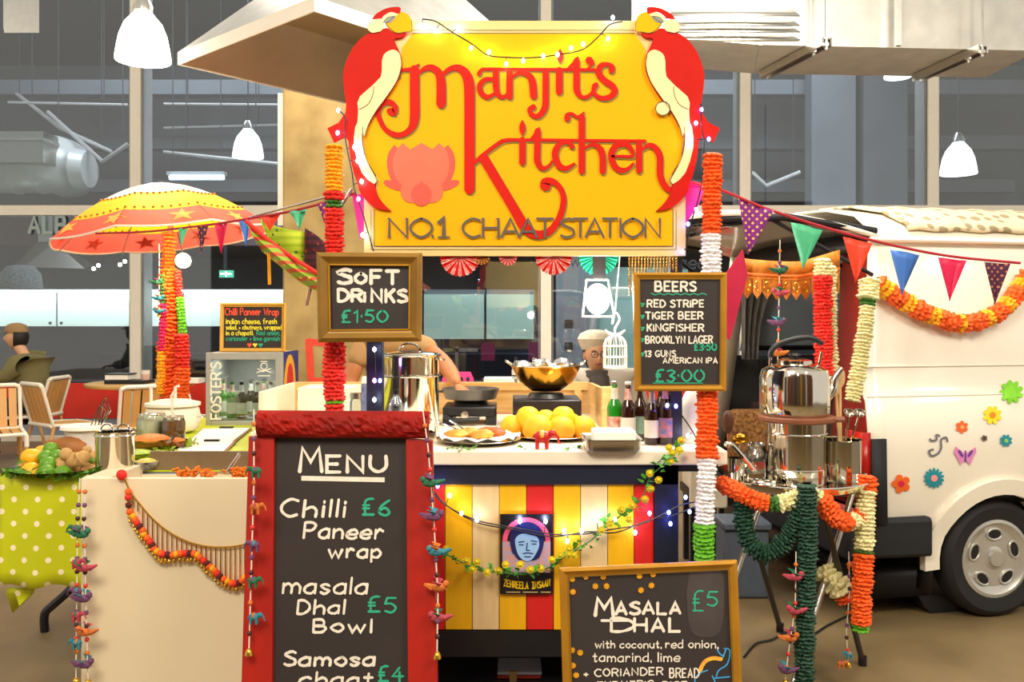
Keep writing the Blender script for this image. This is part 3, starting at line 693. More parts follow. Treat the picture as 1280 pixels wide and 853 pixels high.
part(po, 'title_lettering', g, mat('poster_yellow', '#f4c818', 0.4, var=0), sm=False)
g = G(); write(g, 'ABCDEF', 200, 200, 1, 1, fp) if False else None
for a, b in ((633, 650), (654, 672), (676, 688)): g.stroke([(a, 740.5), (b, 740.5)], 1.0, fp, 0.001)
part(po, 'credit_line', g, M_cream, sm=False)

# ---------------------------------------------------------------- chalkboards
M_slate = mat('chalkboard_slate', '#332a28', 0.65, var=0.10, scale=3)
M_chalk = mat('white_chalk', '#f4ead8', 0.8, var=0.08, scale=60)
M_chalkg = mat('green_chalk', '#2fb088', 0.8, var=0.08, scale=60)
M_gold = mat('gold_frame', '#c98e22', 0.35, 0.35, var=0.12, scale=8)
M_oldgold = mat('old_gold_frame', '#9c7226', 0.4, 0.3, var=0.15, scale=8)
def framed(t, quad, fr, fw, th, m_frame, m_slate, in_w=None, lipmat=None):
    """quad: px corners TL, TR, BR, BL; fw: frame width px"""
    c = [Vector(p) for p in quad]; cen = sum(c, Vector((0, 0))) / 4
    def inset(k):
        out = []
        for i in range(4):
            a = (c[(i + 1) % 4] - c[i]).normalized(); b = (c[i - 1] - c[i]).normalized()
            out.append(c[i] + (a + b) * k)
        return out
    i0 = c; i1 = inset(fw * 0.35); i2 = inset(fw * 0.75); i3 = inset(fw)
    part(t, 'slate', G().prism([tuple(p) for p in inset(fw * 0.8)], fr, -0.008, 0.001), m_slate, sm=False)
    for k in range(4):
        j = (k + 1) % 4
        v = []
        for q, o in ((i0, 0.0), (i0, th * 0.7), (i1, th), (i2, th * 0.6), (i3, th * 0.45), (i3, 0.0)):
            v += [fr(q[k].x, q[k].y, o - 0.004), fr(q[j].x, q[j].y, o - 0.004)]
        f = [(2 * a, 2 * a + 1, 2 * a + 3, 2 * a + 2) for a in range(5)] + [(10, 11, 1, 0), (0, 2, 4, 6, 8, 10), (1, 3, 5, 7, 9, 11)]
        part(t, 'frame_rail', G().add(v, f), m_frame, sm=False)
        lip = G().stroke([tuple(i3[k]), tuple(i3[j])], fw * 0.14, fr, th * 0.5, False)
        part(t, 'gilt_lip', lip, lipmat or m_frame, sm=False)
def chalk(t, lines, fr, o=0.003):
    for (txt, x, y, h, wd, m, kw) in lines:
        g = G(); kw = dict(kw); under = kw.pop('under', None)
        write(g, txt, x, y, h, wd, fr, o, jit=kw.pop('jit', 0.06), wob=kw.pop('wob', 0.35), **kw)
        part(t, 'chalk_writing', g, m, sm=False)
DSD = 3.3
f2 = upright(DSD)
t = thing('chalkboard', 'square gold framed chalkboard reading SOFT DRINKS below the left parrot', 'chalkboard', W(463, 428, DSD))
framed(t, [(397, 316), (528, 317), (527, 427), (399, 428)], f2, 15, 0.035, M_oldgold, M_slate, lipmat=M_gold)
chalk(t, [('S', 423, 354, 17, 5, M_chalk, {'width': 15}), ('O', 445, 354, 12, 4.2, M_chalk, {'width': 12}), ('FT', 464, 355, 16, 4.6, M_chalk, {'width': 34}), ('DR', 423, 377, 14, 4.4, M_chalk, {'width': 29}), ('i', 456, 377, 12, 4, M_chalk, {}), ('NKS', 465, 377, 15, 4.2, M_chalk, {'width': 43, 'rise': -0.02}),
          ('£1·50', 428, 403, 14, 2.6, M_chalkg, {'width': 56})], f2)
part(t, 'hanging_bracket', G().box(W(459, 420, DSD + 0.02), W(476, 330, DSD + 0.228)), M_navy)
t = thing('chalkboard', 'tall gold framed chalkboard listing BEERS on the right post', 'chalkboard', W(849, 488, DSD))
framed(t, [(791, 341), (908, 341), (907, 489), (793, 489)], f2, 8, 0.02, M_gold, M_slate, lipmat=M_oldgold)
chalk(t, [('BEERS', 819, 364, 11.5, 2.6, M_chalk, {'width': 50}), ('RED STRiPE', 809, 384, 8.5, 2.0, M_chalk, {'width': 70}), ('TiGER BEER', 807, 399, 8.5, 2.0, M_chalk, {'width': 71}),
          ('KiNGFiSHER', 809, 414, 8.5, 2.0, M_chalk, {'width': 70}), ('BROOKLYN LAGER', 807, 429, 8.5, 1.8, M_chalk, {'width': 83}), ('£3·50', 868, 438, 8, 1.9, M_chalkg, {'width': 27}), ('13 GUNS', 806, 446, 7.5, 1.7, M_chalk, {'width': 38}), ('AMERiCAN iPA', 829, 454, 6.5, 1.6, M_chalk, {'width': 67}),
          ('£3·00', 820, 477, 14, 2.4, M_chalkg, {'width': 59})], f2)
g = G(); g.stroke(smooth2([(814 + 5.3 * k, 367 + (1.8 if k % 2 else 0)) for k in range(14)], 3), 1.3, f2, 0.003); g.stroke([(816, 479), (878, 479)], 1.2, f2, 0.003)
for y in (380, 395, 410, 424, 442): g.stroke([(800.5, y), (804.5, y), (802.5, y + 3)], 2.6, f2, 0.003)
part(t, 'chalk_line', g, M_chalkg, sm=False)
part(t, 'hanging_bracket', G().box(W(839, 470, DSD + 0.02), W(852, 360, DSD + 0.228)), M_navy)
# masala dhal board, leaning back on the floor
pm = Vector((0.45, 2.78, 0.2)); fm = plane_fr(pm, (0.02, -1, 0.12))
t = thing('chalkboard', 'leaning gold framed chalkboard reading MASALA DHAL in front of the counter', 'chalkboard', fm(812, 906, 0))
framed(t, [(699, 710), (920, 700), (930, 952), (706, 958)], fm, 11, 0.025, M_gold, M_slate, lipmat=M_oldgold)
chalk(t, [('M', 744, 769, 21, 4.6, M_chalk, {'width': 22}), ('ASALA', 770, 768, 14, 3.8, M_chalk, {'width': 80, 'rise': 0.02, 'jit': 0.1}), ('D', 764, 789, 16, 3.6, M_chalk, {'width': 26}), ('-', 752, 779, 8, 3.2, M_chalk, {'width': 34}), ('HAL', 793, 789, 16, 3.6, M_chalk, {'width': 56}), ('£', 866, 763, 24, 2.2, M_chalkg, {'width': 12}), ('5', 884, 757, 17, 2.2, M_chalkg, {'width': 12}),
          ('with coconut,', 744, 810, 9, 1.5, M_chalk, {'width': 82}), ('red onion,', 832, 810, 10, 1.5, M_chalk, {'width': 65}), ('tamarind, lime', 741, 827, 11, 1.6, M_chalk, {'width': 108}),
          ('+ CORiANDER', 730, 846, 9, 1.8, M_chalk, {'width': 98, 'rise': 0.03}), ('BREAD', 837, 847, 11, 1.8, M_chalk, {'width': 36}), ('+ TURMERiC', 734, 862, 9, 1.8, M_chalk, {'width': 82, 'rise': 0.03}), ('RiCE', 828, 862, 10, 1.8, M_chalk, {'width': 30})], fm)
part(t, 'chalk_smear', G().flat(smooth2([(862, 712), (880, 708), (902, 716), (905, 745), (903, 780), (893, 796), (868, 794), (860, 775), (858, 740)], 3), fm, 0.0022), mat('chalk_smear', '#3c3432', 0.8, var=0.10, scale=9, col2='#4a4240'), sm=False)
g = G()
for q in ([(903, 822), (907, 812), (905, 811), (912, 813), (909, 830), (898, 838), (895, 846)], [(896, 812), (900, 818), (905, 820)], [(893, 848), (912, 846)], [(872, 862), (868, 850), (874, 842), (884, 838)], [(890, 845), (898, 862)]): g.stroke(smooth2(q, 3), 1.6, fm, 0.003)
part(t, 'chalk_elephant', g, mat('blue_chalk', '#3fa8e8', 0.8, var=0.05), sm=False)
g = G(); g.stroke(smooth2([(874, 840), (880, 828), (890, 823), (901, 824)], 3), 5, fm, 0.0032); part(t, 'chalk_saddle', g, mat('orange_chalk', '#f0762a', 0.8, var=0, scale=40, col2='#f4d040'), sm=False)
M_fl = mat('sticker_yellow', '#f0a818', 0.5, var=0.2, scale=60)
for x, y in [(715, 724), (732, 721), (754, 721), (744, 733), (758, 733), (716, 740), (799, 720), (816, 718), (814, 732), (801, 738), (715, 813), (725, 816), (716, 832), (720, 844)]:
    ps = []
    for k in range(16):
        a = 2 * PI * k / 16; r = 4.2 if k % 2 else 2.9
        ps.append((x + r * math.cos(a), y + r * math.sin(a)))
    part(t, 'flower_sticker', G().prism(ps, fm, 0.002, 0.006), M_fl, sm=False)
# menu board
pmn = Vector((-0.5, 2.86, 0.6)); fn = plane_fr(pmn, (0.0, -1, 0.10))
M_redw = mat('red_painted_wood', '#b01a0c', 0.5, var=0.14, scale=3, bump=0.25, stretch=(3, 3, 0.5))
mb = thing('menu_board', 'tall red framed chalkboard menu topped with a bark edged red log', 'chalkboard', fn(427, 985, 0))
part(mb, 'slate', G().prism([(340, 540), (512, 540), (513, 985), (334, 985)], fn, -0.012, 0.002), M_slate, sm=False)
for q in ([(313, 545), (345, 545), (341, 990), (300, 990)], [(508, 548), (541, 550), (550, 990), (512, 990)]):
    part(mb, 'frame_rail', G().prism(q, fn, -0.02, 0.022), M_redw, bev=0.004, sm=False)
for q in ([(318, 560), (330, 560), (318, 990), (306, 990)], [(522, 560), (534, 560), (548, 990), (536, 990)]):
    part(mb, 'rear_leg', G().prism([(a, b if b < 700 else 978) for a, b in q], plane_fr(pmn + Vector((0, 0.12, 0)), (0, -1, -0.12)), -0.02, 0.0), M_redw, sm=False)
g = G(); nx, ny = 60, 12; rr = random.Random(3)
for j in range(ny + 1):
    a = PI * j / ny
    for i in range(nx + 1):
        x = 325 + 212 * i / nx; yc = 530 + 1.2 * i / nx; k = rr.uniform(-1, 1) * 0.10 * math.sin(a)
        ridge = 0.07 * math.sin(i * 0.9 + j * 1.7) * math.sin(i * 0.31 + 2) + (-0.16 if (math.sin(i * 0.45 + 3 * math.sin(j * 0.8)) > 0.86 and 3 < j < 10) else 0)
        r = (1 + k + ridge)
        yy = yc - math.cos(a) * 17 * (1 + 0.3 * k) ; oo = 0.02 + math.sin(a) * 0.034 * r
        g.v.append(fn(x, yy, oo))
for j in range(ny):
    for i in range(nx):
        a = j * (nx + 1) + i; g.f.append((a, a + 1, a + nx + 2, a + nx + 1))
g.f.append(tuple(j * (nx + 1) for j in range(ny + 1))); g.f.append(tuple(j * (nx + 1) + nx for j in range(ny + 1))[::-1])
part(mb, 'bark_log', g, mat('red_bark', '#a8180c', 0.6, spec=.2, var=0.25, scale=7, bump=0.6, stretch=(1, 1, 3), col2='#7a1208'), sm=False)
part(mb, 'log_back', G().prism([(325, 513), (537, 515), (536, 546), (327, 546)], fn, 0.0, 0.019), M_redw, sm=False)
chalk(mb, [('M', 375, 589, 29, 4.6, M_chalk, {'width': 27}), ('ENU', 409, 590, 20, 4.2, M_chalk, {'width': 74}),
           ('Chilli', 352, 646, 21, 3.6, M_chalk, {'width': 78, 'slant': 0.12}), ('£6', 454, 644, 19, 3.0, M_chalkg, {'width': 33}), ('Paneer', 380, 673, 19, 3.4, M_chalk, {'width': 98, 'slant': 0.1}), ('wrap', 411, 697, 17, 3.4, M_chalk, {'width': 64, 'slant': 0.05}),
           ('masala', 354, 742, 20, 3.2, M_chalk, {'width': 104, 'slant': 0.1}), ('Dhal', 372, 767, 17, 3.2, M_chalk, {'width': 58, 'slant': 0.1}), ('£5', 461, 765, 18, 2.8, M_chalkg, {'width': 34}), ('Bowl', 392, 790, 16, 3.4, M_chalk, {'width': 72, 'slant': 0.05}),
           ('Samosa', 356, 832, 17, 3.6, M_chalk, {'width': 111, 'slant': 0.1}), ('chaat', 375, 857, 17, 3.4, M_chalk, {'width': 90, 'slant': 0.1}), ('£4', 474, 852, 18, 3.0, M_chalkg, {'width': 30})], fn, 0.004)
g = G(); g.stroke([(377, 598), (481, 600)], 6, fn, 0.004, False); part(mb, 'chalk_underline', g, M_chalk, sm=False)

# ---------------------------------------------------------------- white display box on the left
DB = 3.12
xb0, xb1 = X(101, DB), X(345, DB)
zbx = Z(598, DB)
M_offw = mat('off_white_paint', '#f2e0bc', 0.45, var=0.05, scale=2)
bx = thing('display_box', 'large plain cream plywood box between dotted table and menu board', 'box', ((xb0 + xb1) / 2, 3.3, 0))
yb = dz(580, zbx)
part(bx, 'front_panel', G().box((xb0, DB, 0), (xb1, DB + 0.02, zbx)), M_offw, bev=0.003)
part(bx, 'side_panel', G().box((xb0, DB + 0.021, 0), (xb0 + 0.09, yb, zbx)), M_offw, bev=0.003)
part(bx, 'side_panel', G().box((xb1 - 0.03, DB + 0.021, 0), (xb1, yb, zbx)), M_offw)
part(bx, 'back_panel', G().box((xb0 + 0.091, yb - 0.02, 0), (xb1 - 0.031, yb, zbx - 0.04)), M_offw)
part(bx, 'inner_floor', G().box((xb0 + 0.091, DB + 0.021, zbx - 0.12), (xb1 - 0.031, yb - 0.021, zbx - 0.1)), M_offw)
# ================================================================ table with dotted cloth on the left
def dots_mat(name, base, dot, sc_, thr=0.22, rough=0.75):
    m = bpy.data.materials.new(name); m.use_nodes = True; nt = m.node_tree; N = nt.nodes; L = nt.links
    b = N['Principled BSDF']; b.inputs['Roughness'].default_value = rough
    tc = N.new('ShaderNodeTexCoord'); mp = N.new('ShaderNodeMapping'); mp.inputs['Scale'].default_value = (sc_, sc_, sc_)
    mp.inputs['Rotation'].default_value = (0, PI / 4, 0)
    v = N.new('ShaderNodeTexVoronoi'); v.inputs['Randomness'].default_value = 0.0; v.inputs['Scale'].default_value = 1.0
    L.new(tc.outputs['Object'], mp.inputs[0])
    sx = N.new('ShaderNodeSeparateXYZ'); cx = N.new('ShaderNodeCombineXYZ'); L.new(mp.outputs[0], sx.inputs[0]); L.new(sx.outputs[0], cx.inputs[0]); L.new(sx.outputs[2], cx.inputs[2])
    L.new(cx.outputs[0], v.inputs['Vector'])
    lt = N.new('ShaderNodeMath'); lt.operation = 'LESS_THAN'; lt.inputs[1].default_value = thr; L.new(v.outputs['Distance'], lt.inputs[0])
    mx = N.new('ShaderNodeMix'); mx.data_type = 'RGBA'; mx.inputs[6].default_value = lin(base); mx.inputs[7].default_value = lin(dot)
    L.new(lt.outputs[0], mx.inputs[0]); L.new(mx.outputs[2], b.inputs['Base Color']); MATS[name] = m
    return m
M_dotcloth = dots_mat('dotted_oilcloth', '#c6cc0c', '#fff2c8', 15.5, 0.17, 0.5)
M_limecloth = mat('lime_cloth', '#c8d40c', 0.5, var=0.08, scale=5)
ZTB = Z(597, 3.30)
tb = thing('trestle_table', 'long folding table under the dotted lime cloth with dark bent legs', 'table', (-1.6, 4.3, 0))
part(tb, 'tabletop', G().box((-1.93, 3.36, ZTB - 0.035), (-1.545, yb + .012, ZTB - 0.006)).box((-1.93, yb + .012, ZTB - 0.035), (-1.12, 5.28, ZTB - 0.006)), M_greyp)
for (x, y) in ((-1.86, 5.0),):
    part(tb, 'leg', G().tube([(x, y, ZTB - 0.04), (x, y, 0.06), (x, y, 0.0)], 0.018, 8), M_black)
lp = S(92, 737, 0.30); lf = S(56, 790, 0.0)
part(tb, 'leg', G().tube(smooth2([(-1.78, 4.25, ZTB - 0.04), (-1.80, 4.2, 0.5), tuple(W(92, 733, 4.12)), tuple(W(66, 757, 4.12)), tuple(W(56, 768, 4.12)), tuple(W(56, 790, 4.12))], 4), 0.020, 8), M_black)
part(tb, 'leg', G().tube([(-1.3, 5.1, ZTB - 0.04), (-1.3, 5.1, 0)], 0.018, 8), M_black)
g = G(); n = 16; zb0 = Z(737, 3.3)
for j in range(9):
    for i in range(n + 1):
        x = -1.95 + 0.412 * i / n; t_ = j / 8
        z = ZTB + 0.002 - (ZTB - zb0) * t_ + (0.008 * math.sin(i * 0.9) * t_)
        g.v.append(Vector((x, 3.345 - 0.02 * t_ + 0.008 * math.sin(i * 0.8) * t_, z)))
for j in range(8):
    for i in range(n): a = j * (n + 1) + i; g.f.append((a, a + 1, a + n + 2, a + n + 1))
cl = thing('tablecloth', 'lime green oilcloth with white dots hanging over the left table', 'tablecloth', (-1.8, 3.4, ZTB), )
part(cl, 'front_drop', g, M_dotcloth, solid=0.002)
part(cl, 'cloth_top', G().box((-1.95, 3.345, ZTB - 0.004), (-1.54, yb + .012, ZTB + 0.001)).box((-1.95, yb + .012, ZTB - 0.004), (-1.105, 5.29, ZTB + 0.001)), M_limecloth, sm=False)
part(cl, 'hanging_corner', G().add([W(8, 735, 3.36), W(44, 735, 3.36), W(42, 742, 3.37), W(16, 767, 3.38), W(8, 742, 3.37)], [(0, 1, 2, 3, 4)]), M_dotcloth, solid=0.002)
def on_table(px, py): return S(px, py, ZTB + 0.002)

# ---- generic vessels
M_glassv = glassmat('clear_glass', '#eef6f2', 0.06, 0.92)
M_water = glassmat('clear_plastic', '#e6f0f4', 0.10, 0.85)
def vessel(name, label, cat, base, prof, m, group=None, extra=None, seg=24, solid=0.003, partname='body'):
    t = thing(name, label, cat, base, group)
    part(t, partname, G().lathe(prof, base, seg), m, solid=solid)
    return t
def wire_handle(t, base, r, z, m, a0=0, out=0.03, n=2):
    for k in range(n):
        a = a0 + PI * k
        c = Vector(base) + Vector((math.cos(a) * r, math.sin(a) * r, z)); d = Vector((math.cos(a), math.sin(a), 0)); e = Vector((-math.sin(a), math.cos(a), 0))
        part(t, 'handle', G().tube(smooth2([c - e * 0.03, c - e * 0.03 + d * out, c + e * 0.03 + d * out, c + e * 0.03], 4), 0.004, 6), m)

# citrus platter
M_lemon = mat('lemon_skin', '#eeb000', 0.45, var=0.06, scale=30, bump=0.15)
M_lime = mat('lime_skin', '#6fa010', 0.4, var=0.15, scale=10, bump=0.12, col2='#4a8208')
M_ging = mat('ginger_root', '#d6a866', 0.75, var=0.14, scale=14, bump=0.3)
M_leaf = mat('herb_green', '#5f9a20', 0.6, var=0.2, scale=14)
pc = on_table(78, 588)
t = vessel('platter', 'round steel platter holding citrus and ginger at the left table edge', 'platter', pc, [(0.0, 0.004), (0.11, 0.004), (0.185, 0.018), (0.19, 0.018), (0.112, 0), (0.0, 0)], M_chrome, solid=0, partname='dish')
def citrus(px, py, d, rpx, m, kind, label, el=1.15):
    r = rpx / F * d
    t = thing(kind, label, 'fruit', W(px, py + rpx, d), kind + 's on the platter')
    c = W(px, py, d)
    rot = Euler((R.uniform(-.5, .5), R.uniform(-.4, .4), R.uniform(0, 3))).to_matrix()
    part(t, 'skin', G().ell(c, (r * el, r, r), 16, rot).ell(c + rot @ Vector((r * el * 0.98, 0, 0)), (r * 0.22, r * 0.2, r * 0.2), 8, rot), m)
    part(t, 'stem_scar', G().ell(c + rot @ Vector((-r * el, 0, 0)), (r * 0.06, r * 0.16, r * 0.16), 8, rot), M_leaf)
dp = pc.y
for px, py, dd_, rp, lb in [(40, 573, .02, 12, 'lemon at the upper left of the citrus heap'), (30, 585, .05, 9, 'lemon half hidden at the left rim of the platter'), (39, 589, -.04, 11, 'lemon at the front left of the citrus heap'), (53, 566, .10, 9, 'lemon peeking out behind the limes')]:
    citrus(px, py, dp + dd_, rp, M_lemon, 'lemon', lb)
for px, py, dd_, rp, lb in [(57, 572, .0, 9, 'lime at the upper left beside the lemons'), (63, 562, .05, 9, 'topmost lime of the heap'), (71, 571, .0, 9, 'lime at the upper right beside the ginger'), (60, 581, -.05, 10, 'lime in the middle of the heap'), (58, 591, -.09, 10, 'lime at the front middle of the platter'), (78, 592, -.08, 10, 'lime at the front right under the ginger')]:
    citrus(px, py, dp + dd_, rp, M_lime, 'lime', lb, 1.05)
for i, (pts, rr_, lb) in enumerate([([(75, 583), (84, 574), (96, 577), (104, 572)], .032, 'knobbly ginger root lying on the limes'), ([(88, 592), (100, 588), (114, 584), (122, 588)], .028, 'ginger root at the right rim of the platter'), ([(98, 574), (110, 569), (120, 573)], .024, 'small ginger root behind the bigger ones')]):
    pth = [W(x, y, dp - 0.02 + 0.04 * i) for x, y in pts]
    g = G().tube(smooth2([tuple(p) for p in pth], 4), [rr_ * (0.75 + 0.25 * math.sin(k * 1.3)) for k in range(4 * (len(pts) - 1) + 1)], 10)
    g.ell(pth[0], rr_ * 0.9, 10).ell(pth[-1], rr_ * 0.85, 10).ell(pth[1] + Vector((0, -0.01, 0.02)), rr_ * 0.8, 10)
    single('ginger_root', g, M_ging, lb, 'root', 'ginger on the platter')
t = thing('gourd', 'brown pear shaped gourd lying behind the citrus', 'gourd', W(90, 570, dp + .13))
gc = W(90, 560, dp + .13)
part(t, 'body', G().lathe([(0.0, -0.062), (0.03, -0.055), (0.05, -0.025), (0.048, 0.01), (0.035, 0.045), (0.024, 0.07), (0.015, 0.1), (0.0, 0.104)], gc, 20, Euler((0, -1.38, 0.1)).to_matrix()), mat('gourd_brown', '#a8672a', 0.6, var=0.15, scale=8, bump=0.2))
part(t, 'seam', G().tube([gc + Euler((0, -1.38, 0.1)).to_matrix() @ Vector((0, 0.051 * math.cos(a), 0.051 * math.sin(a))) for a in [k * PI / 8 for k in range(17)]], 0.002, 4), M_ging)
def leaves(parent, pts, m, n, rad, sz, nm='leaf', rnd=random.Random(5)):
    g0 = G().add([(0, 0, 0), (sz * .35, sz * .3, sz * .1), (0, sz, 0), (-sz * .35, sz * .3, sz * .1)], [(0, 1, 2), (0, 2, 3)])
    me = mesh_of(nm, g0, m, False)
    for k in range(n):
        p = pts[rnd.randrange(len(pts))]
        q = Vector(p) + Vector((rnd.uniform(-1, 1), rnd.uniform(-1, 1), rnd.uniform(-.4, .6))) * rad
        mm = Matrix.Translation(q) @ Euler((rnd.uniform(-1, 1), rnd.uniform(-1, 1), rnd.uniform(0, 6.3))).to_matrix().to_4x4()
        inst(parent, nm, me, mm @ Matrix.Scale(rnd.uniform(.7, 1.3), 4))
t = thing('herb_garnish', 'ring of green herb leaves around the citrus platter', 'herbs', pc)
leaves(t, [W(14 + 9 * k, 592 + (4 if 3 < k < 11 else 0), dp - .12) for k in range(13)] + [W(26, 576, dp)], M_leaf, 90, 0.02, 0.032)

# pots and jars on the table, px centre, py base, width, height in px, depth on table from row
def canister(px, py, wpx, hpx, label, m=M_chrome, name='steel_canister', cat='pot', lidh=0.0, wide=1.0, group=None, z=None):
    b = S(px, py, ZTB + 0.002 if z is None else z); r = wpx / 2 / F * b.y; h = hpx / F * b.y
    return thing(name, label, cat, b, group), b, r, h
t, b, r, h = canister(144, 592, 46, 52, 'shiny steel canister with wire hoops behind the box corner')
part(t, 'body', G().lathe([(r * .97, 0), (r, 0.01), (r, h), (r * 1.04, h + .004), (r * .95, h), (r * .93, 0.015), (0, 0.015)], b, 28), M_chrome)
part(t, 'rim', G().tube([b + Vector((r * 1.02 * math.cos(a), r * 1.02 * math.sin(a), h * .93)) for a in [k * PI / 12 for k in range(24)]], 0.004, 6, True), M_chrome)
for sx in (-1, 1): part(t, 'wire_hoop', G().tube([b + Vector((sx * r * .45 + r * .35 * math.cos(a), 0, h + r * .42 * math.sin(a))) for a in [k * PI / 8 for k in range(9)]], 0.003, 6), M_chrome)
t, b, r, h = canister(108, 578, 56, 46, 'white round tub under a flat white plate behind the gourd', name='white_tub', cat='tub')
part(t, 'body', G().lathe([(r * .72, 0), (r * .78, h * .5), (r * .92, h * .92)], b, 24), mat('frosted_tub', '#e8e2da', 0.3, var=0.1, scale=14, bump=.2), solid=0.003)
part(t, 'lid', G().lathe([(0, h), (r * 1.05, h), (r * 1.08, h * .92), (r * .95, h * .92)], b, 24), M_white)
g = G()
for k in range(3): g.tube([b + Vector((.02 + .015 * k, 0, h)), b + Vector((.05 + .012 * k, .01, h + .08 + .02 * k)), b + Vector((.075 + .01 * k, .01, h + .06)), b + Vector((.06, 0, h))], .003, 6)
part(t, 'wire_whisk', g, M_chrome)
# big white lidded crock
t, b, r, h = canister(216, 541, 68, 34, 'large white lidded tureen with ladles on the lime cloth', name='tureen', cat='pot')
part(t, 'body', G().lathe([(r * .6, 0), (r * .85, h * .12), (r * 1.0, h * .5), (r * .92, h * .9), (r * .75, h)], b, 28), M_white, solid=.003)
part(t, 'lid', G().lathe([(r * .98, h * 1.0), (r * .98, h * 1.1), (r * .5, h * 1.22), (0, h * 1.24)], b, 28), M_white)
for dx in (-.09, .035):
    part(t, 'ladle_handle', G().tube([b + Vector((dx, -r * .4, h * .9)), b + Vector((dx, -r * .4, h * 1.7)), b + Vector((dx + .02, -r * .4, h * 1.75))], .008, 8), M_white)
wire_handle(t, b, r * .95, h * .6, M_chrome)
def jar(px, py, wpx, hpx, label, fill, fh=.6, lid=None, tap=0.85):
    t, b, r, h = canister(px, py, wpx, hpx, label, name='glass_jar', cat='jar', group='chutney jars on the table')
    part(t, 'glass', G().lathe([(r * tap, 0), (r, h * .2), (r, h * .8), (r * tap, h), (r * tap * .96, h)], b, 20), M_glassv, solid=.0)
    part(t, 'contents', G().lathe([(0, .004), (r * tap * .93, .004), (r * .95, h * .2), (r * .95, h * fh), (0, h * fh)], b, 20), fill)
    part(t, 'rim', G().tube([b + Vector((r * tap * math.cos(a), r * tap * math.sin(a), h)) for a in [k * PI / 10 for k in range(20)]], .003, 6, True), M_chrome)
    return t, b, r, h
M_yog = mat('yoghurt', '#f4eed2', .5, var=.04); M_orange = mat('carrot_orange', '#f07c14', .6, var=.15, scale=40, bump=.4); M_ltgreen = mat('lettuce_green', '#a8c030', .6, var=.2, scale=20, bump=.4); M_brown = mat('chutney_brown', '#a8743c', .6, var=.2, scale=30)
jar(190, 556, 36, 38, 'glass jar of pale yoghurt with a white spoon on the table', M_yog, .8)
t, b, r, h = jar(217, 558, 28, 37, 'glass jar of brown chutney right of the yoghurt jar', M_brown, .85)
part(t, 'spoon', G().tube([b + Vector((0, 0, h * .6)), b + Vector((-.01, 0, h * 1.7)), b + Vector((.01, 0, h * 1.9))], .007, 8), M_white)
def bowl(px, py, wpx, label, fill, hr=.5, m=None, z=None, name='glass_bowl', grp='salad bowls on the table'):
    b = S(px, py, ZTB + .002 if z is None else z); r = wpx / 2 / F * b.y; h = r * hr * 1.3
    t = thing(name, label, 'bowl', b, grp)
    part(t, 'bowl', G().lathe([(r * .4, 0), (r * .8, h * .4), (r, h), (r * .97, h), (r * .76, h * .45), (r * .36, .004), (0, .004)], b, 22), m or M_glassv)
    part(t, 'contents', G().ell(b + Vector((0, 0, h * .75)), (r * .9, r * .9, h * .55), 16), fill)
    return t, b, r, h
bowl(188, 567, 58, 'wide glass bowl of grated orange carrot on the table', M_orange)
t, b, r, h = bowl(216, 563, 38, 'smaller glass bowl of grated carrot beside the wide one', M_orange)
bowl(172, 577, 44, 'low bowl of pale green leaves behind the steel canister', M_ltgreen, .4)
bowl(180, 545, 30, 'small bowl of yellow lemon wedges beside the yoghurt jar', M_lemon, .5)
t = thing('leaf_scatter', 'loose green salad leaves spread over the lime cloth', 'leaves', on_table(200, 575)); leaves(t, [on_table(176 + 5 * k, 579 - 1.5 * k) + Vector((0, 0, .02)) for k in range(14)], M_ltgreen, 50, .03, .045)
# clipboards
for (q, lb) in (([(232, 575), (311, 548), (318, 538), (250, 553)], 0),):
    pass
M_paper = mat('paper', '#fff8e8', .7, var=.02); M_clip = mat('brown_clipboard', '#8a5a34', .5, var=.08)
for q, lb in (([(198, 577), (266, 577), (292, 553), (238, 553)], 'brown clipboard with white paper nearest the display box'), ([(236, 553), (290, 553), (312, 536), (254, 537)], 'white open order pad behind the brown clipboard')):
    z0 = ZTB + .012
    v = [S(x, y, z0) for x, y in q]
    cc = sum(v, Vector()) / 4
    t = thing('clipboard', lb, 'clipboard', Vector((cc.x, cc.y, ZTB + .002)))
    k = 1.08
    part(t, 'board', G().add([cc + (p - cc) * k + Vector((0, 0, -.008)) for p in v] + [cc + (p - cc) * k + Vector((0, 0, -.001)) for p in v], [(3, 2, 1, 0), (4, 5, 6, 7), (0, 1, 5, 4), (1, 2, 6, 5), (2, 3, 7, 6), (3, 0, 4, 7)]), M_clip, sm=False)
    part(t, 'paper', G().add([p for p in v] + [p + Vector((0, 0, .004)) for p in v], [(3, 2, 1, 0), (4, 5, 6, 7), (0, 1, 5, 4), (1, 2, 6, 5), (2, 3, 7, 6), (3, 0, 4, 7)]), M_paper, sm=False)
    e = (v[2] + v[3]) / 2; part(t, 'clip', G().cbox(e + Vector((0, 0, .008)), (.07, .02, .01)), M_black)
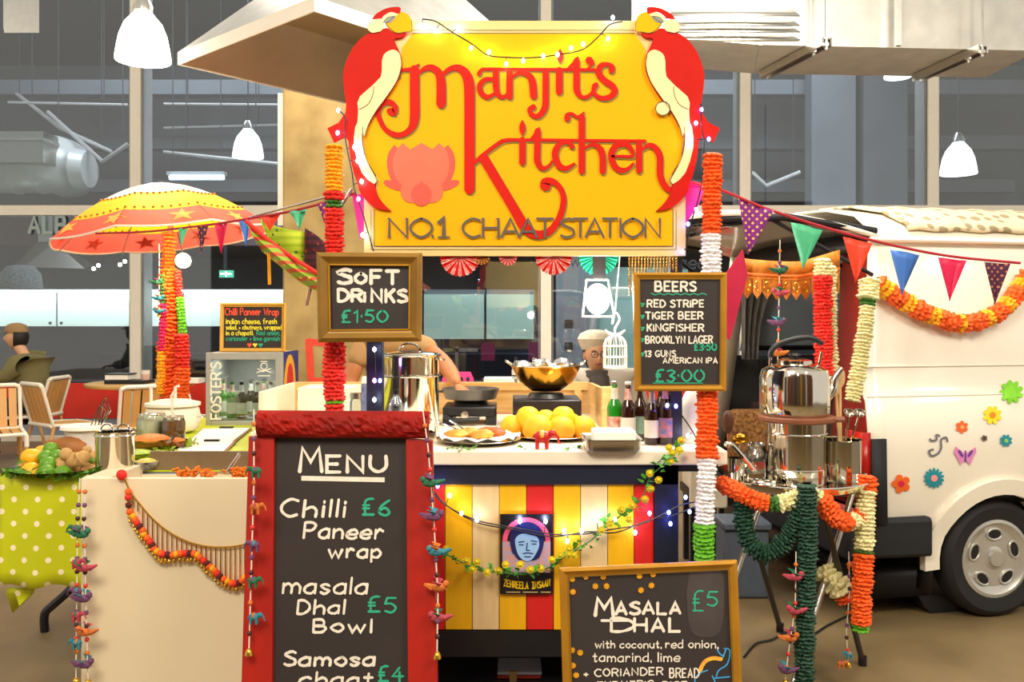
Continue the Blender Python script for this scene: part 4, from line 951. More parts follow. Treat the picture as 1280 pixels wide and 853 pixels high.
# steel tray with food just behind the display box
t = thing('food_tray', 'long brown metal tray with carrot and a spatula behind the cream box', 'tray', (-1.35, 3.38, ZTB))
zt = ZTB + .012
part(t, 'tray', G().box((-1.42, 3.455, zbx - .09), (-0.90, 3.467, zbx + .045)).box((-1.42, 3.2, zbx - .098), (-0.90, 3.455, zbx - .09)), mat('tray_brown', '#8f7a5c', .4, .4, var=.1))
g = G()
for k in range(70):
    px = R.choice([R.gauss(245, 14), R.uniform(292, 312)]); p = W(px, 590 + R.uniform(-4, 6), 3.3)
    g.cbox(p, (.028, .008, .008), Euler((R.uniform(-1, 1), R.uniform(-1, 1), R.uniform(0, 3))).to_matrix())
part(t, 'grated_carrot', g, M_orange, sm=False, kind='stuff')
q = thing('spatula', 'steel spatula leaning in the tray behind the cream box', 'spatula', W(290, 592, 3.3))
part(q, 'blade', G().prism([(272, 592), (276, 588), (288, 589), (285, 594)], upright(3.3), 0, .003), M_chrome, sm=False)
part(q, 'handle', G().tube([W(284, 590, 3.3), W(300, 567, 3.34)], .007, 8), M_chrome)
t, b, r, h = bowl(183, 588, 30, 'small black and white patterned bowl at the box rim', mat('corn', '#e8cf60', .6, var=.2, scale=60), .6, mat('zebra_bowl', '#2a2420', .4, var=.0, scale=30, col2='#e8e2d4'), name='patterned_bowl', grp=None)
t = thing('pepper_garnish', 'red and yellow pepper pieces by the corner of the box', 'pepper', W(150, 585, 3.4))
for px, py, m in [(134, 577, M_lemon), (124, 578, M_orange), (142, 580, mat('red_pepper', '#e02a1c', .4, var=.1)), (150, 583, MATS['red_pepper']), (156, 588, MATS['red_pepper']), (166, 586, MATS['red_pepper']), (116, 577, M_leaf)]:
    part(t, 'piece', G().ell(W(px, py, 3.48), (.03, .02, .014), 8), m)

# ================================================================ glass front drinks cooler
DFR = 4.92; zf0 = ZTB + .003; xf0, xf1 = X(257, DFR), X(353, DFR); zf1 = Z(441, DFR); zf0 = Z(533, DFR)
fr_ = thing('drinks_cooler', 'grey glass door bottle cooler under the small Chilli Paneer chalkboard', 'cooler', ((xf0 + xf1) / 2, DFR, zf0))
M_cool = mat('cooler_grey', '#a9a6a0', .45, .1, var=.05)
dpt = .36
part(fr_, 'cabinet', G().box((xf0, DFR + .03, zf0), (xf0 + .02, DFR + dpt, zf1)).box((xf1 - .02, DFR + .03, zf0), (xf1, DFR + dpt, zf1)).box((xf0, DFR + .03, zf1 - .02), (xf1, DFR + dpt, zf1)).box((xf0, DFR + .03, zf0), (xf1, DFR + dpt, zf0 + .02)).box((xf0, DFR + dpt - .01, zf0), (xf1, DFR + dpt, zf1)), M_cool, sm=False)
for a, b in (((xf0, zf0), (xf0 + .03, zf1)), ((xf1 - .04, zf0), (xf1, zf1)), ((xf0 + .03, zf1 - .04), (xf1 - .04, zf1)), ((xf0 + .03, zf0), (xf1 - .04, zf0 + .03))):
    part(fr_, 'door_rail', G().box((a[0], DFR, a[1]), (b[0], DFR + .028, b[1])), M_cool, bev=.003)
part(fr_, 'glass_door', G().box((xf0 + .03, DFR + .012, zf0 + .03), (xf1 - .04, DFR + .016, zf1 - .04)), M_glassv, sm=False)
part(fr_, 'shelf', G().box((xf0 + .02, DFR + .06, zf0 + .03), (xf1 - .02, DFR + dpt - .02, zf0 + .036)), M_white)
l = bpy.data.lights.new('cooler_light', 'AREA'); l.energy = 1.2; l.size = .3; l.size_y = .05; l.shape = 'RECTANGLE'
lo = bpy.data.objects.new('cooler_light', l); COL.objects.link(lo); lo.location = ((xf0 + xf1) / 2, DFR + .12, zf1 - .03)
ff = upright(DFR)
g = G()
rotf = lambda x, y, o=0: ff(262 + (y - 0), 524 - x, o)
write(g, "FOSTER'S", 0, 14, 12, 2.3, rotf, .002, width=70, gap=.2)
part(fr_, 'door_lettering', g, M_white, sm=False)
g = G(); g.stroke([(330 + 4 * math.cos(a), 458 + 4 * math.sin(a)) for a in [k * PI / 8 for k in range(17)]], 1, ff, .002)
for q in ([(322, 461), (328, 465), (338, 461)], [(321, 466), (330, 463), (339, 466)], [(323, 470), (337, 470)], [(326, 452), (334, 452)]): g.stroke(q, 1.1, ff, .002)
part(fr_, 'door_emblem', g, M_white, sm=False)
M_cblue = mat('logo_blue', '#2c2f78', .4, var=0); M_cyel = mat('logo_yellow', '#f0b414', .4, var=0)
xs_ = xf1 + .001
def sidefr(u, v, o=0): return Vector((xs_ + o, DFR + u, v))
part(fr_, 'side_logo', G().prism([(.16 + .13 * math.cos(a), (zf0 + zf1) / 2 + .19 * math.sin(a)) for a in [k * PI / 12 for k in range(24)]], sidefr, 0, .002), M_cyel, sm=False)
part(fr_, 'side_logo_centre', G().prism([(.16 + .08 * math.cos(a), (zf0 + zf1) / 2 + .14 * math.sin(a)) for a in [k * PI / 12 for k in range(24)]], sidefr, .0021, .003), mat('red_pepper', '#e02a1c'), sm=False)
part(fr_, 'side_stripe', G().box((xs_ - .0005, DFR + .03, zf0), (xs_ + .0008, DFR + dpt, zf1)), M_cblue)
# bottle builder (local, copied)
def bottle(name, label, h, r, mg, mlab, mneck=None, mcap=None, group=None, cat='bottle', labz=(.12, .42), neck=.36, content=None):
    t = thing(name, label, cat, (0, 0, 0), group)
    part(t, 'glass', G().lathe([(r * .9, 0), (r, h * .02), (r, h * .55), (r * .85, h * .63), (r * .45, h * .72), (r * .38, h * .8), (r * .36, h * .96), (r * .42, h * .97), (r * .4, h)], (0, 0, 0), 18), mg)
    if mlab: part(t, 'label', G().lathe([(r * 1.012, h * labz[0]), (r * 1.012, h * labz[1])], (0, 0, 0), 18), mlab)
    if mneck: part(t, 'neck_label', G().lathe([(r * .52, h * .71), (r * .42, h * .80), (r * .40, h * .90)], (0, 0, 0), 16), mneck)
    part(t, 'cap', G().lathe([(r * .44, h * .965), (r * .46, h * 1.005), (r * .3, h * 1.015), (0, h * 1.015)], (0, 0, 0), 14), mcap or M_steel)
    return t
M_brownglass = mat('brown_bottle_glass', '#2e1206', .08, var=0, coat=.5); M_greenglass = mat('green_bottle_glass', '#1f8a1c', .08, var=0, coat=.5)
M_lred = mat('label_red', '#c8442c', .5, var=.15, scale=40, col2='#f0dcc8'); M_lwhite = mat('label_white', '#efe8da', .5, var=.06, scale=50); M_lteal = mat('label_teal', '#8fae9c', .5, var=.15, scale=50); M_lblue = mat('label_blue', '#2f6fb4', .5, var=.0, scale=36, col2='#e87a3a')
cb = [bottle('beer_bottle', 'x', .21, .03, M_greenglass, M_lwhite, M_lred, group='bottles in the cooler'), bottle('beer_bottle', 'x', .21, .03, M_brownglass, M_lwhite, M_lwhite, group='bottles in the cooler')]
spots = [(0, 290, .10, 'green bottle with red neck at the left of the cooler'), (1, 302, .08, 'bottle with a big white label front left in the cooler'), (1, 314, .18, 'brown bottle in the middle of the cooler, back row'), (1, 322, .09, 'brown bottle in the middle of the cooler, front row'), (0, 330, .2, 'green bottle at the right of the cooler, back row'), (1, 339, .1, 'brown bottle nearest the right cooler rail'), (0, 279, .2, 'green bottle at the far left back of the cooler')]
used = set()
for k, px, dy, lb in spots:
    o = cb[k]
    loc = (X(px, DFR + dy), DFR + dy, zf0 + .0365)
    if k in used: copy_tree(o, loc, label=lb)
    else: pend = (o, loc, lb); used.add(k); cb_first = getattr(bpy, '_x', None); o['_loc'] = loc; o['label'] = lb
for o in cb: o.location = tuple(o['_loc']); del o['_loc']
# small chalkboard on the cooler
d5 = DFR + .06; f5 = upright(d5)
t = thing('chalkboard', 'small pine framed chalkboard reading Chilli Paneer Wrap on the cooler', 'chalkboard', W(317, 440, d5))
framed(t, [(276, 379), (358, 379), (357, 440), (275, 440)], f5, 4.5, .02, mat('pine_frame', '#e0a83c', .5, var=.08), M_slate)
M_chr = mat('red_chalk', '#ff5a3c', .8, var=0); M_chy = mat('yellow_chalk', '#f4e23a', .8, var=0)
chalk(t, [('Chilli Paneer Wrap', 282, 394, 8.5, 1.3, M_chr, {'width': 66}), ('indian cheese, fresh', 283, 405, 6.5, 1.1, M_chy, {'width': 63}), ('salad, + chutneys, wrapped', 283, 412, 5.5, 1.0, M_chy, {'width': 69}), ('in a chapati.', 283, 419, 5.5, 1.0, M_chy, {'width': 34}), ('Red onion,', 321, 419, 5.5, 1.0, M_chalkg, {'width': 29}), ('coriander + lime garnish', 283, 426, 5.5, .9, M_chalkg, {'width': 67})], f5)
for x, m in ((312, M_chr), (319, M_chy), (326, M_chalkg)):
    part(t, 'chalk_heart', G().flat([(x, 434.5), (x - 3, 431), (x - 2, 429), (x, 430), (x + 2, 429), (x + 3, 431)], f5, .003), m, sm=False)

# ================================================================ back worktop with stoves and splash panels
ZW = ZT
t = thing('back_worktop', 'cream back worktop carrying the gas stoves behind the counter', 'worktop', (0, 4.3, 0))
part(t, 'slab', G().box((X(366, 4.7), 3.93, ZW - .05), (X(748, 4.6), 4.72, ZW - .001)), M_slab)
for x, y in ((-1.1, 4.0), (-1.1, 4.65), (.4, 4.0), (.4, 4.65)): part(t, 'leg', G().box((x, y, 0), (x + .05, y + .05, ZW - .051)), M_wood)
t = thing('splash_screen', 'low pale wood screen boxed around the back of the stoves', 'screen', (-.3, 4.75, ZW))
dw = 4.74; zw1 = Z(478, dw)
part(t, 'back_board', G().box((X(366, dw), dw, ZW + .001), (X(735, dw), dw + .018, zw1 - .04)), M_woodh)
part(t, 'top_batten', G().box((X(366, dw), dw - .03, zw1 - .04), (X(735, dw), dw + .03, zw1)), M_wood)
for px in (368, 440, 530, 616, 722): part(t, 'upright_batten', G().box((X(px, dw) - .018, dw - .03, ZW + .001), (X(px, dw) + .018, dw - .001, zw1 - .041)), M_wood)
xr = X(735, dw); part(t, 'right_board', G().add([(xr, dw - .031, ZW), (xr, 4.02, ZW), (xr + .02, 4.02, ZW), (xr + .02, dw - .031, ZW), (xr, dw - .031, zw1), (xr, 4.02, ZW + .19), (xr + .02, 4.02, ZW + .19), (xr + .02, dw - .031, zw1)], [(3, 2, 1, 0), (4, 5, 6, 7), (0, 1, 5, 4), (1, 2, 6, 5), (2, 3, 7, 6), (3, 0, 4, 7)]), M_wood, sm=False)
part(t, 'right_post', G().box((xr - .002, 3.98, ZW), (xr + .07, 4.018, ZW + .2)), M_woodh)
xl = X(366, dw); part(t, 'left_board', G().box((xl, 4.1, ZW), (xl + .02, dw - .031, zw1)), M_slab)
part(t, 'paper_roll', G().box((X(605, dw + .02), dw - .02, zw1 + .001), (X(700, dw), dw + .16, zw1 + .02)), M_paper)
# stoves
def stove(px0, px1, y, zt_, label):
    x0, x1 = X(px0, y), X(px1, y)
    t = thing('gas_stove', label, 'stove', ((x0 + x1) / 2, y, ZW), 'portable gas stoves')
    part(t, 'body', G().box((x0, y, ZW + .04), (x1, y + .28, zt_)), M_black, bev=.008)
    part(t, 'burner', G().lathe([(0, .0), (.09, 0), (.08, .02), (0, .025)], ((x0 + x1) / 2, y + .14, zt_), 18), M_black)
    part(t, 'gas_pipe', G().tube([((x0 + x1) / 2 - .12, y - .01, ZW + .045), ((x0 + x1) / 2 - .08, y - .015, ZW + .025), ((x0 + x1) / 2 + .05, y - .015, ZW + .03)], .012, 8), M_black)
    part(t, 'control_knob', G().lathe([(.02, 0), (.018, .02), (0, .022)], ((x0 + x1) / 2 - .02, y, ZW + .05), 12, Euler((PI / 2, 0, 0)).to_matrix()), M_steel)
    for a in (x0, x1 - .05):
        part(t, 'foot', G().box((a, y + .01, ZW), (a + .05, y + .27, ZW + .04)), M_black)
    return (x0 + x1) / 2, y + .14
y1 = 4.2
cx1, cy1 = stove(553, 620, y1, Z(509, y1), 'black gas stove under the flat griddle pan')
cx2, cy2 = stove(641, 727, 4.1, Z(500, 4.1), 'black gas stove under the brass karahi')
zg = Z(509, y1) + .027
t = thing('griddle_pan', 'flat grey griddle pan under the cook\'s hand', 'pan', (cx1, cy1, zg))
M_iron = mat('worn_iron', '#6c6a66', .4, .6, var=.15)
part(t, 'pan', G().lathe([(0, 0), (.12, 0), (.135, .045), (.142, .045), (.125, -.006), (0, -.006)], (cx1, cy1, zg + .007), 28), M_iron)
part(t, 'handle', G().box((cx1 - .3, cy1 - .015, zg + .03), (cx1 - .13, cy1 + .015, zg + .042)), M_iron)
part(t, 'flatbread', G().lathe([(0, .012), (.11, .012), (.115, .003)], (cx1, cy1, zg + .01), 20), mat('flatbread', '#d8b480', .7, var=.15, scale=30))
M_brass = mat('brass_karahi', '#c08a2c', .18, 1.0, var=.12, scale=5)
zk = Z(500, 4.1) + .026
t = thing('karahi', 'wide brass karahi with ring handles filled with crumpled foil', 'pan', (cx2, cy2, zk))
part(t, 'bowl', G().lathe([(0, 0), (.06, .004), (.12, .045), (.155, .115), (.165, .118), (.168, .112), (.13, .04), (.07, -.004), (0, -.008)], (cx2, cy2, zk + .01), 32), M_brass)
part(t, 'rim_band', G().tube([(cx2 + .163 * math.cos(a), cy2 + .163 * math.sin(a), zk + .127) for a in [k * PI / 16 for k in range(32)]], .005, 6, True), M_chrome)
for sx in (-1, 1): part(t, 'ring_handle', G().tube([(cx2 + sx * (.165 + .03 * math.sin(a)), cy2 + .035 * math.cos(a), zk + .13 + .02 * math.sin(a)) for a in [k * PI / 8 for k in range(9)]], .006, 8), M_chrome)
g = G()
for k in range(7): g.ell((cx2 + R.uniform(-.1, .11), cy2 + R.uniform(-.08, .08), zk + .125), (.05, .04, .02 + .012 * (k % 3)), 7, Euler((R.random(), R.random(), R.random())).to_matrix())
part(t, 'foil', g, mat('crumpled_foil', '#d8dadc', .25, .9, var=.1, scale=40, bump=.6), sm=False)
# water bottle + pink cups behind
def pet(px, py, d, hpx, label, seg=16):
    b = W(px, py, d); h = hpx / F * d; r = h * .17
    t = thing('water_bottle', label, 'bottle', b, 'plastic water bottles')
    part(t, 'body', G().lathe([(r * .9, 0), (r, h * .05), (r * .94, h * .2), (r, h * .3), (r * .95, h * .45), (r, h * .6), (r * .8, h * .74), (r * .35, h * .86), (r * .34, h * .92)], b, seg), M_water)
    part(t, 'label', G().lathe([(r * 1.02, h * .3), (r * 1.02, h * .5)], b, seg), M_lwhite)
    part(t, 'cap', G().lathe([(r * .38, h * .9), (r * .38, h), (0, h)], b, 12), M_black)
pet(645, 478, dw, 31, 'clear water bottle standing on the wooden screen')
t = vessel('plastic_cup', 'clear plastic cup standing on the splash screen right of the karahi', 'cup', W(702, 477, dw), [(.02, 0), (.028, .06), (.03, .06)], M_water)
# cream crate left, jars
t = thing('bread_crate', 'cream crate holding white napkins left of the red garland', 'crate', W(398, 520, 4.3))
bx0, bx1, by = X(372, 4.3), X(440, 4.3), 4.3
for a, b in (((bx0, by), (bx1, by + .015)), ((bx0, by + .25), (bx1, by + .265)), ((bx0, by + .016), (bx0 + .015, by + .249)), ((bx1 - .015, by + .016), (bx1, by + .249))):
    part(t, 'side', G().box((a[0], a[1], ZW), (b[0], b[1], ZW + .17)), M_slab)
part(t, 'napkins', G().box((bx0 + .02, by + .02, ZW + .1), (bx1 - .02, by + .24, ZW + .165)), M_paper)
t = vessel('preserve_jar', 'small clear jar with a metal lid left of the navy post', 'jar', Vector((X(443, 3.9), 3.95, ZW)), [(.028, 0), (.03, .02), (.03, .13), (.024, .15)], M_glassv, solid=0)
part(t, 'lid', G().lathe([(.03, .15), (.03, .175), (0, .175)], (X(443, 3.9), 3.95, ZW), 16), M_steel)
t = thing('carton', 'blue and white drink carton left of the navy post', 'carton', Vector((X(455, 3.9) - .02, 3.95, ZW)))
part(t, 'body', G().box((X(450, 3.9), 3.93, ZW), (X(460, 3.9), 4.0, ZW + .22)), mat('carton_blue', '#4a6cc8', .4, var=0, scale=18, col2='#dfe6f4'))
part(t, 'gable', G().add([(X(450, 3.9), 3.93, ZW + .22), (X(460, 3.9), 3.93, ZW + .22), (X(460, 3.9), 4.0, ZW + .22), (X(450, 3.9), 4.0, ZW + .22), (X(450, 3.9), 3.965, ZW + .25), (X(460, 3.9), 3.965, ZW + .25)], [(0, 1, 5, 4), (2, 3, 4, 5), (1, 2, 5), (3, 0, 4)]), M_white, sm=False)

# ================================================================ things on the serving counter
zc = ZT + .001
cs = Vector((X(512, 3.725), 3.725, zc)); r = 38 / F * 3.725
t = thing('steamer_pot', 'tall two tier steel steamer pot with looped lid handle on the counter', 'pot', cs)
h1 = Z(469, 3.725) - zc; h2 = Z(444, 3.725) - zc
part(t, 'lower_pot', G().lathe([(r * .93, 0), (r * .96, .01), (r * .96, h1 * .97), (r * 1.0, h1)], cs, 36), M_chrome)
part(t, 'upper_tier', G().lathe([(r * .95, h1), (r * .97, h1 + .01), (r * .97, h2 - .01), (r * 1.01, h2), (r * .97, h2)], cs, 36), M_chrome)
part(t, 'band', G().tube([cs + Vector((r * 1.0 * math.cos(a), r * 1.0 * math.sin(a), h1)) for a in [k * PI / 18 for k in range(36)]], .004, 6, True), M_chrome)
part(t, 'rim', G().tube([cs + Vector((r * 1.02 * math.cos(a), r * 1.02 * math.sin(a), h2)) for a in [k * PI / 18 for k in range(36)]], .005, 6, True), M_chrome)
part(t, 'lid', G().lathe([(r * .98, h2), (r * .9, h2 + .01), (r * .3, h2 + .018), (0, h2 + .02)], cs, 32), M_chrome)
part(t, 'lid_handle', G().tube([cs + Vector((.045 * math.cos(a), 0, h2 + .015 + .035 * math.sin(a))) for a in [k * PI / 10 for k in range(11)]], .005, 8), M_chrome)
for sx in (-1, 1): part(t, 'side_handle', G().tube([cs + Vector((sx * (r + .018 * math.sin(a)), .03 * math.cos(a), h2 - .02)) for a in [k * PI / 8 for k in range(9)]], .005, 6), M_chrome)
pet(495, 545, 3.45, 58, 'round shouldered clear bottle in front of the steamer pot')
# plate of bread and poppadums
def plate(px, py, wpx, label, m=M_chrome):
    b = S(px, py, zc); r = wpx / 2 / F * b.y
    t = thing('serving_plate', label, 'plate', b, 'steel serving plates')
    part(t, 'plate', G().lathe([(0, .006), (r * .7, .006), (r * .97, .02), (r, .018), (r * .72, 0), (0, 0)], b, 36), m)
    return t, b, r
t, b, r = plate(598, 553, 108, 'steel plate with paper napkins and fried bread on the left of the counter')
g = G(); n = 24
for k in range(n):
    a = 2 * PI * k / n; g.v.append(b + Vector((r * .96 * math.cos(a) * (1 + .05 * math.sin(5 * a)), r * .9 * math.sin(a), .022 + .014 * (k % 2))))
g.v.append(b + Vector((0, 0, .014))); g.f = [(k, (k + 1) % n, n) for k in range(n)]
part(t, 'napkin', g, M_paper, sm=False, solid=.001)
M_fried = mat('fried_bread', '#e8ac3c', .6, var=.15, scale=18, bump=.3, col2='#c8792a'); M_onion = mat('fried_onion', '#b85a18', .6, var=.2, scale=40, bump=.4)
for px, dy, lb, m in [(570, -.02, 'golden fried samosa on the left of the napkin plate', M_fried), (585, .03, 'golden fried samosa in the middle of the napkin plate', M_fried), (603, -.03, 'flat fried bread at the front of the napkin plate', M_fried), (618, .03, 'brown fried onion bhaji on the napkin plate', M_onion), (607, .05, 'second brown fried bhaji behind the flat bread', M_onion)]:
    c = Vector((X(px, b.y), b.y + dy, b.z + .036)); g = G().ell(c, (.05, .035, .02), 10)
    for p in g.v: p += Vector((R.uniform(-1, 1), R.uniform(-1, 1), R.uniform(-1, 1))) * .004
    single('fried_snack', g, m, lb, 'snack', 'fried snacks on the napkin plate')
t = thing('serving_tongs', 'steel serving tongs resting on the rim of the left plate', 'tongs', b + Vector((-.1, -.0, .03)))
part(t, 'arm', G().tube([b + Vector((-.17, .05, .075)), b + Vector((-.08, .0, .05))], .004, 6), M_chrome); part(t, 'arm', G().tube([b + Vector((-.12, .06, .08)), b + Vector((-.06, .02, .05))], .004, 6), M_chrome)
t, b, r = plate(691, 546, 124, 'steel plate heaped with yellow bread rolls on the counter')
M_bun = mat('yellow_bun', '#ffc800', .6, var=.04, scale=8, col2='#f6b400'); M_bunb = mat('baked_bun', '#f0980a', .6, var=.1, scale=6, col2='#f8b810')
for i, (px, py, dy, rp, m, lb) in enumerate([(641, 541, .02, 16, M_bunb, 'roll at the left end of the heap'), (672, 540, -.06, 19, M_bunb, 'large browned roll at the front centre of the heap'), (702, 542, -.05, 17, M_bunb, 'roll at the front right of centre'), (729, 540, .0, 16, M_bunb, 'roll at the right end of the heap'), (713, 536, .08, 16, M_bunb, 'roll at the back right of the heap'), (654, 535, .06, 15, M_bunb, 'roll at the back left of the heap'),
        (660, 522, .01, 15.5, M_bun, 'bright yellow roll on top at the left'), (682, 524, .05, 13, M_bun, 'bright yellow roll on top in the middle'), (704, 522, .0, 15.5, M_bun, 'bright yellow roll on top at the right')]):
    d = b.y + dy; rr_ = rp / F * d; c = W(px, py, d)
    c.z = max(c.z, b.z + rr_ * .55 + .01)
    g = G().lathe([(0, -rr_ * .7), (rr_ * .8, -rr_ * .68), (rr_ * 1.02, -rr_ * .3), (rr_ * .98, rr_ * .15), (rr_ * .75, rr_ * .62), (rr_ * .4, rr_ * .84), (0, rr_ * .9)], c, 18)
    single('bread_roll', g, m, lb, 'bread roll', 'bread rolls on the steel plate')
t = thing('leaf_scatter', 'green garnish leaves scattered along the front of the counter', 'leaves', S(700, 559, zc)); leaves(t, [S(x, y, zc + .004) for x, y in [(560, 561), (575, 562), (590, 562), (655, 560), (710, 561), (716, 559), (740, 560), (640, 552), (728, 559)]], M_leaf, 34, .012, .025)
# red toy elephant figurine
def elephant(parent, c, s, m_body, m_cloth, flip=1, leg_m=None, nm='elephant'):
    c = Vector(c)
    def P(x, y, z): return c + Vector((x * flip, y, z)) * s
    g = G().ell(P(0, 0, .55), (.42 * s, .26 * s, .28 * s), 12).ell(P(.45, 0, .68), (.2 * s, .17 * s, .19 * s), 10)
    g.tube([P(.58, 0, .66), P(.72, 0, .5), P(.74, 0, .3), P(.84, 0, .22)], [.09 * s, .07 * s, .05 * s, .035 * s], 8)
    for x, y in ((-.24, .13), (-.24, -.13), (.2, .13), (.2, -.13)): g.tube([P(x, y, .45), P(x, y, 0)], [.1 * s, .085 * s], 8)
    g.tube([P(-.4, 0, .62), P(-.5, 0, .4)], [.03 * s, .015 * s], 5)
    for y in (-1, 1): g.ell(P(.38, .18 * y, .68), (.05 * s, .03 * s, .15 * s), 8)
    e = part(parent, nm, g, m_body)
    part(e, 'saddle_cloth', G().ell(P(-.02, 0, .6), (.2 * s, .28 * s, .26 * s), 10), m_cloth)
    return e
t = thing('elephant_figurine', 'tiny red painted elephant figurine at the front of the counter', 'figurine', S(678, 561, zc)); elephant(t, S(678, 561, zc), .085, mat('figure_red', '#c8241c', .4, var=.1), mat('figure_gold', '#e8c050', .4, var=.2, scale=60))
# steel tray with napkins
b = S(767, 566, zc); w2 = 36 / F * b.y
t = thing('steel_tray', 'rectangular steel tray stacked with white napkins beside the beers', 'tray', b)
def rr(w, d, z, n=5, rad=.03):
    out = []
    for sx, sy, a0 in ((1, 1, 0), (-1, 1, PI / 2), (-1, -1, PI), (1, -1, 1.5 * PI)):
        for k in range(n): a = a0 + PI / 2 * k / (n - 1); out.append((sx * (w - rad) + rad * math.cos(a), sy * (d - rad) + rad * math.sin(a), z))
    return out
g = G(); lv = [rr(w2 * .92, .092, 0), rr(w2 * .97, .098, .01), rr(w2 * .98, .1, .045), rr(w2 * 1.04, .108, .048), rr(w2 * .96, .097, .043), rr(w2 * .93, .094, .004)]
cc = b + Vector((0, .1, 0))
for L_ in lv: g.v += [cc + Vector(p) for p in L_]
n = len(lv[0])
for j in range(5):
    for k in range(n): g.f.append((j * n + k, j * n + (k + 1) % n, (j + 1) * n + (k + 1) % n, (j + 1) * n + k))
g.f.append(tuple(5 * n + k for k in range(n)))
part(t, 'tray', g, M_steel)
part(t, 'napkin_stack', G().cbox(cc + Vector((.01, 0, .05)), (w2 * 1.5, .13, .05)), M_paper, bev=.006)
# beers
defs = [(768, 3.66, 'green beer bottle with a red round label, leftmost of the beers', M_greenglass, M_lred, M_lwhite, M_steel, .245), (785, 3.62, 'brown beer bottle with white and red label, second of the beers', M_brownglass, M_lwhite, M_lred, M_lwhite, .245), (800, 3.68, 'brown beer bottle with a dull teal label, third of the beers', M_brownglass, M_lteal, None, M_lteal, .24),
        (815, 3.56, 'dark bottle with silver foil neck and white label', M_brownglass, M_lwhite, M_steel, M_steel, .235), (832, 3.55, 'brown beer bottle with blue and orange label nearest the post', M_brownglass, M_lblue, M_lblue, M_steel, .26), (826, 3.68, 'dark wine coloured bottle behind the beers at the post', M_brownglass, None, None, M_black, .25)]
for px, d, lb, mg, ml, mn, mc, h in defs:
    o = bottle('beer_bottle', lb, h, .031, mg, ml, mn, mc, 'beer bottles on the counter'); o.location = (X(px, d), d, zc)
b = Vector((X(868, 3.62), 3.62, zc))
t = thing('milk_jug', 'white plastic jug behind the orange garland at the counter end', 'jug', b)
part(t, 'body', G().lathe([(.055, 0), (.06, .02), (.06, .15), (.04, .2), (.022, .22)], b, 20), M_white); part(t, 'cap', G().lathe([(.024, .22), (.024, .245), (0, .245)], b, 14), MATS['poster_orange'] if False else M_redp)
part(t, 'handle', G().tube([b + Vector((.05, 0, .06)), b + Vector((.085, 0, .09)), b + Vector((.08, 0, .16)), b + Vector((.045, 0, .18))], .009, 8), M_white)
# hanging lamp, strap and birdcage
dl = 3.95
t = thing('hanging_lantern', 'bright square wire lantern hanging by a dark strap under the sign', 'lamp', W(747, 395, dl))
part(t, 'strap', G().box(W(741, 350, dl), W(757, 300, dl) + Vector((0, .01, .2))), M_black)
g0 = [W(728, 396, dl), W(765, 396, dl)]
def wr_(a, b): return G().tube([a, b], .004, 5)
top = [W(733, 350, dl - .05), W(760, 350, dl - .05), W(760, 350, dl + .05), W(733, 350, dl + .05)]; bot = [W(728, 396, dl - .07), W(768, 396, dl - .07), W(768, 396, dl + .07), W(728, 396, dl + .07)]
for k in range(4):
    part(t, 'wire', wr_(top[k], top[(k + 1) % 4]), M_white); part(t, 'wire', wr_(bot[k], bot[(k + 1) % 4]), M_white); part(t, 'wire', wr_(top[k], bot[k]), M_white)
part(t, 'bulb', G().ell(W(747, 374, dl), (.055, .055, .07), 16), mat('lantern_bulb', '#fffdf4', .5, var=0, emit=14, ecol='#fff8ec'))
l = bpy.data.lights.new('lantern_light', 'POINT'); l.energy = 12; l.shadow_soft_size = .06; l.color = (1, .96, .88); lo = bpy.data.objects.new('lantern_light', l); COL.objects.link(lo); lo.location = W(747, 374, dl - .12)
cd_ = 3.9; cb_ = W(769, 460, cd_); cr = 14.5 / F * cd_; chh = 27 / F * cd_
t = thing('birdcage', 'small white wire birdcage hanging by a chain in front of the woman', 'birdcage', cb_)
for z in (0, chh * .5, chh): part(t, 'hoop', G().tube([cb_ + Vector((cr * math.cos(a), cr * math.sin(a), z)) for a in [k * PI / 10 for k in range(20)]], .003, 5, True), M_white)
part(t, 'cage_floor', G().lathe([(0, 0), (cr, 0), (cr, .008), (0, .008)], cb_, 18), M_white)
dome = 14 / F * cd_
for k in range(12):
    a = 2 * PI * k / 12; e = Vector((math.cos(a), math.sin(a), 0))
    part(t, 'bar', G().tube([cb_ + e * cr, cb_ + e * cr + Vector((0, 0, chh))] + [cb_ + e * cr * math.cos(q) + Vector((0, 0, chh + dome * math.sin(q))) for q in (.4, .8, 1.2, 1.5)], .0022, 4), M_white)
part(t, 'hook', G().tube(smooth2([tuple(cb_ + Vector((0, 0, chh + dome))), tuple(cb_ + Vector((.0, 0, chh + dome + .03))), tuple(cb_ + Vector((.02, 0, chh + dome + .07))), tuple(cb_ + Vector((0, 0, chh + dome + .1))), tuple(cb_ + Vector((-.012, 0, chh + dome + .05)))], 3), .005, 6), M_white)
for sx in (-1, 1): part(t, 'leaf_ornament', G().tube([cb_ + Vector((0, 0, chh + dome)), cb_ + Vector((sx * .025, 0, chh + dome + .006)), cb_ + Vector((sx * .045, 0, chh + dome + .022))], [.004, .008, .003], 6), M_white)
part(t, 'chain', G().tube([cb_ + Vector((0, 0, chh + dome + .1)), W(775, 318, cd_), W(775, 290, cd_)], .0025, 4), M_white)
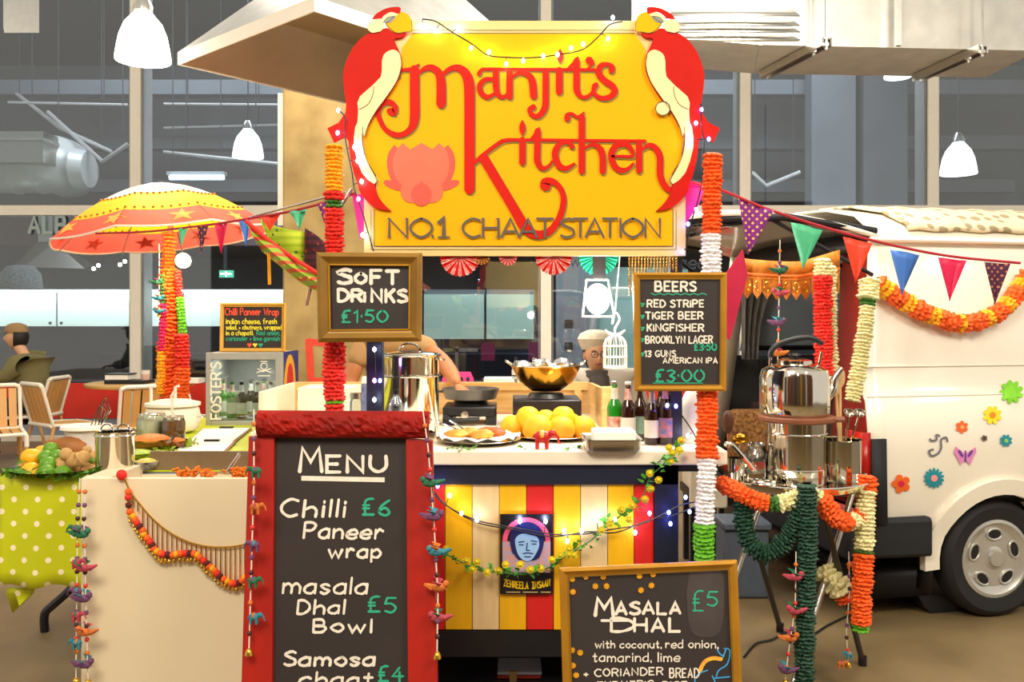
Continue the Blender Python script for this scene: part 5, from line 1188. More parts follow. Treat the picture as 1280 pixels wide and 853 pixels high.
# ================================================================ the white van
M_van = mat('van_paint', '#f2ead8', 0.16, var=0.015, coat=0.6)
M_vanin = mat('van_interior', '#1c1d22', 0.7, var=0.15)
M_trimred = mat('van_red_trim', '#a02618', 0.5, var=0.08)
M_rub = mat('tyre_rubber', '#1b1a1a', 0.75, var=0.15, scale=10)
M_hub = mat('hub_silver', '#c8c6be', 0.3, 0.6, var=0.04)
C0 = Vector((1.67, 4.16, 0)); th = math.radians(12)
sv = Vector((math.cos(th), math.sin(th), 0)); rv = Vector((-math.sin(th), math.cos(th), 0))
def V(u, v, z): return C0 + sv * u + rv * v + Vector((0, 0, z))
prof = [(.03, .40), (.0, .52), (-.03, .70), (-.03, .90), (-.005, 1.08), (.012, 1.10), (.03, 1.16), (.045, 1.22), (.05, 1.24), (.10, 1.55), (.15, 1.80), (.165, 1.84), (.15, 1.86), (.20, 1.93), (.32, 2.00), (.6, 2.06), (.9, 2.08)]
def pv(z):
    for (a, b), (c, d) in zip(prof, prof[1:]):
        if b <= z <= d: return a + (c - a) * (z - b) / (d - b)
    return prof[0][0] if z < prof[0][1] else .2
def rake(z): return .0 + max(0, z - 1.1) * .17
uw, zw_, rw = .721, .288, .288
ra = .335
van = thing('van', 'white camper van with raised rear hatch and flower stickers on its side', 'van', C0)
# near side skin with a cut wheel arch
g = G(); us = [0] + [k * .1 for k in range(1, 46)]
cols = []
for u_ in us:
    col = []
    for (v_, z_) in prof:
        uu = u_ if u_ > .3 else u_ + rake(z_) * (1 - u_ / .3)
        du = u_ - uw
        zz = z_
        if abs(du) < ra and z_ < zw_ + math.sqrt(ra * ra - du * du): zz = zw_ + math.sqrt(ra * ra - du * du)
        col.append((uu, pv(zz) if zz != z_ else v_, zz))
    cols.append(col)
W_ = 1.8
for col in cols:
    for (u_, v_, z_) in col: g.v.append(V(u_, v_, z_))
np_ = len(prof)
for i in range(len(cols) - 1):
    for j in range(np_ - 1):
        a = i * np_ + j; g.f.append((a, a + np_, a + np_ + 1, a + 1))
part(van, 'side_panel', g, M_van, solid=0.012)
g = G()
for u_ in (0.165, .3, 1.5, 3.0, 4.5):
    for (v_, z_) in prof[12:]: g.v.append(V(u_, W_ - v_, z_))
m_ = len(prof[12:])
for i in range(4):
    for j in range(m_ - 1): a = i * m_ + j; g.f.append((a, a + m_, a + m_ + 1, a + 1))
part(van, 'roof_far_half', g, M_van, solid=0.01)
part(van, 'far_side_lower', G().add([V(0, W_, .4), V(4.5, W_, .4), V(4.5, W_ - .03, 1.22), V(0.02, W_ - .03, 1.22)], [(0, 1, 2, 3)]), M_vanin, solid=.02)
part(van, 'far_side_upper', G().add([V(1.25, W_ - .03, 1.22), V(4.5, W_ - .03, 1.22), V(4.5, W_ - .14, 1.86), V(1.25, W_ - .14, 1.86)], [(0, 1, 2, 3)]), M_vanin, solid=.02)
part(van, 'far_pillar', G().add([V(-.02, W_, .5), V(.1, W_, .5), V(.24, W_ - .14, 1.88), V(.12, W_ - .14, 1.88)], [(0, 1, 2, 3)]), M_van, solid=.05)
part(van, 'side_window', G().add([V(.24, W_ - .03, 1.25), V(1.24, W_ - .03, 1.25), V(1.24, W_ - .14, 1.85), V(.30, W_ - .14, 1.85)], [(0, 1, 2, 3)]), mat('window_painted_light', '#a8bccc', .3, var=.05, scale=2, emit=.0), sm=False)  # opaque pale blue painted on the pane in place of light coming through
fw = V(.28, W_ - .04, 1.25)
part(van, 'window_seal', G().tube([V(.28, W_ - .05, 1.27), V(1.22, W_ - .05, 1.27), V(1.22, W_ - .14, 1.83), V(.33, W_ - .14, 1.83)], .022, 6, True), M_black)
part(van, 'bulkhead', G().add([V(1.5, .1, .4), V(1.5, W_ - .05, .4), V(1.5, W_ - .16, 2.0), V(1.5, .2, 2.0)], [(0, 1, 2, 3)]), M_vanin, solid=.02)
part(van, 'load_floor', G().add([V(.03, .05, .55), V(1.5, .05, .55), V(1.5, W_ - .05, .55), V(.03, W_ - .05, .55)], [(0, 1, 2, 3)]), M_vanin, solid=.04)
part(van, 'bed_box', G().add([V(.25, .2, .56), V(1.3, .2, .56), V(1.3, W_ - .15, .56), V(.25, W_ - .15, .56), V(.25, .2, .92), V(1.3, .2, .92), V(1.3, W_ - .15, .92), V(.25, W_ - .15, .92)], [(4, 5, 6, 7), (0, 1, 5, 4), (1, 2, 6, 5), (2, 3, 7, 6), (3, 0, 4, 7)]), mat('brown_carpet', '#3f332c', .9, var=.2, scale=12), bev=.02)
part(van, 'rear_sill', G().add([V(-.02, .02, .42), V(-.02, W_ - .02, .42), V(-.02, W_ - .02, .56), V(-.02, .02, .56)], [(0, 1, 2, 3)]), M_trimred, solid=.02)
# red door aperture trim on the near pillar
part(van, 'pillar_trim', G().add([V(.0 + .005, .03, .56), V(.0 + .01, .34, .56), V(.10 + .08, .46, 1.85), V(.16, .17, 1.85)], [(0, 1, 2, 3)]), M_trimred, solid=.012)
part(van, 'aperture_header', G().add([V(.16, .17, 1.80), V(.16, W_ - .17, 1.80), V(.19, W_ - .2, 1.93), V(.19, .2, 1.93)], [(0, 1, 2, 3)]), M_black, solid=.02)
# bumper, lights, arch, mudflap
part(van, 'rear_bumper', G().add([V(-.11, -.02, .33), V(.325, -.045, .33), V(.325, -.045, .52), V(-.11, -.03, .52), V(-.11, W_, .33), V(.1, W_, .33), V(.1, W_, .52), V(-.11, W_, .52)], [(0, 1, 2, 3), (4, 7, 6, 5), (0, 3, 7, 4), (3, 2, 6, 7), (1, 0, 4, 5)]), M_vanin, bev=.02)
part(van, 'tail_light', G().add([V(-.03, -.03, .60), V(.005, -.036, .60), V(.005, -.035, .93), V(-.03, -.03, .93), V(-.03, .12, .60), V(-.03, .12, .93)], [(0, 1, 2, 3), (4, 0, 3, 5)]), mat('tail_red', '#b01c10', .2, var=.05), solid=.006)
part(van, 'light_surround', G().add([V(.008, -.055, .50), V(.085, -.05, .50), V(.082, -.045, .90), V(.008, -.045, .90), V(-.05, -.05, .52), V(-.05, -.045, .60)], [(0, 1, 2, 3)]), M_vanin, solid=.02)
g = G()
ps = [(uw + (ra - .01) * math.cos(a), zw_ + (ra - .01) * math.sin(a)) for a in [PI * (1.03 - k / 20 * 1.06) for k in range(21)]]
for (u_, z_) in ps:
    du = Vector((u_ - uw, z_ - zw_)).normalized(); z2 = z_ + du.y * .075; u2 = u_ + du.x * .075
    g.v += [V(u_, pv(max(.4, z_)) - .035, z_), V(u2, pv(max(.4, z2)) - .03, z2), V(u2, pv(max(.4, z2)) + .01, z2), V(u_, pv(max(.4, z_)) + .08, z_)]
for i in range(20):
    for k in range(3): g.f.append((4 * i + k, 4 * i + k + 1, 4 * i + 5 + k, 4 * i + 4 + k))
part(van, 'wheel_arch', g, M_van)
part(van, 'arch_liner', G().tube([V(uw, .12, zw_), V(uw, .42, zw_)], .40, 28), M_black)
part(van, 'underbody', G().add([V(.1, .1, .25), V(4.4, .1, .25), V(4.4, W_ - .1, .25), V(.1, W_ - .1, .25)], [(0, 1, 2, 3)]), M_black, solid=.15)
part(van, 'mud_flap', G().add([V(uw - ra - .02, 0, .42), V(uw - ra - .02, .22, .42), V(uw - ra - .04, .22, .14), V(uw - ra - .04, 0, .14)], [(0, 1, 2, 3)]), M_black, solid=.01)
part(van, 'sill', G().add([V(uw + ra, -.03, .3), V(4.5, -.03, .3), V(4.5, -.03, .5), V(uw + ra, -.03, .5)], [(0, 1, 2, 3)]), M_vanin, solid=.03)
part(van, 'rain_gutter', G().tube([V(.12, .13, 1.855), V(4.5, .13, 1.855)], .012, 6), M_van)
for z_ in (1.095, 1.235): part(van, 'crease_line', G().tube([V(.01 + rake(z_), pv(z_) - .001, z_), V(4.5, pv(z_) - .001, z_)], .006, 6), M_van)
def wheel(uu, vv, flip):
    mt_ = Matrix.Rotation(th, 3, 'Z') @ Matrix.Rotation(PI / 2, 3, 'X')
    c = V(uu, vv, zw_)
    w_ = part(van, 'wheel', G().lathe([(.19, -.09), (.255, -.10), (.278, -.085), (rw, -.06), (rw, .06), (.278, .085), (.255, .10), (.195, .09), (.185, .07), (.185, -.09)], c, 40, mt_), M_rub)
    h_ = G().lathe([(.0, .075), (.04, .078), (.057, .07), (.08, .062), (.155, .072), (.176, .088), (.192, .085), (.196, .07)], c, 40, mt_)
    part(w_, 'hub_cap', h_, M_hub)
    hs = G(); bd = G()
    for k in range(5):
        a = 2 * PI * k / 5 + .32
        o_ = Vector((math.cos(a) * .118, math.sin(a) * .118, .071))
        pr = [(math.cos(q) * .027, math.sin(q) * .042) for q in [2 * PI * j / 14 for j in range(14)]]
        e1 = Vector((math.cos(a), math.sin(a), 0)); e2 = Vector((-math.sin(a), math.cos(a), 0))
        ring = [o_ + e1 * x + e2 * y for x, y in pr]
        hs.add([c + mt_ @ (p + Vector((0, 0, .004))) for p in ring], [tuple(range(14))])
        bd.tube([c + mt_ @ (p + Vector((0, 0, .003))) for p in ring], .006, 6, True)
    part(w_, 'hub_slot', hs, M_black, sm=False, kind='stuff'); part(w_, 'slot_rim', bd, M_hub, kind='stuff')
    part(w_, 'hub_centre', G().lathe([(.042, .078), (.036, .092), (.0, .092)], c, 20, mt_), M_hub)
wheel(uw, .09, 1)
part(van, 'wheel', G().tube([V(uw, W_ - .25, zw_), V(uw, W_ - .05, zw_)], rw, 28), M_rub)
part(van, 'wheel', G().tube([V(3.6, .0, zw_), V(3.6, .2, zw_)], rw, 28), M_rub)
# hatch, open
hl = 1.02
ha = [V(.17 , .16, 1.93), V(.17, W_ - .16, 1.93)]
def HT(s, w, o=0): # s along the hatch 0..1 away from hinge, w across 0..1
    z = 1.93 + .10 * math.sin(s * PI) * .6 + .07 * s
    return V(.17 - hl * s, .14 + (W_ - .28) * w, z + o)
g = G()
for i in range(11):
    for j in range(9): g.v.append(HT(i / 10, j / 8, -.05 * abs(j / 4 - 1) ** 3 + 0.0))
for i in range(10):
    for j in range(8): a = i * 9 + j; g.f.append((a, a + 1, a + 10, a + 9))
ht = part(van, 'hatch', g, M_van, solid=.02, label='raised rear hatch')
part(ht, 'hatch_seal', G().tube([HT(0, .02, -.03), HT(.5, .0, -.07), HT(.97, .03, -.07), HT(1, .5, -.02), HT(.97, .97, -.07), HT(.5, 1, -.07), HT(0, .98, -.03)], .02, 8), M_black)
part(ht, 'hatch_window', G().add([HT(.45, .1, -.045), HT(.92, .1, -.045), HT(.92, .9, -.045), HT(.45, .9, -.045)], [(0, 1, 2, 3)]), glassmat('van_glass', '#c8d8e8', .12, .95), solid=.006)
part(van, 'gas_strut', G().tube([HT(.62, .02, -.05), V(.12, .12, 1.68)], .010, 8), M_black)
part(van, 'gas_strut', G().tube([HT(.62, .98, -.05), V(.12, W_ - .12, 1.6)], .010, 8), M_black)
# curtain + mirror decor
g = G()
for i in range(15):
    for j in range(7):
        t_ = j / 6; g.v.append(V(.18 + .28 * (i / 14) * (1 - .6 * math.sin(t_ * PI * .55)), W_ - .18 - .03 * math.sin(i * 1.6), 1.82 - .62 * t_))
for i in range(14):
    for j in range(6): a = i * 7 + j; g.f.append((a, a + 7, a + 8, a + 1))
part(van, 'curtain', g, mat('grey_curtain', '#8a8a8c', .8, var=.1), solid=.003)
# roof mat with printed tracks
g = G(); rows = [(.17, 1.905), (.20, 1.94), (.32, 2.012), (.6, 2.072), (.9, 2.092)]
for i in range(19):
    for (v_, z_) in rows: g.v.append(V(.30 + .045 * i * 1.6 + (.05 if z_ < 2 else 0), v_ - .012, z_ + .01 + .006 * math.sin(i * 1.9)))
for i in range(18):
    for j in range(4): a = i * 5 + j; g.f.append((a, a + 5, a + 6, a + 1))
def printed_mat():
    m = mat('printed_roof_mat', '#d4c4a0', .9, var=.06, scale=20); nt = m.node_tree; N = nt.nodes; L = nt.links
    b = N['Principled BSDF']; tc = N.new('ShaderNodeTexCoord'); v = N.new('ShaderNodeTexVoronoi'); v.inputs['Scale'].default_value = 14; v.inputs['Randomness'].default_value = .35
    L.new(tc.outputs['Object'], v.inputs['Vector']); r = N.new('ShaderNodeValToRGB'); r.color_ramp.elements[0].position = .34; r.color_ramp.elements[1].position = .40
    r.color_ramp.elements[0].color = lin('#9a8a6a'); r.color_ramp.elements[1].color = lin('#d8c8a4'); L.new(v.outputs['Distance'], r.inputs[0]); L.new(r.outputs[0], b.inputs['Base Color']); return m
single('roof_mat', g, printed_mat(), 'beige mat with rows of grey print lying over the van roof edge', 'mat', solid=.012)
# stickers on the side: px py radius petals colours
def vside(px, py, o=.0):
    z = 1.0
    for _ in range(8):
        v_ = pv(min(1.9, max(.4, z))) - .004
        r_ = Vector(((px - 640) / F, 1, -(py - HOR) / F)); c = Vector((0, 0, H)); p0 = V(0, v_, 0)
        t_ = (p0 - c).dot(rv) / r_.dot(rv); q = c + r_ * t_; z = q.z
    return q - rv * o
for px, py, r_, n_, c1, c2, lb in [(1126, 605, 12, 5, '#f06a1c', '#e01c50', 'orange flower sticker'), (1167, 598, 13, 14, '#1a8fa0', '#f49a9a', 'teal daisy sticker'), (1202, 534, 8, 6, '#f0641c', '#f4a060', 'small orange flower sticker'), (1240, 519, 12, 8, '#f4e020', '#f08a1c', 'yellow daisy sticker'),
        (1264, 490, 15, 9, '#7fd41c', '#1c80e0', 'green flower sticker'), (1257, 551, 8, 8, '#1c90a8', '#8fd060', 'small teal daisy sticker'), (1230, 548, 4, 5, '#6a5a4c', '#3a2c24', 'tiny brown flower sticker')]:
    ps = []
    N_ = n_ * 8
    for k in range(N_):
        a = 2 * PI * k / N_; rr_ = r_ * (.62 + .38 * abs(math.sin(n_ * a / 2)) ** .7)
        ps.append(vside(px + rr_ * math.cos(a), py + rr_ * math.sin(a), .003))
    s_ = part(van, 'sticker', G().add(ps, [tuple(range(N_))]), mat('st' + c1, c1, .4, var=0), sm=False, label=lb)
    part(s_, 'sticker_centre', G().add([vside(px + r_ * .33 * math.cos(a), py + r_ * .33 * math.sin(a), .005) for a in [k * PI / 8 for k in range(16)]], [tuple(range(16))]), mat('st' + c2, c2, .4, var=0), sm=False)
def vfr(x, y, o=0): return vside(x, y, o)
s_ = part(van, 'sticker', G().flat([(1206, 568), (1194, 558), (1192, 566), (1197, 574), (1200, 582), (1206, 574), (1212, 582), (1216, 572), (1220, 565), (1219, 559)], vfr, .003), mat('st_pink', '#e08ac0', .4, var=0), sm=False, label='pink butterfly sticker')
g = G(); g.stroke([(1206, 564), (1206, 577)], 2, vfr, .005); g.stroke([(1198, 564), (1202, 570)], 3, vfr, .005); g.stroke([(1214, 564), (1210, 570)], 3, vfr, .005); part(s_, 'butterfly_marking', g, mat('st_purple', '#6a3a9c', .4, var=0), sm=False)
for q in ([(1174, 545), (1170, 544), (1170, 550), (1164, 551), (1162, 549)], [(1184, 552), (1182, 547), (1176, 550), (1176, 560), (1172, 567), (1164, 570), (1161, 564), (1166, 562)]):
    g = G(); g.stroke(smooth2(q, 4), 2.4, vfr, .003); part(van, 'sticker', g, mat('st_grey', '#6f7078', .4, var=0), sm=False, label='grey scroll sticker')

# patterned cushion behind the tray, crates below
t = thing('patterned_cushion', 'brown and gold patterned cushion standing in the van opening', 'cushion', W(938, 575, 4.6))
g = G().box(W(914, 575, 4.62), W(963, 513, 4.62) + Vector((0, .10, 0)))
part(t, 'cover', g, mat('cushion_print', '#b98a4a', .8, var=0, scale=55, col2='#5c2c14'), bev=.03)
t = thing('storage_crate', 'blue grey plastic storage crate on the floor under the tray table', 'crate', (1.35, 4.7, 0))
M_crate = mat('crate_bluegrey', '#5c6878', .5, var=.06)
ca = Vector((X(905, 4.6), 4.6)); part(t, 'body', G().box((X(905, 4.6), 4.6, 0.0), (X(962, 4.6), 4.8, .36)), M_crate, bev=.015)
part(t, 'lid', G().box((X(903, 4.6), 4.58, .361), (X(964, 4.6), 4.82, .40)), M_crate, bev=.01)
t = thing('folding_stool', 'black folding stool with a pale towel behind the tray table', 'stool', (1.15, 5.2, 0))
part(t, 'seat', G().box((X(860, 5.15), 5.15, .42), (X(908, 5.15), 5.4, .47)), M_black); part(t, 'towel', G().box((X(862, 5.12), 5.12, .36), (X(910, 5.12), 5.145, .62)).box((X(862, 5.12), 5.145, .472), (X(910, 5.12), 5.35, .62)), M_slab, bev=.01)
for px in (864, 900): part(t, 'leg', G().box((X(px, 5.15), 5.16, 0), (X(px, 5.15) + .03, 5.2, .42)), M_black); part(t, 'leg', G().box((X(px, 5.15), 5.36, 0), (X(px, 5.15) + .03, 5.4, .42)), M_black)

# ================================================================ tray table
tc_ = Vector((X(988, 3.66), 3.66, 0)); tr = 95 / F * 3.66; ztr = Z(601, 3.66)
t = thing('tray_stand', 'black folding trestle stand with crossed steel legs under the big tray', 'stand', (tc_.x, tc_.y, 0))
M_tube = mat('dark_tube', '#55514c', .35, .8, var=.08)
ofs = Vector((.23, -.43, 0))
A_ = S(975, 790, 0); B_ = S(1078, 832, 0); T1 = Vector((X(920, 3.88), 3.88, ztr - .02)); T2 = T1 + (B_ - A_); T2.z = T1.z
Cf = Vector((X(985, 3.42), 3.42, 0)); Df = Cf - (B_ - A_); T3 = Vector((X(1066, 3.72), 3.72, ztr - .02)); T4 = T3 - (B_ - A_); T4.z = T3.z
for a, b in ((T1, A_), (T2, B_)): part(t, 'leg', G().tube([a, b + Vector((0, 0, .02))], .0125, 10), M_tube)
for a, b in ((T3, Cf), (T4, Df)): part(t, 'leg', G().tube([a + Vector((.012, 0, 0)), b + Vector((.012, 0, .02))], .0125, 10), M_steel)
for b in (A_, B_, Cf, Df): part(t, 'rubber_foot', G().tube([b, b + Vector((0, 0, .04))], .018, 10), M_black)
part(t, 'top_bar', G().tube([T1 + Vector((-.02, .03, 0)), T2 + Vector((.02, -.03, 0))], .014, 8), M_black); part(t, 'top_bar', G().tube([T3, T4], .014, 8), M_black)
t = thing('round_tray', 'large round steel tray carrying the kettle and utensils', 'tray', (tc_.x, tc_.y, ztr))
part(t, 'tray', G().lathe([(0, .0), (tr * .9, 0), (tr * .93, .008), (tr, .028), (tr * 1.01, .024), (tr * .94, -.004), (tr * .9, -.012), (0, -.012)], (tc_.x, tc_.y, ztr), 56), M_chrome)
zz = ztr + .001
def OT(px, d): return Vector((X(px, d), d, zz))
b = OT(996, 3.62); r = 35 / F * 3.62; h = Z(527, 3.62) - zz
t = thing('steel_canister', 'wide polished steel canister supporting the kettle', 'canister', b)
part(t, 'body', G().lathe([(r, 0), (r * 1.02, .01), (r * 1.02, h * .25), (r, h * .26), (r, h), (r * .97, h), (0, h)], b, 36), M_chrome); part(t, 'hoop', G().tube([b + Vector((r * 1.02 * math.cos(a), r * 1.02 * math.sin(a), h * .82)) for a in [k * PI / 16 for k in range(32)]], .003, 6, True), M_chrome)
t = thing('trivet', 'round reddish brown wooden board between kettle and canister', 'board', b + Vector((0, 0, h)))
part(t, 'board', G().lathe([(0, .001), (r * 1.25, .001), (r * 1.32, .008), (r * 1.32, .02), (r * 1.25, .027), (0, .027)], b + Vector((0, 0, h)), 36), mat('trivet_brown', '#8a5030', .5, var=.1))
part(t, 'spacer', G().tube([b + Vector((r * .9, -r * .5, h + .014)), b + Vector((r * 1.5, -r * .5, h + .014))], .012, 8), MATS['trivet_brown'])
kb = b + Vector((-.01, 0, h + .028)); kr = 42.5 / F * 3.62; kh = Z(458, 3.62) - kb.z
t = thing('kettle', 'big polished steel kettle with black arched handle on the trivet', 'kettle', kb)
part(t, 'body', G().lathe([(kr * .93, 0), (kr * .99, .012), (kr, kh * .25), (kr * .995, kh * .78), (kr * .93, kh * .93), (kr * .7, kh * 1.02), (kr * .5, kh * 1.06)], kb, 40), M_chrome)
part(t, 'lid', G().lathe([(kr * .5, kh * 1.06), (kr * .5, kh * 1.12), (kr * .3, kh * 1.17), (0, kh * 1.18)], kb, 30), M_chrome)
part(t, 'lid_knob', G().lathe([(.012, kh * 1.17), (.012, kh * 1.2), (.026, kh * 1.22), (.022, kh * 1.27), (0, kh * 1.28)], kb, 14), M_black)
P_ = lambda px, py, dy=0: W(px, py, 3.62 + dy)
part(t, 'handle_bracket', G().tube([P_(963, 468), P_(963, 445)], .007, 8), M_chrome); part(t, 'handle_bracket', G().tube([P_(1022, 466), P_(1027, 440)], .006, 8), M_chrome)
part(t, 'handle', G().tube(smooth2([tuple(P_(x, y)) for x, y in [(963, 447), (966, 436), (980, 428), (1000, 423), (1015, 423), (1028, 430)]], 4), .012, 10), M_black)
part(t, 'spout', G().tube(smooth2([tuple(P_(x, y)) for x, y in [(1030, 497), (1040, 488), (1044, 472), (1052, 461)]], 4), [.03, .028, .024, .022, .02, .018, .016, .015, .014, .013, .013, .012, .012], 12), M_chrome)
b = OT(1051, 3.66); r = 24 / F * 3.66; h = Z(550, 3.66) - zz
t = thing('utensil_pot', 'steel utensil pot on the right of the tray', 'pot', b)
part(t, 'body', G().lathe([(0, .004), (r, .0), (r, .01), (r, h), (r * 1.05, h + .004), (r * .95, h), (r * .94, .01), (0, .01)], b, 30), M_chrome)
M_spoonw = mat('beech_spoon', '#e0b880', .6, var=.08)
for px, py, lb in ((1045, 488, 'long wooden spoon leaning left in the utensil pot'), (1050, 478, 'tall pale wooden spoon in the utensil pot')):
    t = thing('wooden_spoon', lb, 'spoon', b + Vector((0, 0, .02)), 'utensils in the steel pot')
    tp = W(px, py, 3.66); part(t, 'handle', G().tube([b + Vector((0, 0, .02)), tp], .006, 8), M_spoonw); part(t, 'spoon_bowl', G().ell(tp + Vector((0, 0, .02)), (.022, .008, .045), 12), M_spoonw)
for px, py, lb in ((1062, 515, 'steel ladle on the left in the utensil pot'), (1075, 515, 'steel ladle on the right in the utensil pot')):
    t = thing('ladle', lb, 'ladle', b + Vector((0, 0, .02)), 'utensils in the steel pot')
    tp = W(px, py, 3.66); part(t, 'handle', G().tube([b + Vector((0, 0, .02)), tp], .004, 8), M_chrome); part(t, 'ladle_cup', G().lathe([(0, -.02), (.018, -.014), (.024, 0), (.022, .0), (.016, -.012)], tp, 14, Euler((.5, 0, 0)).to_matrix()), M_chrome)
b = OT(945, 3.66); t = thing('glass_jar', 'squat clear glass jar on the left of the tray', 'jar', b)
part(t, 'glass', G().lathe([(.05, 0), (.055, .02), (.055, .11), (.04, .13), (.038, .15)], b, 22), M_glassv); part(t, 'rim', G().tube([b + Vector((.039 * math.cos(a), .039 * math.sin(a), .15)) for a in [k * PI / 10 for k in range(20)]], .004, 6, True), M_chrome)
b = OT(922, 3.62); t = thing('steel_beaker', 'small dark steel beaker holding a brass spoon at the tray edge', 'beaker', b)
part(t, 'body', G().lathe([(.038, 0), (.04, .01), (.04, .1), (.038, .1), (.036, .01), (0, .01)], b, 24), M_chrome)
t = thing('brass_spoon', 'brass bowled spoon standing in the small beaker', 'spoon', b + Vector((0, 0, .012)))
part(t, 'handle', G().tube([b + Vector((0, 0, .012)), W(926, 552, 3.62)], .004, 6), M_chrome); part(t, 'spoon_bowl', G().ell(W(926, 549, 3.62), (.035, .012, .022), 12), M_brass)
t = thing('wooden_ladle', 'dark wooden ladle standing at the left tray edge', 'ladle', b + Vector((-.035, .05, .0)))
part(t, 'handle', G().tube([b + Vector((-.02, .05, .0)), W(910, 540, 3.66)], .006, 6), MATS['gourd_brown']); part(t, 'spoon_bowl', G().ell(W(910, 528, 3.66), (.025, .014, .05), 12), mat('dark_wood', '#5c3418', .5))
t = thing('ladle', 'long steel ladle lying diagonally across the left of the tray', 'ladle', OT(945, 3.5))
part(t, 'handle', G().tube(smooth2([tuple(W(x, y, 3.5)) for x, y in [(909, 555), (916, 557), (932, 575), (944, 590)]], 4), .010, 8), M_chrome); part(t, 'ladle_cup', G().ell(OT(955, 3.5) + Vector((0, 0, .018)), (.055, .04, .018), 14), M_chrome)
part(t, 'hook', G().ell(W(909, 556, 3.5), .014, 8), M_chrome)

# ================================================================ garlands
def ruffle(nm, m, r, k=12, seed=0, step=.016):
    rr = random.Random(seed); g = G(); n = 2 * k + 4; h = step * .62
    prof_ = [(.55, -1.15), (1.0, -.55), (1.12, 0), (1.0, .5), (.6, 1.0)]
    wob = [rr.uniform(.86, 1.12) for _ in range(n)]; tw = [rr.uniform(-.35, .35) for _ in range(n)]
    for pr, pz in prof_:
        for i in range(n):
            a = 2 * PI * i / n; rad = r * pr * wob[i] * (1.07 if i % 2 else .93)
            g.v.append(Vector((rad * math.cos(a), rad * math.sin(a), h * (pz + tw[i] * pr))))
    for j in range(4):
        for i in range(n): i2 = (i + 1) % n; g.f.append((j * n + i, j * n + i2, (j + 1) * n + i2, (j + 1) * n + i))
    return mesh_of(nm, g, m, False)
RUF = {}
def garland(label, pts, r, colf, step=.016, group='paper flower garlands', cord=None, name='flower_garland', cat='garland', nm='blossom', k=12):
    path = [Vector(p) for p in smooth2([tuple(p) for p in pts], 8)]
    t = thing(name, label, cat, path[0], group)
    part(t, 'cord', G().tube(path, .002, 5), cord or M_white)
    L_ = [0]
    for a, b in zip(path, path[1:]): L_.append(L_[-1] + (b - a).length)
    tot = L_[-1]; n = max(2, int(tot / step)); i = 0
    for j in range(n + 1):
        s = tot * j / n
        while i < len(L_) - 2 and L_[i + 1] < s: i += 1
        f = (s - L_[i]) / max(1e-6, L_[i + 1] - L_[i]); p = path[i].lerp(path[i + 1], f); d = (path[i + 1] - path[i]).normalized()
        m, sc_ = colf(j / n)
        if m is None: continue
        key = (m.name, round(r, 4), step, j % 4)
        if key not in RUF: RUF[key] = ruffle(nm, m, r, k, j, step)
        q = d.to_track_quat('Z', 'Y').to_matrix().to_4x4()
        inst(t, nm, RUF[key], Matrix.Translation(p) @ q @ Matrix.Rotation(R.uniform(0, 6), 4, 'Z') @ Matrix.Scale(sc_ * R.uniform(.93, 1.08), 4))
    return t
P_or = mat('petal_orange', '#ff6410', .7, var=.12, scale=30); P_ye = mat('petal_yellow', '#ffb010', .7, var=.1, scale=30); P_re = mat('petal_red', '#f02c1c', .7, var=.12, scale=30)
P_wh = mat('petal_white', '#f6f2f4', .7, var=.04); P_gr = mat('petal_green', '#6cc024', .7, var=.15, scale=30); P_cr = mat('petal_cream', '#eee6ac', .7, var=.08, scale=20); P_dg = mat('tinsel_green', '#1e4c34', .6, var=.25, scale=40); P_pk = mat('petal_magenta', '#e01c60', .7, var=.1)
P_bg = mat('petal_leaf', '#3f7a24', .6, var=.2)
def bands(*bs):
    def f(t):
        for lim, m, s in bs:
            if t <= lim: return m, s
        return bs[-1][1], bs[-1][2]
    return f
rg = 10.5 / F * 3.45
d1 = 3.40
garland('yellow and red paper garland hanging behind the soft drinks board', [W(418, 184, d1), W(418, 215, d1), W(417, 260, d1), W(418, 330, 3.42), W(418, 430, 3.42), W(418, 512, 3.42), W(418, 520, 3.42)], rg, bands((.17, P_ye, .95), (.2, P_re, 1.05), (.225, P_bg, .9), (.40, P_re, 1), (.93, P_re, 1.12), (.955, P_gr, .9), (.98, P_re, 1), (1, P_gr, 1)), .015)
garland('orange over white paper garland beside the right parrot tail', [W(891, 195, d1), W(890, 240, d1), W(889, 300, d1), W(889, 340, d1)], rg, bands((.68, P_or, 1), (1, P_wh, 1)), .015)
garland('orange, white and green paper garland hanging at the counter end', [W(884, 490, 3.36), W(884, 560, 3.32), W(883, 600, 3.3), W(880, 660, 3.3), W(880, 704, 3.3)], rg, bands((.40, P_or, 1.1), (.78, P_wh, .95), (1, P_gr, 1.05)), .015)
dpz = 5.35
gp = [W(212, 292, dpz - .05), W(210, 340, dpz - .05), W(214, 400, dpz - .06), W(208, 450, dpz - .06), W(214, 500, dpz - .06)]
garland('thick orange marigold garland wound down the parasol pole', gp, .052, bands((.2, P_or, .7), (1, P_or, 1)), .022, 'garlands on the parasol pole')
garland('red paper garland hanging on the right of the parasol pole', [W(226, 420, dpz - .12), W(228, 450, dpz - .12), W(226, 500, dpz - .12)], .038, bands((.5, P_re, 1), (1, P_or, 1.1)), .02, 'garlands on the parasol pole')
garland('green leaf garland trailing beside the orange pole garland', [W(222, 340, dpz - .1), W(227, 400, dpz - .1), W(230, 445, dpz - .1)], .022, bands((.3, P_re, .8), (1, P_gr, 1)), .02, 'garlands on the parasol pole')
garland('magenta ruffle garland hanging left of the parasol pole', [W(203, 345, dpz - .1), W(205, 400, dpz - .1), W(203, 432, dpz - .1), W(202, 492, dpz - .1)], .024, bands((.25, P_bg, .7), (.65, P_pk, 1), (1, P_ye, 1)), .02, 'garlands on the parasol pole')
def vanp(px, py, o=.05): return vside(px, py, o)
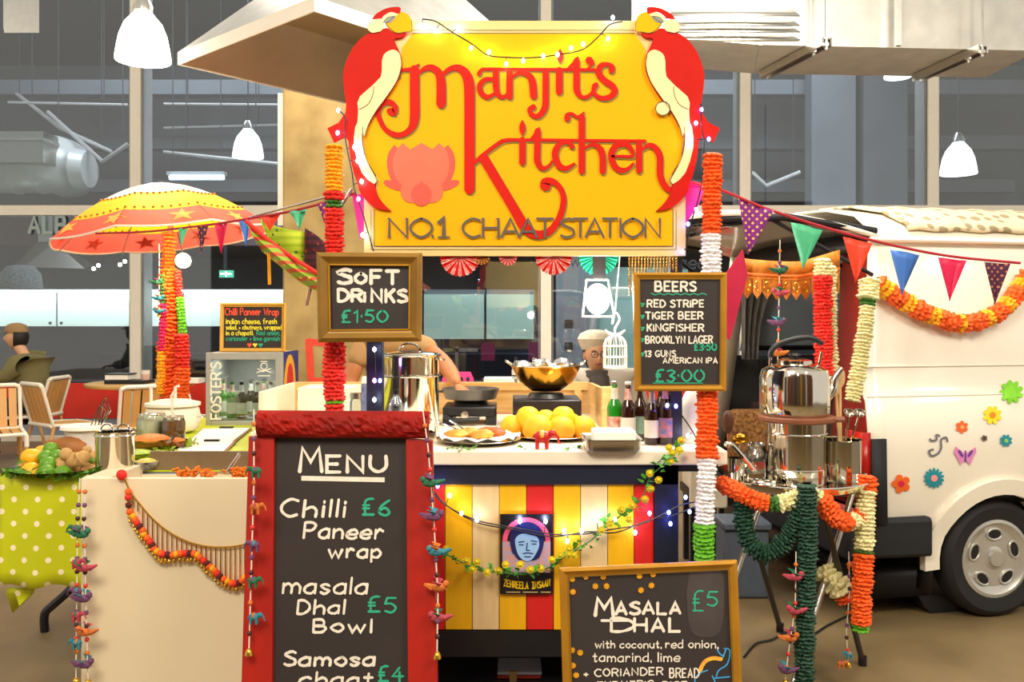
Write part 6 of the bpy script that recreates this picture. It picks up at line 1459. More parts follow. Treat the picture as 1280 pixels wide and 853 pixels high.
garland('orange marigold garland swagged across the van side', [vanp(x, y) for x, y in [(1090, 355), (1105, 366), (1130, 382), (1160, 396), (1190, 404), (1220, 400), (1245, 386), (1265, 362), (1275, 345)]], .040, lambda t: ((P_ye if math.sin(t * 42) > .55 else P_or), 1), .028, None)
garland('cream ruffle garland hanging down the van door edge', [W(1087, 352, 4.15), W(1085, 375, 4.13), W(1080, 420, 4.10), W(1073, 460, 4.09), W(1066, 500, 4.08)], .036, bands((.16, P_cr, 1.15), (.22, P_bg, .9), (1, P_cr, .9)), .016, None)
garland('red ruffle garland with cream top hanging under the van hatch', [W(1029, 326, 3.95), W(1028, 350, 3.95), W(1029, 400, 3.95), W(1030, 468, 3.95)], .034, bands((.13, P_cr, 1), (1, P_re, 1.05)), .015, None)
garland('cream ruffle garland hanging just behind the red hatch garland', [W(1037, 335, 4.02), W(1038, 400, 4.02), W(1041, 480, 4.02)], .026, bands((1, P_cr, 1),), .016, None)
dt = 3.36
garland('dark green tinsel garland looped below the round tray', [W(928, 618, 3.42), W(929, 650, 3.4), W(938, 682, 3.38), W(962, 692, 3.36), (W(985, 672, 3.34)), W(1000, 640, 3.32), W(1010, 612, 3.33)], .032, bands((1, P_dg, 1),), .014, 'garlands under the tray', nm='tinsel_tuft')
garland('dark green tinsel garland falling straight from the tray to the floor', [W(1008, 608, 3.30), W(1010, 680, 3.30), W(1007, 760, 3.30), W(1005, 850, 3.28), W(1003, 884, 3.28)], .032, bands((1, P_dg, 1),), .014, 'garlands under the tray', nm='tinsel_tuft')
garland('orange and cream garland strung along under the tray rim', [W(902, 605, 3.5), W(925, 616, 3.4), W(950, 628, 3.36), W(975, 630, 3.34), W(1000, 622, 3.34), W(1022, 620, 3.36), W(1045, 648, 3.38), W(1068, 652, 3.45), W(1082, 630, 3.5), W(1086, 600, 3.5)], .030, bands((.26, P_or, 1), (.30, P_bg, .9), (.44, P_cr, 1.05), (.5, P_cr, .9), (.72, P_or, 1.1), (.80, P_cr, 1), (1, P_or, .95)), .017, 'garlands under the tray')
garland('cream and orange garland hanging at the right edge of the tray', [W(1083, 597, 3.5), W(1081, 640, 3.48), W(1080, 690, 3.47), W(1077, 740, 3.46), W(1076, 788, 3.46)], .034, bands((.1, P_or, .9), (.47, P_cr, 1), (.5, P_bg, .9), (.97, P_or, 1), (1, P_gr, .8)), .015, 'garlands under the tray')
garland('short cream pompom garland dangling between the tray legs', [W(1030, 712, 3.6), W(1038, 725, 3.58), W(1050, 735, 3.56), W(1058, 750, 3.56)], .045, bands((.85, P_cr, 1), (1, P_or, .8)), .02, 'garlands under the tray')
# vine with yellow daisies on the counter front
vp = [W(556, 692, 3.37), W(575, 702, 3.37), W(600, 713, 3.37), W(625, 716, 3.36), W(655, 718, 3.36), W(685, 710, 3.36), W(712, 692, 3.36), W(738, 676, 3.36), W(762, 655, 3.36), W(785, 638, 3.36), W(803, 622, 3.36), (W(812, 598, 3.36)), W(828, 582, 3.34), W(842, 565, 3.36), W(850, 552, 3.40)]
path = [Vector(p) for p in smooth2([tuple(p) for p in vp], 5)]
t = thing('flower_vine', 'green vine of yellow daisies draped across the striped counter front', 'garland', path[0])
part(t, 'stem', G().tube(path, .003, 5), P_bg)
leaves(t, path, mat('vine_leaf', '#58b02a', .6, var=.2), 150, .022, .03, 'leaf')
def daisy(nm, m, r, n_=12):
    g = G(); g.v = [Vector((0, 0, .004))]
    for k in range(2 * n_):
        a = PI * k / n_; rr_ = r * (1 if k % 2 else .72); g.v.append(Vector((rr_ * math.cos(a), rr_ * math.sin(a), .006 * (k % 2))))
    g.f = [(0, 1 + k, 1 + (k + 1) % (2 * n_)) for k in range(2 * n_)]
    n0 = len(g.v); g.ell((0, 0, .005), (r * .4, r * .4, r * .3), 8)
    return mesh_of(nm, g, m, False)
dm = daisy('flower', mat('daisy_yellow', '#f2dc20', .6, var=.1, scale=60), .0165)
for px, py in [(558, 687), (583, 701), (596, 703), (591, 712), (609, 716), (623, 713), (632, 706), (650, 706), (663, 712), (676, 711), (690, 700), (700, 694), (711, 693), (717, 694), (711, 686), (752, 663), (762, 655), (777, 637), (786, 650), (790, 632), (812, 592), (823, 600), (813, 611), (806, 624), (840, 566), (849, 563), (851, 550), (836, 560), (838, 577)]:
    q = W(px, py, 3.335); inst(t, 'flower', dm, Matrix.Translation(q) @ Euler((PI / 2 + R.uniform(-.4, .4), R.uniform(-.4, .4), 0)).to_matrix().to_4x4())

# ================================================================ string lights
M_bulbc = mat('bulb_cool', '#eaf0ff', .4, var=0, emit=60, ecol='#c8d4ff'); M_bulbw = mat('bulb_warm', '#fff2d0', .4, var=0, emit=50, ecol='#ffe8a8'); M_bulbb = mat('bulb_blue', '#6070ff', .4, var=0, emit=40, ecol='#5566ff'); M_bulbp = mat('bulb_pink', '#ff9ad8', .4, var=0, emit=40, ecol='#ff80d0')
BM = {k: mesh_of('bulb', G().ell((0, 0, 0), (.0065, .0065, .009), 8), m) for k, m in (('c', M_bulbc), ('w', M_bulbw), ('b', M_bulbb), ('p', M_bulbp))}
def lights(label, path, bulbs, d, group='fairy light strings', r=.0028):
    pp = [Vector(p) for p in smooth2([tuple(p) for p in path], 4)]
    t = thing('string_lights', label, 'lights', pp[0], group)
    part(t, 'cable', G().tube(pp, r, 6), M_black)
    for px, py, c in bulbs:
        q = W(px, py, d); inst(t, 'bulb', BM[c], Matrix.Translation(q))
        nr = min(pp, key=lambda p: (p - q).length)
        if (nr - q).length < .12: part(t, 'lead', G().tube([nr, q], .0018, 4), M_black)
da = DS - .03
lights('black fairy light cable swagged across the top of the sign', [W(x, y, da) for x, y in [(528, 24), (545, 27), (565, 40), (590, 55), (610, 69), (640, 72), (668, 72), (700, 68), (728, 62), (748, 46), (762, 31), (778, 27)]],
       [(528, 32, 'c'), (544, 38, 'c'), (572, 35, 'c'), (589, 60, 'w'), (611, 65, 'c'), (633, 80, 'w'), (654, 76, 'w'), (679, 70, 'c'), (697, 68, 'c'), (714, 60, 'w'), (729, 55, 'w'), (760, 48, 'c'), (766, 22, 'c')], da)
lights('fairy light cable trailing down the left parrot tail', [W(x, y, da) for x, y in [(424, 138), (432, 148), (431, 166), (434, 186), (440, 215), (443, 236), (452, 262), (460, 290), (467, 314)]],
       [(423, 138, 'c'), (422, 166, 'p'), (443, 184, 'c'), (447, 201, 'c'), (452, 227, 'c'), (448, 249, 'p'), (453, 294, 'c')], da)
lights('fairy light cable trailing down behind the right parrot tail', [W(x, y, da) for x, y in [(876, 130), (877, 160), (880, 180), (878, 220), (874, 245), (868, 265), (862, 285), (858, 310)]],
       [(877, 137, 'b'), (870, 154, 'p'), (886, 174, 'b'), (864, 175, 'c'), (880, 234, 'p'), (870, 262, 'b'), (860, 280, 'b'), (853, 315, 'b'), (891, 200, 'w'), (886, 222, 'w')], da)
dl_ = 3.375
lights('double black fairy light cable draped across the striped planks', [W(x, y, dl_) for x, y in [(540, 614), (552, 628), (575, 642), (600, 652), (630, 658), (655, 662), (690, 668), (730, 668), (765, 662), (800, 656), (825, 645), (850, 632), (868, 628)]],
       [(547, 608, 'b'), (562, 620, 'w'), (577, 642, 'w'), (596, 650, 'c'), (650, 652, 'c'), (682, 652, 'c'), (705, 664, 'c'), (709, 677, 'c'), (727, 664, 'c'), (746, 650, 'c'), (769, 650, 'c'), (788, 650, 'w'), (812, 642, 'p'), (794, 666, 'c'), (836, 641, 'b'), (838, 655, 'b'), (857, 622, 'b'), (862, 640, 'b')], dl_ - .01)
part(kids(COL.objects['string_lights.003'])[0].parent, 'cable', G().tube([Vector(p) for p in smooth2([tuple(W(x, y, dl_ + .005)) for x, y in [(540, 611), (556, 630), (580, 646), (605, 656), (640, 662), (690, 671), (735, 665), (770, 666), (810, 651), (840, 645), (868, 634)]], 4)], .0028, 6), M_black)
lights('thin fairy light string down the left navy post', [W(468, 432, 3.49), W(469, 470, 3.49), W(467, 505, 3.49)], [(468, 437, 'c'), (468, 476, 'p'), (475, 476, 'b'), (468, 500, 'c')], 3.48)
lights('thin fairy light string at the right navy post', [W(838, 492, 3.49), W(846, 510, 3.49), W(866, 540, 3.45), W(876, 560, 3.42)], [(845, 508, 'b'), (834, 507, 'b'), (860, 545, 'c')], 3.47)

# ================================================================ strings of little elephants and birds
ELC = [mat('felt_green', '#2f7a54', .8, var=.2, scale=60), mat('felt_orange', '#e07a2c', .8, var=.2, scale=60), mat('felt_purple', '#7a4a72', .8, var=.2, scale=60), mat('felt_rose', '#c84a5c', .8, var=.2, scale=60), mat('felt_teal', '#3a8fa0', .8, var=.2, scale=60)]
M_bead = mat('red_bead', '#e0382c', .4, var=.1); M_bell = mat('brass_bell', '#d8a840', .25, .9, var=.05)
BD = {i: mesh_of('bead', G().ell((0, 0, 0), .0085, 8), m) for i, m in enumerate([M_bead, ELC[1], ELC[2], mat('bead_dark', '#4a1c1c', .4)])}
EL = {}
def charm_string(label, path, items, d, group, s=.045, cordm=None, kind='elephant'):
    pp = [Vector(p) for p in path]
    t = thing('charm_string', label, 'decoration', pp[-1], group)
    part(t, 'cord', G().tube(pp, .0022, 5), cordm or M_white)
    for i, (px, py, k, fl) in enumerate(items):
        c = W(px, py, d) - Vector((0, .012, s * .4)); mb_, mc_ = ELC[k % 5], ELC[(k + 2) % 5]
        if kind == 'elephant': elephant(t, c, s, mb_, mc_, fl)
        else:
            g = G().ell(c + Vector((0, 0, .018)), (.026, .014, .014), 8).tube([c + Vector((-.02 * fl, 0, .018)), c + Vector((-.048 * fl, 0, .028))], [.012, .004], 5).ell(c + Vector((.022 * fl, 0, .03)), .011, 7)
            e = part(t, 'bird', g, mb_)
            for sy in (-1, 1): part(e, 'wing', G().add([c + Vector((0, .012 * sy, .025)), c + Vector((-.02, .03 * sy, .045)), c + Vector((.012, .03 * sy, .035))], [(0, 1, 2)]), mc_, sm=False, solid=.002)
    L_ = sum((b - a).length for a, b in zip(pp, pp[1:])); n = max(3, int(L_ / .045))
    for j in range(1, n):
        s_ = L_ * j / n; acc = 0
        for a, b in zip(pp, pp[1:]):
            l_ = (b - a).length
            if acc + l_ >= s_: p = a.lerp(b, (s_ - acc) / l_); break
            acc += l_
        inst(t, 'bead', BD[j % 4], Matrix.Translation(p))
    part(t, 'bell', G().lathe([(.014, 0), (.011, .012), (.006, .02), (0, .022)], pp[-1] - Vector((0, 0, .02)), 12), M_bell)
    return t
def fnp(x, y, o=.045): return fn(x, y, o)
dmn = 2.78
charm_string('string of felt elephants hanging down the left rail of the menu board', [fn(324, 512, .06), fn(323, 600, .05), fn(320, 700, .05), fn(317, 806, .05)], [(321, 590, 0, -1), (321, 635, 1, 1), (319, 682, 2, -1), (318, 727, 0, 1), (319, 772, 4, 1)], 2.80, 'elephant strings', .042)
charm_string('string of little birds hanging down the right rail of the menu board', [fn(531, 514, .06), fn(537, 560, .05), fn(544, 650, .05), fn(549, 740, .05), fn(548, 810, .05)], [(538, 604, 0, -1), (543, 646, 2, 1), (546, 690, 4, -1), (549, 734, 1, 1), (548, 772, 3, -1)], 2.82, 'elephant strings', .04, kind='bird')
charm_string('left string of felt elephants on the corner of the cream box', [W(100, 598, 3.07), W(97, 650, 3.06), W(96, 740, 3.06), W(95, 848, 3.06)], [(97, 662, 0, -1), (98, 704, 3, 1), (98, 740, 2, -1), (98, 770, 3, 1), (98, 804, 4, -1)], 3.06, 'elephant strings', .042)
charm_string('right string of small birds on the corner of the cream box', [W(107, 598, 3.07), W(105, 650, 3.06), W(107, 740, 3.06), W(110, 850, 3.06)], [(104, 668, 0, 1), (106, 710, 3, -1), (106, 748, 2, 1), (108, 790, 1, -1), (108, 830, 2, 1)], 3.06, 'elephant strings', .04, kind='bird')
charm_string('string of red bird charms hanging below the tray beside the tinsel', [W(995, 690, 3.27), W(994, 760, 3.27), W(985, 820, 3.27), W(982, 850, 3.27)], [(993, 722, 3, 1), (992, 764, 3, -1), (987, 798, 1, 1), (982, 838, 2, -1)], 3.27, 'elephant strings', .036, kind='bird')
charm_string('string of charms with a blue elephant hanging near the right tray leg', [W(1061, 690, 3.5), W(1062, 740, 3.5), W(1058, 790, 3.5), W(1060, 828, 3.5)], [(1062, 706, 1, 1), (1060, 818, 4, -1), (1050, 830, 1, 1)], 3.5, 'elephant strings', .036)
charm_string('string of beads and birds hanging from the raised van hatch', [W(975, 300, 3.75), W(974, 360, 3.75), W(973, 420, 3.75), W(972, 455, 3.75)], [(975, 340, 0, 1), (973, 368, 3, -1), (972, 405, 2, 1), (971, 443, 1, -1)], 3.75, 'elephant strings', .034, kind='bird')
charm_string('string of blue charms hanging left of the parasol pole', [W(199, 305, 5.2), W(199, 340, 5.2), W(199, 392, 5.2)], [(200, 372, 4, 1), (199, 388, 4, -1), (197, 352, 0, 1)], 5.2, 'elephant strings', .06, kind='bird')

# gold chain toran on the display box
t = thing('chain_toran', 'gold chain fringe with orange pompoms and bells swagged on the cream box', 'decoration', W(230, 700, DB))
dq = DB - .012
top_ = [(155, 597), (163, 615), (176, 632), (192, 650), (212, 666), (236, 678), (262, 684), (288, 684), (312, 680)]
part(t, 'swag_chain', G().tube([W(x, y, dq) for x, y in smooth2(top_, 4)], .0035, 6), M_bell)
low = [(160, 615), (163, 640), (172, 654), (180, 668), (190, 682), (200, 692), (215, 694), (232, 692), (246, 694), (258, 705), (268, 714), (280, 724), (294, 730), (306, 722), (313, 705)]
sp = smooth2(low, 3); tp_ = smooth2(top_, 12)
POM = {i: mesh_of('pompom', G().ell((0, 0, 0), .0125, 8), m) for i, m in enumerate([P_or, P_re, mat('pom_dark', '#5a1a18', .8), P_or, P_ye])}
BLM = mesh_of('bell', G().lathe([(.006, -.008), (.005, 0), (.0, .006)], (0, 0, 0), 8), M_bell)
k = 0
for i in range(26):
    x = 160 + (312 - 160) * i / 25
    ty = min(tp_, key=lambda p: abs(p[0] - x))[1]
    ly = min(sp, key=lambda p: abs(p[0] - x))[1]
    if i < 3: ly = ty + 12
    part(t, 'chain_strand', G().tube([W(x, ty, dq), W(x, max(ly, ty + 6), dq)], .0022, 4), M_bell)
for i, (x, y) in enumerate(sp):
    inst(t, 'pompom', POM[i % 5], Matrix.Translation(W(x + R.uniform(-1, 1), y, dq - .006)))
    for q in (-1, 1): inst(t, 'bell', BLM, Matrix.Translation(W(x + 2.5 * q + R.uniform(-1, 1), y + 6 + R.uniform(-1, 2), dq - .004)))
part(t, 'ribbon', G().ell(W(152, 594, DB - .01), (.02, .012, .02), 8), P_re)

# ================================================================ hanging decorations below the sign
def fan(px, py, rpx, label, m1, m2, d=3.5, full=PI, a0=PI):
    t = thing('paper_fan', label, 'decoration', W(px, py, d), 'paper decorations under the sign'); n = 15; r = rpx / F * d
    c = W(px, py, d)
    for k in range(n):
        a = a0 + full * k / n; b = a0 + full * (k + 1) / n; mm = (a + b) / 2
        v = [c, c + Vector((r * math.cos(a), -.01, r * math.sin(a))), c + Vector((r * 1.06 * math.cos(mm), .006, r * 1.06 * math.sin(mm))), c + Vector((r * math.cos(b), -.01, r * math.sin(b)))]
        part(t, 'pleat', G().add(v, [(0, 1, 2), (0, 2, 3)]), m1 if k % 2 else m2, sm=False, solid=.001)
    return t
P_rw = mat('paper_redwhite', '#e83a30', .7, var=0, scale=90, col2='#f8e8e0'); P_te = mat('paper_teal', '#2cc49c', .7, var=.1)
fan(575, 321, 24, 'red pleated paper fan under the left part of the sign', P_rw, P_re)
fan(635, 321, 11, 'small red and green paper fan in the middle under the sign', P_rw, P_re)
fan(692, 321, 22, 'red pleated paper fan left of the lantern', P_rw, P_re)
fan(748, 320, 24, 'teal pleated paper fan behind the lantern strap', P_te, mat('paper_teal_dark', '#1fa888', .7), 4.02)
fan(602, 321, 10, 'orange and black paper fan beside the left red fan', P_ye, M_black)
t = thing('bead_curtain', 'gold bead fringe hanging under the right end of the sign', 'curtain', W(815, 322, 3.46))
GB = mesh_of('bead', G().ell((0, 0, 0), .0045, 6), M_bell)
for i in range(16):
    x = 787 + 3.9 * i; ln_ = 48 - 5.2 * i if i < 7 else 14 + 3 * abs(math.sin((i - 7) * .5)) * 3
    part(t, 'bead_strand', G().tube([W(x, 321, 3.46), W(x, 321 + ln_, 3.46)], .0028, 5), M_bell)
    for j in range(int(ln_ / 4)): inst(t, 'bead', GB, Matrix.Translation(W(x, 323 + 4 * j, 3.458)))
# pink pennant-like ribbons behind the sign ends
for q, lb in (([(440, 243), (456, 243), (455, 285), (450, 300)], 'pink cloth streamer at the left edge of the sign'), ([(857, 225), (884, 232), (870, 262), (857, 280)], 'magenta cloth streamer at the right edge of the sign')):
    single('cloth_streamer', G().prism(q, upright(3.52), 0, .003), mat('streamer_pink', '#f0289c', .6, var=.06), lb, 'streamer', sm=False)

# ================================================================ bunting
def bunting(label, cord, pens, dfun):
    pp = [W(x, y, dfun(x)) for x, y in cord]
    t = thing('bunting', label, 'bunting', pp[0], 'triangle bunting')
    part(t, 'cord', G().tube([Vector(p) for p in smooth2([tuple(p) for p in pp], 5)], .006, 6), mat('cord_red', '#b02030', .7, var=.05))
    for (x0, y0), (x1, y1), (x2, y2), m, lb in pens:
        v = []
        n = 6
        for j in range(n + 1):
            s = j / n
            for i in range(5):
                q = i / 4; xa = x0 + (x2 - x0) * s; xb = x1 + (x2 - x1) * s; ya = y0 + (y2 - y0) * s; yb = y1 + (y2 - y1) * s
                x = xa + (xb - xa) * q; y = ya + (yb - ya) * q
                v.append(W(x, y, dfun((x0 + x1) / 2)) + Vector((0, .012 * math.sin(q * PI * 2 + x0) * (1 - s * .5), 0)))
        f = [(j * 5 + i, j * 5 + i + 1, (j + 1) * 5 + i + 1, (j + 1) * 5 + i) for j in range(n) for i in range(4)]
        part(t, 'pennant', G().add(v, f), m, label=lb + ' pennant', solid=.0015)
B_pu = dots_mat('bunting_purple', '#7a1e78', '#e8c060', 45, .22); B_mg = mat('bunting_mint', '#4fc08c', .5, var=.08); B_or = mat('bunting_orange', '#f0401c', .5, var=.06); B_bl = mat('bunting_blue', '#3a74c8', .5, var=.08); B_cr = mat('bunting_crimson', '#e01850', .5, var=.06)
B_pd = dots_mat('bunting_plum', '#4a1438', '#c07a50', 45, .22)
bunting('red corded triangle bunting running from the sign across the van', [(866, 228), (905, 239), (950, 258), (1000, 275), (1050, 290), (1100, 303), (1150, 314), (1200, 322), (1275, 329)],
        [((922, 248), (966, 264), (935, 318), B_pu, 'purple dotted'), ((989, 278), (1029, 288), (1004, 336), B_mg, 'mint green'), ((1053, 296), (1090, 304), (1069, 353), B_or, 'orange red'), ((1114, 312), (1151, 319), (1128, 369), B_bl, 'blue'),
         ((1172, 322), (1208, 326), (1187, 376), B_cr, 'crimson'), ((1229, 328), (1262, 330), (1243, 381), B_pd, 'plum dotted')], lambda x: 3.5 + .2 * (x - 870) / 400)
bunting('red corded triangle bunting running from the parasol to the sign', [(120, 292), (180, 290), (230, 285), (270, 280), (320, 272), (360, 265), (400, 255), (443, 242)],
        [((222, 286), (234, 285), (226, 308), B_mg, 'green'), ((246, 283), (260, 281), (251, 317), B_pd, 'maroon'), ((269, 281), (285, 279), (277, 317), B_cr, 'crimson'), ((298, 277), (313, 275), (307, 308), B_bl, 'blue'),
         ((326, 272), (352, 267), (338, 288), B_or, 'orange'), ((361, 265), (383, 261), (374, 286), B_mg, 'mint green'), ((397, 256), (412, 252), (410, 292), B_pu, 'purple')], lambda x: 4.7 - 1.2 * (x - 120) / 323)

# embroidered valance under the hatch
t = thing('door_toran', 'orange embroidered valance with pointed flaps hanging in the van opening', 'valance', W(988, 370, 4.05))
M_tor = mat('toran_orange', '#e08414', .7, var=.18, scale=45, col2='#a8600f'); M_torb = mat('toran_band', '#e8701c', .7, var=.05)
def edge(i): return (928 + 12.2 * i, 322 - (0 if i < 7 else (i - 6) * 4.5) + (2 if i < 7 else 0))
g = G(); rows_ = [0, 16, 30, 42]
def TP(s, h_):
    x = 928 + 122 * s; y0 = 323 + 4 * math.sin(s * PI) if s < .6 else 326.8 - 36 * (s - .6)
    y1 = 375 - 6 * abs(s - .5)
    if s > .8: y1 = 372
    return W(x, y0 + (y1 - 8 - y0) * h_, 4.05 + .02 * math.sin(s * 20))
for i in range(25):
    for h_ in (0, .42, .52, .62): g.v.append(TP(i / 24, h_))
g.f = [(i * 4 + j, i * 4 + j + 1, i * 4 + 5 + j, i * 4 + 4 + j) for i in range(24) for j in (0, 2)]
part(t, 'embroidered_cloth', g, M_tor, solid=.003)
g = G(); 
for i in range(25):
    for h_ in (.42, .52): g.v.append(TP(i / 24, h_) - Vector((0, .002, 0)))
g.f = [(2 * i, 2 * i + 1, 2 * i + 3, 2 * i + 2) for i in range(24)]
part(t, 'plain_band', g, M_torb, solid=.002)
for k in range(10):
    a, b = k / 10 + .004, (k + 1) / 10 - .004; m_2 = (a + b) / 2
    f_ = part(t, 'flap', G().add([TP(a, .60), TP(b, .60), TP(b, 1.0), TP(m_2, 1.22), TP(a, 1.0)], [(0, 1, 2, 3, 4)]), M_tor, sm=False, solid=.003)
    c = TP(m_2, .82) - Vector((0, .004, 0)); part(f_, 'stitched_motif', G().tube([c + Vector((.012 * math.cos(q), 0, .022 * math.sin(q))) for q in [j * PI / 5 for j in range(10)]], .0025, 4, True), M_bell)
single('crimson_drape', G().prism([(905, 345), (928, 312), (934, 345), (912, 425), (904, 420)], upright(3.98), 0, .01), mat('drape_crimson', '#c01440', .7, var=.08), 'crimson cloth strip hanging beside the beers board at the van', 'cloth', sm=False)

# patchwork cloth canopy
t = thing('patchwork_canopy', 'green patchwork cloth sling with beaded edge hanging beside the column', 'canopy', W(355, 330, 3.9))
def patch_mat(nm, a, b_, c_):
    m = bpy.data.materials.new(nm); m.use_nodes = True; nt = m.node_tree; N = nt.nodes; L = nt.links; b = N['Principled BSDF']; b.inputs['Roughness'].default_value = .8
    tc = N.new('ShaderNodeTexCoord'); wv = N.new('ShaderNodeTexWave'); wv.inputs['Scale'].default_value = 9; wv.inputs['Distortion'].default_value = 1.5; wv.bands_direction = 'Z'
    L.new(tc.outputs['Object'], wv.inputs['Vector']); v = N.new('ShaderNodeTexVoronoi'); v.inputs['Scale'].default_value = 28; L.new(tc.outputs['Object'], v.inputs['Vector'])
    r = N.new('ShaderNodeValToRGB'); r.color_ramp.elements[0].color = lin(a); r.color_ramp.elements[1].color = lin(b_); r.color_ramp.elements[0].position = .35; r.color_ramp.elements[1].position = .5; L.new(wv.outputs[0], r.inputs[0])
    mx = N.new('ShaderNodeMix'); mx.data_type = 'RGBA'; lt = N.new('ShaderNodeMath'); lt.operation = 'LESS_THAN'; lt.inputs[1].default_value = .22; L.new(v.outputs['Distance'], lt.inputs[0]); L.new(lt.outputs[0], mx.inputs[0]); L.new(r.outputs[0], mx.inputs[6]); mx.inputs[7].default_value = lin(c_); L.new(mx.outputs[2], b.inputs['Base Color']); return m
PM = [patch_mat('patch_green', '#9cb81c', '#b8c832', '#2f6a24'), patch_mat('patch_multi', '#c8502c', '#8aa828', '#e8c840'), patch_mat('patch_maroon', '#3a1c2c', '#5a2030', '#a83a3a')]
def surf(rows_px, m, nm, wob=.02):
    g = G(); n = len(rows_px[0][0])
    for (row, d_) in [(smooth2([(x, y) for x, y in r_[0]], 4), r_[1]) for r_ in rows_px]:
        for i, (x, y) in enumerate(row): g.v.append(W(x, y, d_ + wob * math.sin(i * .9)))
        n = len(row)
    for j in range(len(rows_px) - 1):
        for i in range(n - 1): a = j * n + i; g.f.append((a, a + 1, a + n + 1, a + n))
    return part(t, nm, g, m, solid=.003)
surf([([(322, 268), (345, 283), (381, 290)], 4.15), ([(335, 298), (352, 312), (381, 318)], 4.2), ([(345, 315), (362, 325), (381, 332)], 4.15)], PM[0], 'back_panel')
surf([([(381, 285), (398, 296), (414, 312)], 4.15), ([(381, 310), (398, 320), (414, 330)], 4.2), ([(381, 332), (398, 342), (414, 350)], 4.15)], PM[2], 'back_panel')
surf([([(307, 276), (335, 300), (370, 325), (414, 352)], 3.85), ([(315, 292), (340, 315), (374, 340), (412, 362)], 3.8), ([(327, 314), (350, 332), (378, 354), (410, 370)], 3.88)], PM[1], 'front_panel')
surf([([(327, 314), (350, 332), (378, 354), (410, 370)], 3.88), ([(360, 318), (372, 330), (390, 345), (412, 358)], 4.0), ([(345, 315), (362, 325), (385, 335), (414, 350)], 4.15)], PM[0], 'base_panel')
part(t, 'beaded_edge', G().tube([W(x, y, 3.84) for x, y in smooth2([(307, 276), (335, 300), (370, 325), (414, 352)], 4)], .010, 6), P_re)
part(t, 'end_stick', G().tube([W(390, 352, 3.92), W(383, 382, 3.9)], .008, 6), MATS['trivet_brown'])
for x in (335, 337): part(t, 'tassel', G().tube([W(x, 316, 3.86), W(x + 1, 356, 3.86)], .004, 5), P_ye)
part(t, 'pole', G().tube([W(312, 272, 4.0), W(432, 240, 3.6)], .005, 6), M_steel)
single('steel_rod', G().tube([W(408, 288, 3.5), W(440, 236, 3.5)], .006, 8), M_steel, 'thin steel rod slanting from the left garland to the sign', 'rod')

# ================================================================ parasol
pcx = W(213, 300, dpz); Rp = 132 / F * dpz
t = thing('parasol', 'white, yellow and coral beach parasol with starfish print', 'parasol', (pcx.x, dpz, 0))
part(t, 'pole', G().tube([(pcx.x, dpz, 0.0), (pcx.x, dpz, Z(236, dpz))], .018, 10), M_steel)
part(t, 'ground_base', G().lathe([(.22, 0), (.22, .05), (.05, .09), (.03, .12), (0, .12)], (pcx.x, dpz, 0), 24), M_greyp)
tilt = Matrix.Rotation(math.radians(-7), 4, 'Y')
apex = Vector((X(196, dpz), dpz, Z(229, dpz)))
def PB(s, a, o=0):
    kz = 8; ph = (a / (2 * PI) * kz) % 1; sc_ = 1 - .05 * math.sin(ph * PI) * s
    r_ = Rp * s * sc_; z_ = -.33 * (s ** 1.7) - .018 * math.sin(ph * PI) * s + (0 if s < .97 else -.0)
    return apex + tilt.to_3x3() @ Vector((r_ * math.cos(a), r_ * math.sin(a), z_ + o))
def band(s0, s1, m, nm, lb, ns=5, drop=0):
    g = G(); na = 64
    for j in range(ns + 1):
        for i in range(na): g.v.append(PB(s0 + (s1 - s0) * j / ns, 2 * PI * i / na, -drop * j / ns))
    for j in range(ns):
        for i in range(na): g.f.append((j * na + i, j * na + (i + 1) % na, (j + 1) * na + (i + 1) % na, (j + 1) * na + i))
    return part(t, nm, g, m, label=lb)
M_pwh = mat('parasol_white', '#e4e2e2', .7, var=.05, scale=6); M_pye = mat('parasol_yellow', '#f8be18', .7, var=.04, scale=9); M_pco = mat('parasol_coral', '#f0604c', .7, var=.05)
for mm_ in (M_pwh, M_pye, M_pco):
    nt = mm_.node_tree; b_ = nt.nodes['Principled BSDF']; tr_ = nt.nodes.new('ShaderNodeBsdfTranslucent'); ms = nt.nodes.new('ShaderNodeMixShader'); ms.inputs[0].default_value = .5
    src = b_.inputs['Base Color'].links[0].from_socket; nt.links.new(src, tr_.inputs[0]); out = nt.nodes['Material Output']
    nt.links.new(b_.outputs[0], ms.inputs[1]); nt.links.new(tr_.outputs[0], ms.inputs[2]); nt.links.new(ms.outputs[0], out.inputs[0])
band(.002, .5, M_pwh, 'canopy_crown', 'white canopy crown'); band(.5, .8, M_pye, 'canopy_band', 'yellow canopy band'); band(.8, 1.0, M_pco, 'canopy_skirt', 'coral canopy skirt')
part(t, 'rim_piping', G().tube([PB(1.0, 2 * PI * k / 64) for k in range(64)], .006, 5, True), M_white)
for k in range(8):
    a = 2 * PI * k / 8; part(t, 'rib', G().tube([PB(s, a, -.012) for s in (.03, .3, .6, .85, 1.0)], .004, 5), M_steel)
g = G()
for s_ in (.53, .77):
    for k in range(64): g.ell(PB(s_, 2 * PI * k / 64, .003), .008, 5)
part(t, 'printed_dots', g, mat('print_brown', '#a86a1c', .7, var=0), kind='stuff')
M_star = mat('starfish_print', '#f8b43c', .7, var=.15, scale=30)
for k in range(10):
    ac = 2 * PI * (k + .4) / 10; ps = []
    for j in range(10):
        q = 2 * PI * j / 10 + k; r_ = .085 if j % 2 else .035; ps.append(PB(.9 + r_ * .9 * math.sin(q), ac + r_ * 1.6 * math.cos(q), .005))
    part(t, 'starfish', G().add(ps + [PB(.9, ac, .006)], [(j, (j + 1) % 10, 10) for j in range(10)]), M_star, sm=False)
